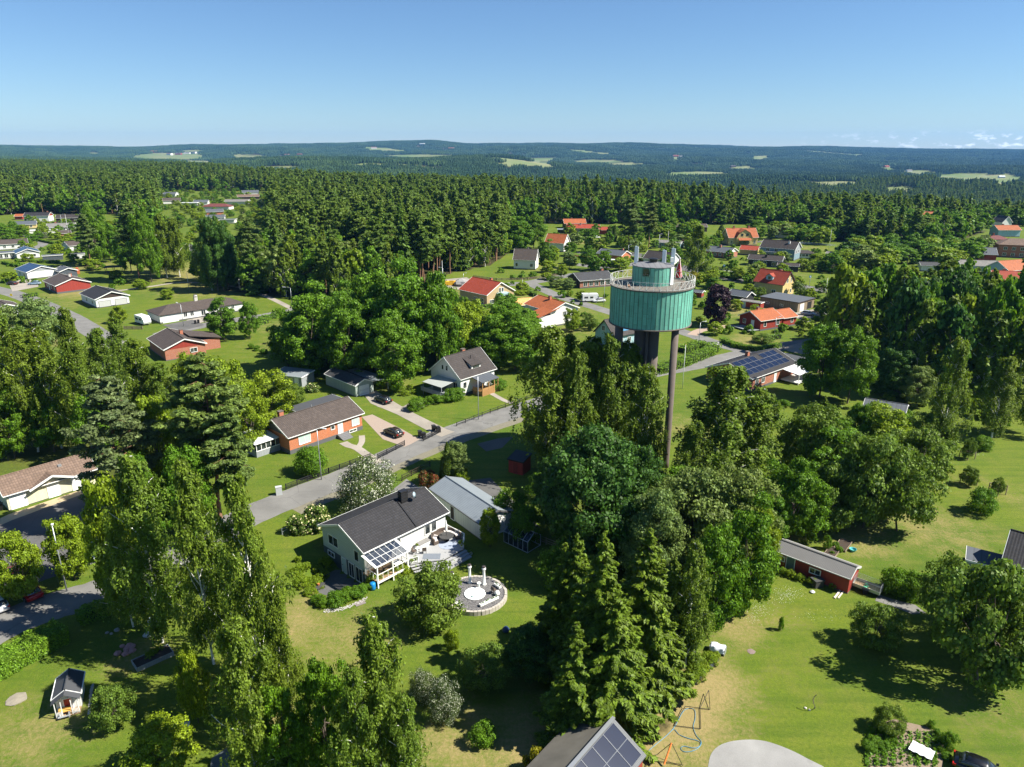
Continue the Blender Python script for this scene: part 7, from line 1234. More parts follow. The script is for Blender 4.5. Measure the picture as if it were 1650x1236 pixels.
# greenhouse
gh = empty('greenhouse', (*P(812, 873), 0), math.radians(-42), 'small glass greenhouse with metal frame in the oak shade', 'greenhouse'); GF = MB()
for x in np.linspace(0, 4.2, 6):
    for a, b in (((x, 0, 0), (x, 0, 1.6)), ((x, 2.6, 0), (x, 2.6, 1.6)), ((x, 0, 1.6), (x, 1.3, 2.5)), ((x, 2.6, 1.6), (x, 1.3, 2.5))): GF.beam(a, b, .06, .06)
for a, b in (((0, 0, 1.6), (4.2, 0, 1.6)), ((0, 2.6, 1.6), (4.2, 2.6, 1.6)), ((0, 1.3, 2.5), (4.2, 1.3, 2.5)), ((0, 0, .05), (4.2, 0, .05)), ((4.2, 0, .05), (4.2, 2.6, .05)), ((0, 0, .05), (0, 2.6, .05)), ((0, 2.6, .05), (4.2, 2.6, .05))): GF.beam(a, b, .07, .07)
GF.build('frame', plain('alu', (.45, .5, .52), .4), gh); g_ = MB(); g_.slab([(0, 0, 1.6), (4.2, 0, 1.6), (4.2, 1.3, 2.5), (0, 1.3, 2.5)], .01); g_.slab([(0, 1.3, 2.5), (4.2, 1.3, 2.5), (4.2, 2.6, 1.6), (0, 2.6, 1.6)], .01); g_.box(0, -.01, 0, 4.2, 0, 1.6); g_.build('glass', gl, gh)
# bins, cabinet
for i, (x, y, lab) in enumerate([(677, 703, 'left black wheelie bin of the front pair'), (683, 706, 'right black wheelie bin of the front pair'), (699, 694, 'left black wheelie bin of the rear pair'), (706, 696, 'right black wheelie bin of the rear pair'), (315, 522, 'left dark bin in front of the long white bungalow'), (320, 521, 'right dark bin in front of the long white bungalow'), (2, 822, 'dark bin at the end of the pale yellow garage')]):
    e = empty('wheelie_bin', (*P(x, y), .03), math.radians(30), lab, 'bin'); MB().prism([(-.3, .08), (.25, .08), (.33, 1.0), (-.33, 1.0)], 'y', -.3, .3).build('bin_body', plain('bin_black', (.012, .012, .013), .5), e); MB().prism([(-.38, .99), (.37, .99), (.3, 1.09), (-.38, 1.12)], 'y', -.33, .33).build('lid', plain('bin_lid', (.03, .03, .035), .4), e)
    for s in (-1, 1): MB().tube([(-.25, s*.26, .1), (-.25, s*.33, .1)], .1, 8).build('wheel', RUBBER, e)
obj1(MB().box(-.45, -.3, 0, .45, .3, 1.3).box(-.48, -.33, 1.3, .48, .33, 1.36), 'utility_cabinet', plain('cabinet_grey', (.42, .44, .44), .6), 'pale grey utility cabinet beside the street', 'cabinet', (*P(450, 797), 0), .4)
for (px, py, lab, h) in ((1166, 437, 'blue and white road sign on the highway verge', 2.4), (1304.5, 455, 'small road sign at the highway hedge', 2.2), (19, 480, 'yellow road sign on the left street', 1.0)):
    e = empty('road_sign', (*P(px, py), 0), 0, lab, 'road sign'); MB().tube([(0, 0, 0), (0, 0, h)], .04, 6).build('pole', GREYM, e); MB().box(-.4, -.05, h-.3, .4, -.02, h+.45).build('sign_plate', plain('yellow_sign', (.8, .55, .03)) if 'yellow' in lab else plain('blue_sign', (.03, .22, .6), .4), e)
    if 'yellow' not in lab: MB().prism([(-.22, h-.1), (.22, h-.1), (0, h+.3)], 'y', -.065, -.05).build('symbol', WHITE, e)
# ------------------------------------------------------------------ lower left garden
def raised(px, py, L, W_, rz, label, h=.45, mt=None):
    e = empty('raised_bed', (*P(px, py), 0), rz, label, 'raised bed'); m_ = mt or WALLS['grey']; b = MB(); b.box(-L/2, -W_/2, 0, L/2, -W_/2+.06, h); b.box(-L/2, W_/2-.06, 0, L/2, W_/2, h); b.box(-L/2, -W_/2+.06, 0, -L/2+.06, W_/2-.06, h); b.box(L/2-.06, -W_/2+.06, 0, L/2, W_/2-.06, h); b.build('planks', m_, e); MB().box(-L/2+.06, -W_/2+.06, .05, L/2-.06, W_/2-.06, h-.1).build('soil', plain('bed_soil', (.05, .035, .025), .95, .3, 5), e)
raised(247, 1063, 3.6, 1.7, math.radians(44), 'wooden raised bed with dark soil under the left birches', .5); raised(1100, 1110, 1.4, 1.1, math.radians(48), 'dark raised bed holding the yellow plant', .55, WALLS['dgrey']); raised(1120, 1090, 2.0, 1.2, math.radians(48), 'dark raised bed in the middle of the row by the spruces', .55, WALLS['dgrey']); raised(1142, 1068, 2.0, 1.2, math.radians(48), 'dark raised bed nearest the covered table', .55, WALLS['dgrey'])
raised(1340, 892, 2.6, 1.4, math.radians(50), 'wooden planter with crops behind the allotment shed', .3, WALLS['rawwood']); raised(1358, 880, 3.0, 1.5, math.radians(50), 'wooden planter with bare soil behind the allotment shed', .3, WALLS['rawwood'])
t_ = empty('picnic_table', (*P(106, 1151), 0), math.radians(24), 'small wooden picnic table in front of the playhouse', 'table'); MB().box(-.5, -.35, .52, .5, .35, .58).build('tabletop', plain('yellow_pine', (.60, .33, .08), .6), t_); MB().box(-.5, -.75, .28, .5, -.55, .33).build('seat', WALLS['grey'], t_); MB().box(-.4, -.6, 0, -.34, .5, .5).box(.34, -.6, 0, .4, .5, .5).build('leg', WALLS['grey'], t_); MB().box(-.45, .05, .1, .45, .1, .55).build('side_board', plain('yellow_pine', (.60, .33, .08)), t_)
import bmesh
def rock(px, py, r, label, mt, n=1, flat=.5, seed=0, name='boulder', cat='boulder', kind=None):
    bm = bmesh.new(); rk = random.Random(seed)
    for k in range(n):
        s = r*(rk.uniform(.25, .5) if n > 1 else 1); ox, oy = (rk.uniform(-r, r), rk.uniform(-r, r)) if n > 1 else (0, 0); g = bmesh.ops.create_icosphere(bm, subdivisions=2, radius=s)
        for v in g['verts']: v.co *= 1+.18*math.sin(v.co.x*9/r+k)*math.cos(v.co.y*7/r+seed); v.co.z *= flat; v.co += Vector((ox, oy, s*flat*.5))
    me = bpy.data.meshes.new(name); bm.to_mesh(me); bm.free(); me.materials.append(mt); o = bpy.data.objects.new(name, me); C.objects.link(o); o.location = (*P(px, py), 0); tag(o, label, cat, kind=kind); return o
STN = plain('boulder_grey', (.30, .28, .26), .9, .3, 3); PNK = plain('pink_flowers', (.42, .22, .20), .9, .5, 9)
rock(28, 1127, .9, 'flat pale boulder in the lawn at the left edge', plain('boulder_pale', (.25, .22, .17), .9, .3, 3), flat=.12); rock(204, 1048, .8, 'pile of pinkish stones on the lawn left of the raised bed', PNK, 14, .6, 3, 'stone_pile', 'stones'); rock(375, 1234, 2.0, 'round dark trampoline shaped mound at the bottom edge', plain('tramp_dark', (.10, .12, .13), .6, .4, 5), flat=.18, seed=2); rock(181, 1019, .6, 'grey boulder in the shade by the street hedge', STN, 4, .6, 4); rock(238, 1024, .45, 'small pale stone in the birch shade', plain('pale_stone2', (.5, .48, .45)), 1, .5, 5)
rock(1211, 1050, .42, 'round flat stone well cover on the mown meadow', plain('brownish_stone', (.2, .15, .13), .9), flat=.1); rock(1303, 1143, .38, 'white stone beside the thin sculpture on the meadow', plain('white_stone', (.6, .55, .48)), 2, .8, 7)
pst = MB(); rk = random.Random(8)
for k in range(60):
    t_ = rk.uniform(0, 1); a = P(150-4*math.sin(t_*3)-14*max(0, t_-.6), 1103+48*t_); s = rk.uniform(.06, .12); pst.box(a[0]-s, a[1]-s, 0, a[0]+s, a[1]+s, s)
tag(pst.build('stone_edging', plain('white_stones', (.6, .58, .55))), 'white stone edging on the right side of the playhouse', 'stones', kind='stuff')
obj1(MB().box(-.5, -.4, 0, .5, .4, .5).box(-.55, -.45, .5, .55, .45, .56), 'beehive', plain('hive_white', (.6, .66, .7), .5), 'pale box standing under the small aspen', 'box', (*P(296, 1178), 0), .3); obj1(MB().box(-.6, -.35, 0, .6, .35, .5), 'cold_frame', plain('cold_frame_grey', (.3, .36, .4), .4), 'grey lidded box in the birch shade near the hedge', 'box', (*P(249, 1003), 0), .3)
# ------------------------------------------------------------------ lower middle and right garden things
ib = empty('water_tank', (*P(1022, 1169), 0), math.radians(20), 'white plastic tank in a metal cage beside the spruces', 'water tank'); MB().box(-.5, -.5, .15, .5, .5, 1.1).build('tank', plain('tank_white', (.72, .74, .75), .4, .03), ib); cg = MB()
for k in range(6):
    u = -.52+k*.208
    for s in (-.53, .53): cg.beam((u, s, .12), (u, s, 1.12), .025, .025); cg.beam((s, u, .12), (s, u, 1.12), .025, .025)
for z in (.15, .48, .8, 1.12):
    for a, b in (((-.53, -.53), (.53, -.53)), ((.53, -.53), (.53, .53)), ((.53, .53), (-.53, .53)), ((-.53, .53), (-.53, -.53))): cg.beam((*a, z), (*b, z), .03, .03)
cg.build('cage', GREYM, ib); MB().box(-.55, -.55, 0, .55, .55, .12).build('pallet', BLACK, ib); MB().lathe([(.1, 1.1), (.1, 1.17)], 12).build('cap', plain('teal_cap', (.02, .3, .32)), ib)
def tubepx(name, pts, r, mt, label, cat, z=.05, n=6, zs=None):
    p = catmull([P(*q) for q in pts], n); zz = zs or [z]*len(p); return obj1(MB().tube([(a[0], a[1], zz[min(i*len(zz)//len(p), len(zz)-1)]) for i, a in enumerate(p)], r, 6), name, mt, label, cat, None) if False else tag(MB().tube([(a[0], a[1], z) for a in p], r, 6).build(name, mt), label, cat)
HB = plain('blue_hose', (.07, .22, .32), .5)
tubepx('garden_hose', [(1034, 1222), (1050, 1206), (1075, 1185), (1088, 1170), (1100, 1148), (1110, 1142), (1119, 1145), (1120, 1158), (1117, 1172), (1122, 1186), (1130, 1196), (1126, 1205), (1115, 1211), (1103, 1212), (1097, 1207), (1102, 1203), (1118, 1206), (1128, 1202), (1126, 1195), (1108, 1190), (1094, 1184), (1086, 1176), (1078, 1182)], .026, HB, 'blue hose coiled on the dry grass by the swing frame', 'hose')
sf = MB(); PT = lambda px, py, z: (*P(px, py, z), z)
for a, b in ((PT(1086, 1169, .1), PT(1104, 1138, .3)), (PT(1104, 1138, .3), PT(1128, 1141, .1)), (PT(1128, 1141, .1), PT(1129, 1174, .1)), (PT(1129, 1174, .1), PT(1086, 1169, .1)), (PT(1128, 1141, .1), PT(1142, 1112, .5)), (PT(1142, 1112, .5), PT(1144, 1143, .1)), (PT(1144, 1143, .1), PT(1128, 1141, .1))): sf.tube([a, b], .03, 5)
tag(sf.build('swing_frame', BLACK), 'black metal frame lying on the dry grass inside the hose loop', 'metal frame'); tag(MB().tube([PT(1082, 1197, 1.6), PT(1070, 1232, .2)], .08, 6).build('orange_pole', plain('orange_paint', (.75, .22, .05), .5)), 'orange pole leaning at the bottom edge', 'pole')
s2 = MB(); [s2.tube([PT(*a), PT(*b)], .028, 5) for a, b in (((1082, 1197, 1.6), (1060, 1215, .1)), ((1060, 1215, .1), (1042, 1224, .1)), ((1082, 1197, 1.6), (1100, 1234, .1)), ((1042, 1224, .1), (1040, 1240, .1)), ((1042, 1224, .1), (1099, 1232, .1)))]; tag(s2.build('bicycle_rack', BLACK), 'black tube stand around the orange pole', 'metal frame')
tb = empty('covered_table', (*P(1156, 1050), 0), math.radians(-30), 'table covered with a crumpled white sheet beside the raised beds', 'covered table')
vs = []; nx_, ny_ = 16, 10
for j in range(ny_+1):
    for i in range(nx_+1):
        x, y = -.8+1.6*i/nx_, -.5+1.0*j/ny_; ed = max(abs(x)/.8, abs(y)/.5); vs.append((x*(1-.05*(ed > .9)), y, .75+.05*math.sin(x*7+y*9)+.03*math.sin(y*17)-(.45 if ed > .95 else 0)))
MB().add(vs, [(j*(nx_+1)+i, j*(nx_+1)+i+1, (j+1)*(nx_+1)+i+1, (j+1)*(nx_+1)+i) for j in range(ny_) for i in range(nx_)]).build('sheet', plain('tarp_white', (.66, .68, .72), .6), tb, True); MB().box(-.8, -.45, 0, -.74, .45, .68).box(.74, -.45, 0, .8, .45, .68).build('leg', GREYM, tb)
obj1(MB().lathe([(.6, 0), (.62, .25), (.55, .32), (.05, .36)], 20), 'sandpit_lid', plain('green_plastic', (.03, .26, .17), .5), 'round green plastic lid beside the young birch', 'lid', (*P(1104, 1056), 0), smooth=True)
vs = []; nx_, ny_ = 20, 10; c0 = [np.array(P(*q)) for q in ((1462, 1213), (1500, 1231), (1506, 1217), (1470, 1199))]
for j in range(ny_+1):
    for i in range(nx_+1):
        u, v = i/nx_, j/ny_; p = c0[0]*(1-u)*(1-v)+c0[1]*u*(1-v)+c0[2]*u*v+c0[3]*(1-u)*v; vs.append((p[0], p[1], .42+.06*math.sin(u*21+v*8)*math.sin(v*9+u*3)))
tag(MB().add(vs, [(j*(nx_+1)+i, j*(nx_+1)+i+1, (j+1)*(nx_+1)+i+1, (j+1)*(nx_+1)+i) for j in range(ny_) for i in range(nx_)]).build('garden_fleece', plain('fleece_white', (.76, .77, .80), .7, .05), None, True), 'crumpled white garden fleece spread on the vegetable bed', 'fleece')
sc = empty('garden_sculpture', (*P(1310, 1145), 0), 0, 'thin wire sculpture standing on the mown meadow', 'sculpture'); s_ = MB(); [s_.tube([(.12*math.sin(k), .12*math.cos(k), .25*k), (.18*math.sin(k+1.3), .18*math.cos(k+1.3), .25*(k+1))], .035, 5) for k in range(7)]; s_.build('wire', plain('rust_wire', (.10, .08, .07)), sc)
# cage trailer
tl = empty('trailer', (*P(1397, 952), .0), math.radians(-42), 'two wheeled garden trailer with mesh sides and green sacks', 'trailer'); MB().box(-1.5, -.75, .45, 1.5, .75, .52).build('floor', WOODR, tl); b = MB(); b.box(-1.5, -.78, .45, 1.5, -.74, .85); b.box(-1.5, .74, .45, 1.5, .78, .85); b.box(-1.52, -.74, .45, -1.48, .74, .85); b.box(1.48, -.74, .45, 1.52, .74, .85); b.build('side_panel', plain('zinc', (.42, .47, .45), .4, metal=.3), tl)
cg = MB()
for x in np.linspace(-1.5, 1.5, 13): [cg.beam((x, s, .85), (x, s, 1.5), .02, .02) for s in (-.76, .76)]
for y in np.linspace(-.76, .76, 7): [cg.beam((s, y, .85), (s, y, 1.5), .02, .02) for s in (-1.5, 1.5)]
for z in (1.0, 1.15, 1.3, 1.5): [cg.beam(a, b_, .03 if z > 1.4 else .015, .03) for a, b_ in (((-1.5, -.76, z), (1.5, -.76, z)), ((-1.5, .76, z), (1.5, .76, z)), ((-1.5, -.76, z), (-1.5, .76, z)), ((1.5, -.76, z), (1.5, .76, z)))]
cg.build('mesh_cage', GREYM, tl)
for s in (-1, 1): MB().tube([(0, s*.8, .3), (0, s*.98, .3)], .3, 14).build('wheel', RUBBER, tl); MB().box(-.4, s*.9-.12, .58, .4, s*.9+.12, .62).build('mudguard', BLACK, tl)
MB().beam((-1.5, 0, .42), (-2.7, 0, .42), .08, .08).build('drawbar', GREYM, tl)
sk = rock(0, 0, .55, 'heap of green and white plastic sacks inside the trailer', plain('green_sacks', (.06, .42, .22), .4, .9, 4), 4, .6, 11, 'sacks', 'sacks'); sk.location = (*P(1397, 952), .55)
obj1(MB().lathe([(.3, 0), (.42, .25), (.46, .35), (.4, .33), (.3, .1)], 18), 'plastic_tub', plain('teal_tub', (.1, .42, .42), .4), 'round turquoise tub on the grass beside the planters', 'tub', (*P(1374, 888), 0)); obj1(MB().box(-.1, -1.4, 0, .1, 1.4, .14).box(.25, -1.1, 0, .4, 1.2, .12), 'plank_pile', plain('pale_planks', (.58, .52, .44), .8), 'pale planks lying at the corner of the allotment shed', 'planks', (*P(1351, 956), 0), math.radians(-42))
obj1(MB().box(-.6, -.5, 0, .6, .5, .9).box(-.65, -.55, .9, .65, .55, .98), 'dog_box', plain('box_dark', (.05, .05, .05), .7), 'dark box with a pale lid before the allotment shed', 'box', (*P(1316, 944), 0), .3); obj1(MB().lathe([(.2, 0), (.3, .15), (.1, .3)], 8), 'white_sack', WHITE, 'small white sack lying before the dark box', 'sack', (*P(1309, 955), 0)); obj1(MB().box(-.4, -.3, 0, .4, .3, .8), 'watering_cart', plain('teal_cart', (.06, .25, .25), .5), 'small turquoise cart left of the allotment shed door', 'cart', (*P(1243, 915), 0), .5)
obj1(MB().slab([(0, 0, 1.7), (.55, 0, 1.7), (.55, -2.6, .15), (0, -2.6, .15)], .06), 'slide', plain('blue_slide', (.02, .10, .45), .35), 'blue plastic slide in the shade of the orchard', 'slide', (*P(1333, 826), 0), .5)
cf = empty('climbing_frame', (*P(1438, 812), 0), .4, 'coloured climbing frame half hidden by the fruit tree', 'climbing frame'); MB().tube([(0, 0, 0), (.5, .5, 2), (1, 0, 0)], .05, 6).tube([(0, 2, 0), (.5, 1.5, 2), (1, 2, 0)], .05, 6).tube([(.5, .5, 2), (.5, 1.5, 2)], .05, 6).build('frame', plain('play_red', (.6, .04, .03), .4), cf); MB().box(.1, .6, .7, .9, 1.4, .78).build('platform', plain('play_blue', (.1, .35, .6), .4), cf)
for i, (bx, by) in enumerate(((1558, 738), (1560, 780), (1606, 795))):
    e = empty('tree_cage', (*P(bx, by), 0), .3, ['wooden post cage around the topmost young fruit tree', 'wooden post cage around the middle young fruit tree', 'wooden post cage around the lowest young fruit tree'][i], 'tree guard')
    for x in (-.8, .8):
        for y in (-.8, .8): MB().box(x-.05, y-.05, 0, x+.05, y+.05, 1.6).build('post', WALLS['rawwood'], e)
    r = MB(); [r.beam(a, b, .04, .07) for z in (1.0, 1.5) for a, b in (((-.8, -.8, z), (.8, -.8, z)), ((.8, -.8, z), (.8, .8, z)), ((.8, .8, z), (-.8, .8, z)), ((-.8, .8, z), (-.8, -.8, z)))]; r.build('rail', WALLS['rawwood'], e)
# plastic greenhouse and skips
e = empty('plastic_greenhouse', (*P(742, 501), 0), .5, 'small rounded plastic greenhouse in the middle gardens', 'greenhouse'); MB().prism([(2*math.cos(a), 2*math.sin(a)) for a in np.linspace(0, math.pi, 10)], 'y', 0, 4.5).build('cover', plain('plastic_film', (.42, .46, .44), .3), e)
for x, y, lab in ((723, 459.5, 'left yellow container on the gravel yard'), (732, 459, 'right yellow container on the gravel yard')): e = empty('container', (*P(x, y), 0), .1, lab, 'container'); MB().prism([(-1.6, .1), (1.6, .1), (1.9, 1.5), (-1.9, 1.5)], 'y', -1, 1).build('skip_body', plain('skip_yellow', (.75, .42, .03), .5), e); MB().box(-1.7, -.9, 1.38, 1.7, .9, 1.48).build('fill', plain('rubble_fill', (.2, .1, .06)), e)
rock(745, 460, 3.2, 'heap of grey gravel on the yard', plain('gravel_heap', (.27, .26, .25), .95, .2, 3), flat=.6, name='gravel_heap', cat='gravel heap'); obj1(MB().box(-.9, -.6, 0, .9, .6, 1.8).box(-.3, -.5, 1.8, .6, .5, 2.6), 'tractor', plain('tractor_red', (.45, .12, .05), .4), 'small red tractor on the lawn behind the bungalows', 'tractor', (*P(125, 441), 0), .6)
# rows of small crops on the vegetable bed
rk = random.Random(12); vp = []
for r_ in range(9):
    for k in range(70):
        u = rk.random(); a0 = np.array(P(1402+r_*13, 1172+r_*1.5)); a1 = np.array(P(1398+r_*13.5, 1234)); q_ = a0+(a1-a0)*u
        for _ in range(5 if r_ not in (4, 5) else 2): vp.append((q_[0]+rk.gauss(0, .12), q_[1]+rk.gauss(0, .12), rk.uniform(.05, .3)))
vp = np.array(vp); l = leaves(vp, np.tile([0, 0, 1.], (len(vp), 1))+RNG.normal(size=(len(vp), 3))*.5, rnd(.05, .10, len(vp)), 1.4); o = bpy.data.objects.new('crop_rows', npmesh('crop_rows', [l], [LM['maple']])); C.objects.link(o); tag(o, 'rows of small green crops in the brown soil bed', 'crops', kind='stuff')
# daisies in the meadow
pt = []; rk = random.Random(4)
for (cx, cy, sx, sy, n) in ((1265, 962, 26, 12, 330), (1222, 985, 24, 14, 200), (1320, 995, 40, 10, 60), (1215, 1000, 12, 8, 60), (1570, 735, 18, 3, 60)):
    for k in range(n): pt.append(P(cx+rk.gauss(0, sx*.5), cy+rk.gauss(0, sy*.5)))
pp_ = np.array([(a, b, .22+rk.uniform(0, .2)) for a, b in pt]); l = leaves(pp_, np.tile([0, -.2, 1.], (len(pp_), 1))+RNG.normal(size=(len(pp_), 3))*.3, rnd(.015, .035, len(pp_)), 1); me = npmesh('wild_flowers', [l], [plain('daisy', (.5, .5, .42))]); o = bpy.data.objects.new('wild_flowers', me); C.objects.link(o); tag(o, 'white daisies in the long grass before the allotment shed', 'flowers', kind='stuff')
# ------------------------------------------------------------------ garden shrubs, kept off houses and streets
ROADPX = [(850, 456, 14), (930, 490, 16), (60, 487, 14), (960, 420, 14)]
HFA = np.array([(a, b, c) for a, b, c in HF])
for kd, x, y, h, wd, lab in SHR:
    if (np.hypot(HFA[:, 0]-x, HFA[:, 1]-y) < HFA[:, 2]*.95+.5).any(): continue
    sz = ('low', 'medium', 'tall')[(h > 1.6)+(h > 2.2)]; nh = near_house(x, y).split(' '); plant(kd, x, y, h*(1.5 if kd == 'm_lime' else 1), wd*(1.4 if kd == 'm_lime' else 1), sz+' shrub near the '+' '.join(nh[:11]), 'garden shrubs', 'shrub', 'shrub')
# ------------------------------------------------------------------ forest: nearest trees one by one, the rest as one mass per kind
pts = []; rr = random.Random(21); NEARF = {'pine': [], 'spruce': [], 'birch': [], 'broad': []}
y = 190.0
while y < 2150:
    sp = 6.6 if y < 520 else (7.6 if y < 900 else 9.5); xm = y*.80+60; x = -xm
    while x < xm:
        a = x+rr.uniform(-.42, .42)*sp; b = y+rr.uniform(-.42, .42)*sp; pts.append((a, b)); x += sp
    y += sp*.87
A = np.array(pts); Z = terr(A[:, 0], A[:, 1]); px, py = proj(A[:, 0], A[:, 1], Z); gpx, gpy = proj(A[:, 0], A[:, 1], np.zeros(len(A)))
e_ = np.interp(gpx, fx, fy); ok = gpy < e_
for (a, b, c, d) in OPEN: ok &= ~((gpx > a) & (gpx < c) & (gpy > b) & (gpy < d))
ok &= ~(infield(px, py, 9) & (A[:, 1] > 1100))
for a, b, c in HF:
    if b < 1400: ok &= ~((np.abs(A[:, 0]-a*A[:, 1]/b) < c*.9) & (A[:, 1] < b+c+2) & (A[:, 1] > b-(60 if b > 500 else 12)))
A = A[ok]; Z = Z[ok]; gpx = gpx[ok]; gpy = gpy[ok]; D = np.hypot(A[:, 0], A[:, 1])
cl = np.sin(A[:, 0]/47+1)*np.sin(A[:, 1]/61+.5)+.5*np.sin(A[:, 0]/19+A[:, 1]/23)
def kindof(i):
    r = rr.random(); c = cl[i]; right = gpx[i] > 1010; near = gpy[i] > 330
    if gpx[i] > 1200 and gpy[i] > 318: w = (.04, .05, .2, .71)
    elif gpx[i] > 830 and gpy[i] > 322: w = (.07, .08, .33, .52)
    elif gpx[i] < 260 and gpy[i] > 318: w = (.28, .12, .2, .4)
    elif near: w = (.34, .12, .27, .27)
    else: w = (.36, .26, .19, .19)
    if c > .35: w = (w[0]*.3, w[1]*.5, w[2]*1.6, w[3]*2.4)
    elif c < -.5: w = (w[0]*1.5, w[1]*1.5, w[2]*.4, w[3]*.3)
    return rr.choices(['pine', 'spruce', 'birch', 'broad'], w)[0]
K = [kindof(i) for i in range(len(A))]; order = np.argsort(D)
HH = {'pine': (17, 28, 7.8), 'spruce': (13, 28, 6.6), 'birch': (13, 23, 7.6), 'broad': (9, 18, 9.6)}; MASS = {k: [] for k in HH}; cnt = {k: 0 for k in HH}
CAP = {'pine': 260, 'spruce': 180, 'birch': 160, 'broad': 120}
def region(i):
    x, y = gpx[i], gpy[i]
    if y < 335: return 'deep in the forest belt'
    if x < 250: return 'at the edge of the forest behind the left bungalows'
    if x < 440: return 'in the forest above the left park'
    if x < 520: return 'in the pine wood above the lamp at the footpath'
    if x < 600: return 'in the pine wood above the dark parking'
    if x < 680: return 'in the pine wood behind the maple belt'
    if x < 750: return 'in the pine wood above the gravel yard'
    if x < 820: return 'in the pine wood left of the white gabled house'
    if x < 1010: return 'in the forest behind the yellow bungalow with red roof'
    if x < 1240: return 'in the forest behind the yellow mansard villa'
    return 'in the wood behind the '+('grey mansard house' if x < 1320 else 'tall flagpole' if x < 1400 else 'right garden trees' if x < 1520 else 'apartment block')
def e_at(i): return np.interp(gpx[i], fx, fy)
NMK = {'pine': 'tall scots pine', 'spruce': 'dark pointed spruce', 'birch': 'pale green birch', 'broad': 'rounded broadleaf tree'}
for i in order:
    k = K[i]; lo, hi, wd = HH[k]; h = rr.uniform(lo, hi)
    if gpx[i] > 1150 and gpy[i] > 330: h *= .78
    if k == 'broad' and rr.random() < .35 and cnt[k] < CAP[k]: kk = rr.choice(['m_oak', 'm_lime', 'm_grey'])
    else: kk = 'm_'+k
    if cnt[k] < CAP[k] and D[i] < 1100:
        cnt[k] += 1; rw = e_at(i)-gpy[i]; lab = NMK[k]+' '+region(i).replace('the ', '')+(', front row' if rw < 6 else ', second rows' if rw < 16 else ', inner rows')+('' if h > (lo+hi)/2 else ', shorter one'); plant(kk, A[i, 0], A[i, 1], h, wd*rr.uniform(.85, 1.2), lab, 'trees '+region(i))
    else: MASS[k].append((A[i, 0], A[i, 1], Z[i], h, rr.uniform(.85, 1.2)*wd, rr.uniform(0, 6.28)))
def hidden(me, nm): return bpy.data.objects.new(nm, me)
def scatter(name, P_, S_, R_, protos, label, cat):
    """one mass: a mesh of points that carries instances picked from a few shapes"""
    me = bpy.data.meshes.new(name); me.vertices.add(len(P_)); me.vertices.foreach_set('co', np.asarray(P_, np.float32).ravel())
    a = me.attributes.new('sc', 'FLOAT_VECTOR', 'POINT'); a.data.foreach_set('vector', np.asarray(S_, np.float32).ravel())
    a = me.attributes.new('rz', 'FLOAT', 'POINT'); a.data.foreach_set('value', np.asarray(R_, np.float32)); a = me.attributes.new('pick', 'INT', 'POINT'); a.data.foreach_set('value', RNG.integers(0, len(protos), len(P_)).astype(np.int32))
    o = bpy.data.objects.new(name, me); C.objects.link(o); tag(o, label, cat, kind='stuff')
    g = bpy.data.node_groups.new(name, 'GeometryNodeTree'); g.interface.new_socket('Geometry', in_out='INPUT', socket_type='NodeSocketGeometry'); g.interface.new_socket('Geometry', in_out='OUTPUT', socket_type='NodeSocketGeometry')
    gi = g.nodes.new('NodeGroupInput'); go_ = g.nodes.new('NodeGroupOutput'); ip = g.nodes.new('GeometryNodeInstanceOnPoints'); jn = g.nodes.new('GeometryNodeGeometryToInstance')
    for m_ in protos[::-1]:
        oi = g.nodes.new('GeometryNodeObjectInfo'); oi.inputs['Object'].default_value = hidden(m_, name+'_shape'); g.links.new(oi.outputs['Geometry'], jn.inputs[0])
    def na(n, t_): x = g.nodes.new('GeometryNodeInputNamedAttribute'); x.data_type = t_; x.inputs['Name'].default_value = n; return [s for s in x.outputs if s.enabled and s.name == 'Attribute'][0]
    ip.inputs['Pick Instance'].default_value = True; g.links.new(gi.outputs[0], ip.inputs['Points']); g.links.new(jn.outputs[0], ip.inputs['Instance']); g.links.new(na('pick', 'INT'), ip.inputs['Instance Index'])
    cx = g.nodes.new('ShaderNodeCombineXYZ'); g.links.new(na('rz', 'FLOAT'), cx.inputs[2]); g.links.new(cx.outputs[0], ip.inputs['Rotation']); g.links.new(na('sc', 'FLOAT_VECTOR'), ip.inputs['Scale']); g.links.new(ip.outputs[0], go_.inputs[0])
    md = o.modifiers.new('scatter', 'NODES'); md.node_group = g; return o
for k, rows in MASS.items():
    q = np.array(rows); fk = 'f_'+k; L_, H_, R_, _ = PROTO[fk]; H_ = np.mean([m_[2] for m_ in L_]); R_ = np.mean([m_[3] for m_ in L_])
    scatter('distant_'+k+'_forest' if k != 'broad' else 'distant_broadleaf_forest', q[:, :3], np.stack([q[:, 4]/(2*R_), q[:, 4]/(2*R_), q[:, 3]/H_], 1), q[:, 5], [m_[0] for m_ in L_], {'pine': 'distant scots pines', 'spruce': 'distant spruces', 'birch': 'distant birches', 'broad': 'distant broadleaf trees'}[k]+' merging into the forest belt', 'forest')
print('forest individually', cnt, 'mass', {k: len(v) for k, v in MASS.items()}, 'near', NT)
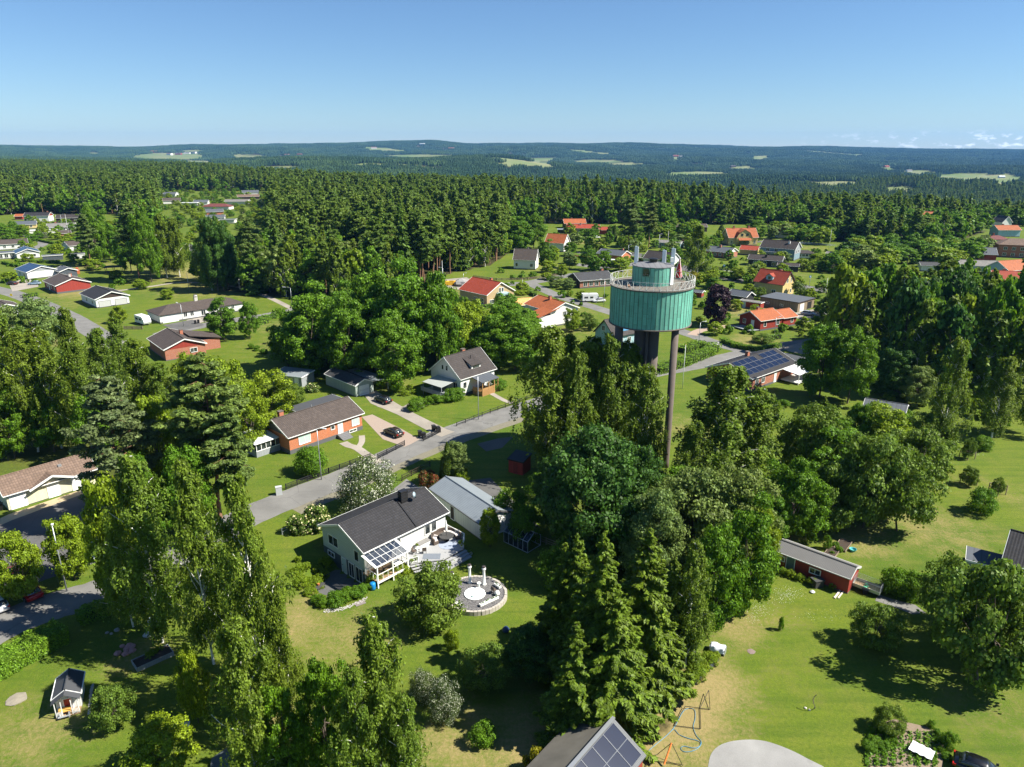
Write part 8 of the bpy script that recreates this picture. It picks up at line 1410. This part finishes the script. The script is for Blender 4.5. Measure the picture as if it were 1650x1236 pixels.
# hills: patches of woodland
def patch(n, ext, conif):
    Cs, Ns, Ss, Fs = [], [], [], []; V = []; F = []; off = 0
    for i in range(n):
        x, y = RNG.uniform(-ext/2, ext/2, 2); h = RNG.uniform(13, 22); con = RNG.random() < conif; r = RNG.uniform(2.2, 3.2) if con else RNG.uniform(3.2, 5); m_ = 6
        rings = [(0.12, r), (.5, r*.72), (1, .05)] if con else [(.15, r*.6), (.5, r), (.82, r*.72), (1, .1)]
        b = off
        for z, q in rings:
            th = np.arange(m_)*2*np.pi/m_+RNG.uniform(0, 1); rr_ = q*RNG.uniform(.8, 1.2, m_); V.append(np.stack([x+rr_*np.cos(th), y+rr_*np.sin(th), np.full(m_, z*h)+RNG.uniform(-.6, .6, m_)], 1)); off += m_
        for j in range(len(rings)-1):
            for k in range(m_): F.append((b+j*m_+k, b+j*m_+(k+1) % m_, b+(j+1)*m_+(k+1) % m_, b+(j+1)*m_+k))
    return npmesh('woodland', [(np.concatenate(V), np.array(F), 0)], [LM['farwood']], smooth=None)
fwm, tt, b_ = newmat('far_canopy'); nn_ = N(tt, "ShaderNodeNewGeometry"); n_ = noise(tt, .004, 4, nn_.outputs['Position']); n2_ = noise(tt, .03, 3, nn_.outputs['Position'])
c_ = mixc(tt, ramp(tt, n_, .42, .6), (.024, .054, .022), (.058, .100, .030)); c_ = mixc(tt, ramp(tt, n2_, .45, .7), c_, (.034, .066, .022)); tt.links.new(c_, b_.inputs['Base Color']); b_.inputs['Roughness'].default_value = .9; b_.inputs['Specular IOR Level'].default_value = .1; LM['farwood'] = fwm
PM = [patch(75, 62, .8) for _ in range(3)]+[patch(60, 62, .4) for _ in range(2)]
pts = []; y = 2000.
while y < 10300:
    sp = 55 if y < 4500 else 75; xm = y*.80+120; x = -xm
    while x < xm: pts.append((x+RNG.uniform(-.3, .3)*sp, y+RNG.uniform(-.3, .3)*sp, sp)); x += sp
    y += sp
A = np.array(pts); Z = terr(A[:, 0], A[:, 1]); px, py = proj(A[:, 0], A[:, 1], Z); rr_ = RNG.random(len(A))
cle = np.sin(A[:, 0]/330+2)*np.sin(A[:, 1]/410)+.6*np.sin(A[:, 0]/140+A[:, 1]/170)
ok = ~infield(px, py, 3.0) & ~(clear(A[:, 0], A[:, 1]) > 1.0) & (rr_ > .03); A = A[ok]; Z = Z[ok]; s = A[:, 2]/58
farm = np.array([(o.location.x, o.location.y) for o in C.objects if o.get('group') == 'farm buildings on the far hills'])
ok = np.ones(len(A), bool)
for fx_, fy_ in farm: ok &= ~((np.abs(A[:, 0]-fx_*A[:, 1]/fy_) < 40) & (A[:, 1] > fy_-260) & (A[:, 1] < fy_+20))
A = A[ok]; Z = Z[ok]; s = s[ok]
scatter('hill_woodland', np.stack([A[:, 0], A[:, 1], Z-1], 1), np.stack([s, s, RNG.uniform(.85, 1.15, len(s))], 1), RNG.uniform(0, 6.28, len(s)), PM, 'woodland covering the far hills and valley sides', 'woodland')
# ------------------------------------------------------------------ haze
vm = bpy.data.materials.new('haze'); vm.use_nodes = True; t = vm.node_tree; t.nodes.clear(); o_ = t.nodes.new("ShaderNodeOutputMaterial"); v = t.nodes.new("ShaderNodeVolumePrincipled"); v.inputs['Color'].default_value = (.20, .50, 1, 1); v.inputs['Density'].default_value = 4.0e-5; v.inputs['Anisotropy'].default_value = .1
t.links.new(v.outputs[0], o_.inputs['Volume']); hz = MB().box(-12000, -400, -200, 12000, 13500, 320).build('haze', vm); tag(hz, 'thin blue air over the whole valley', 'haze', kind='stuff')
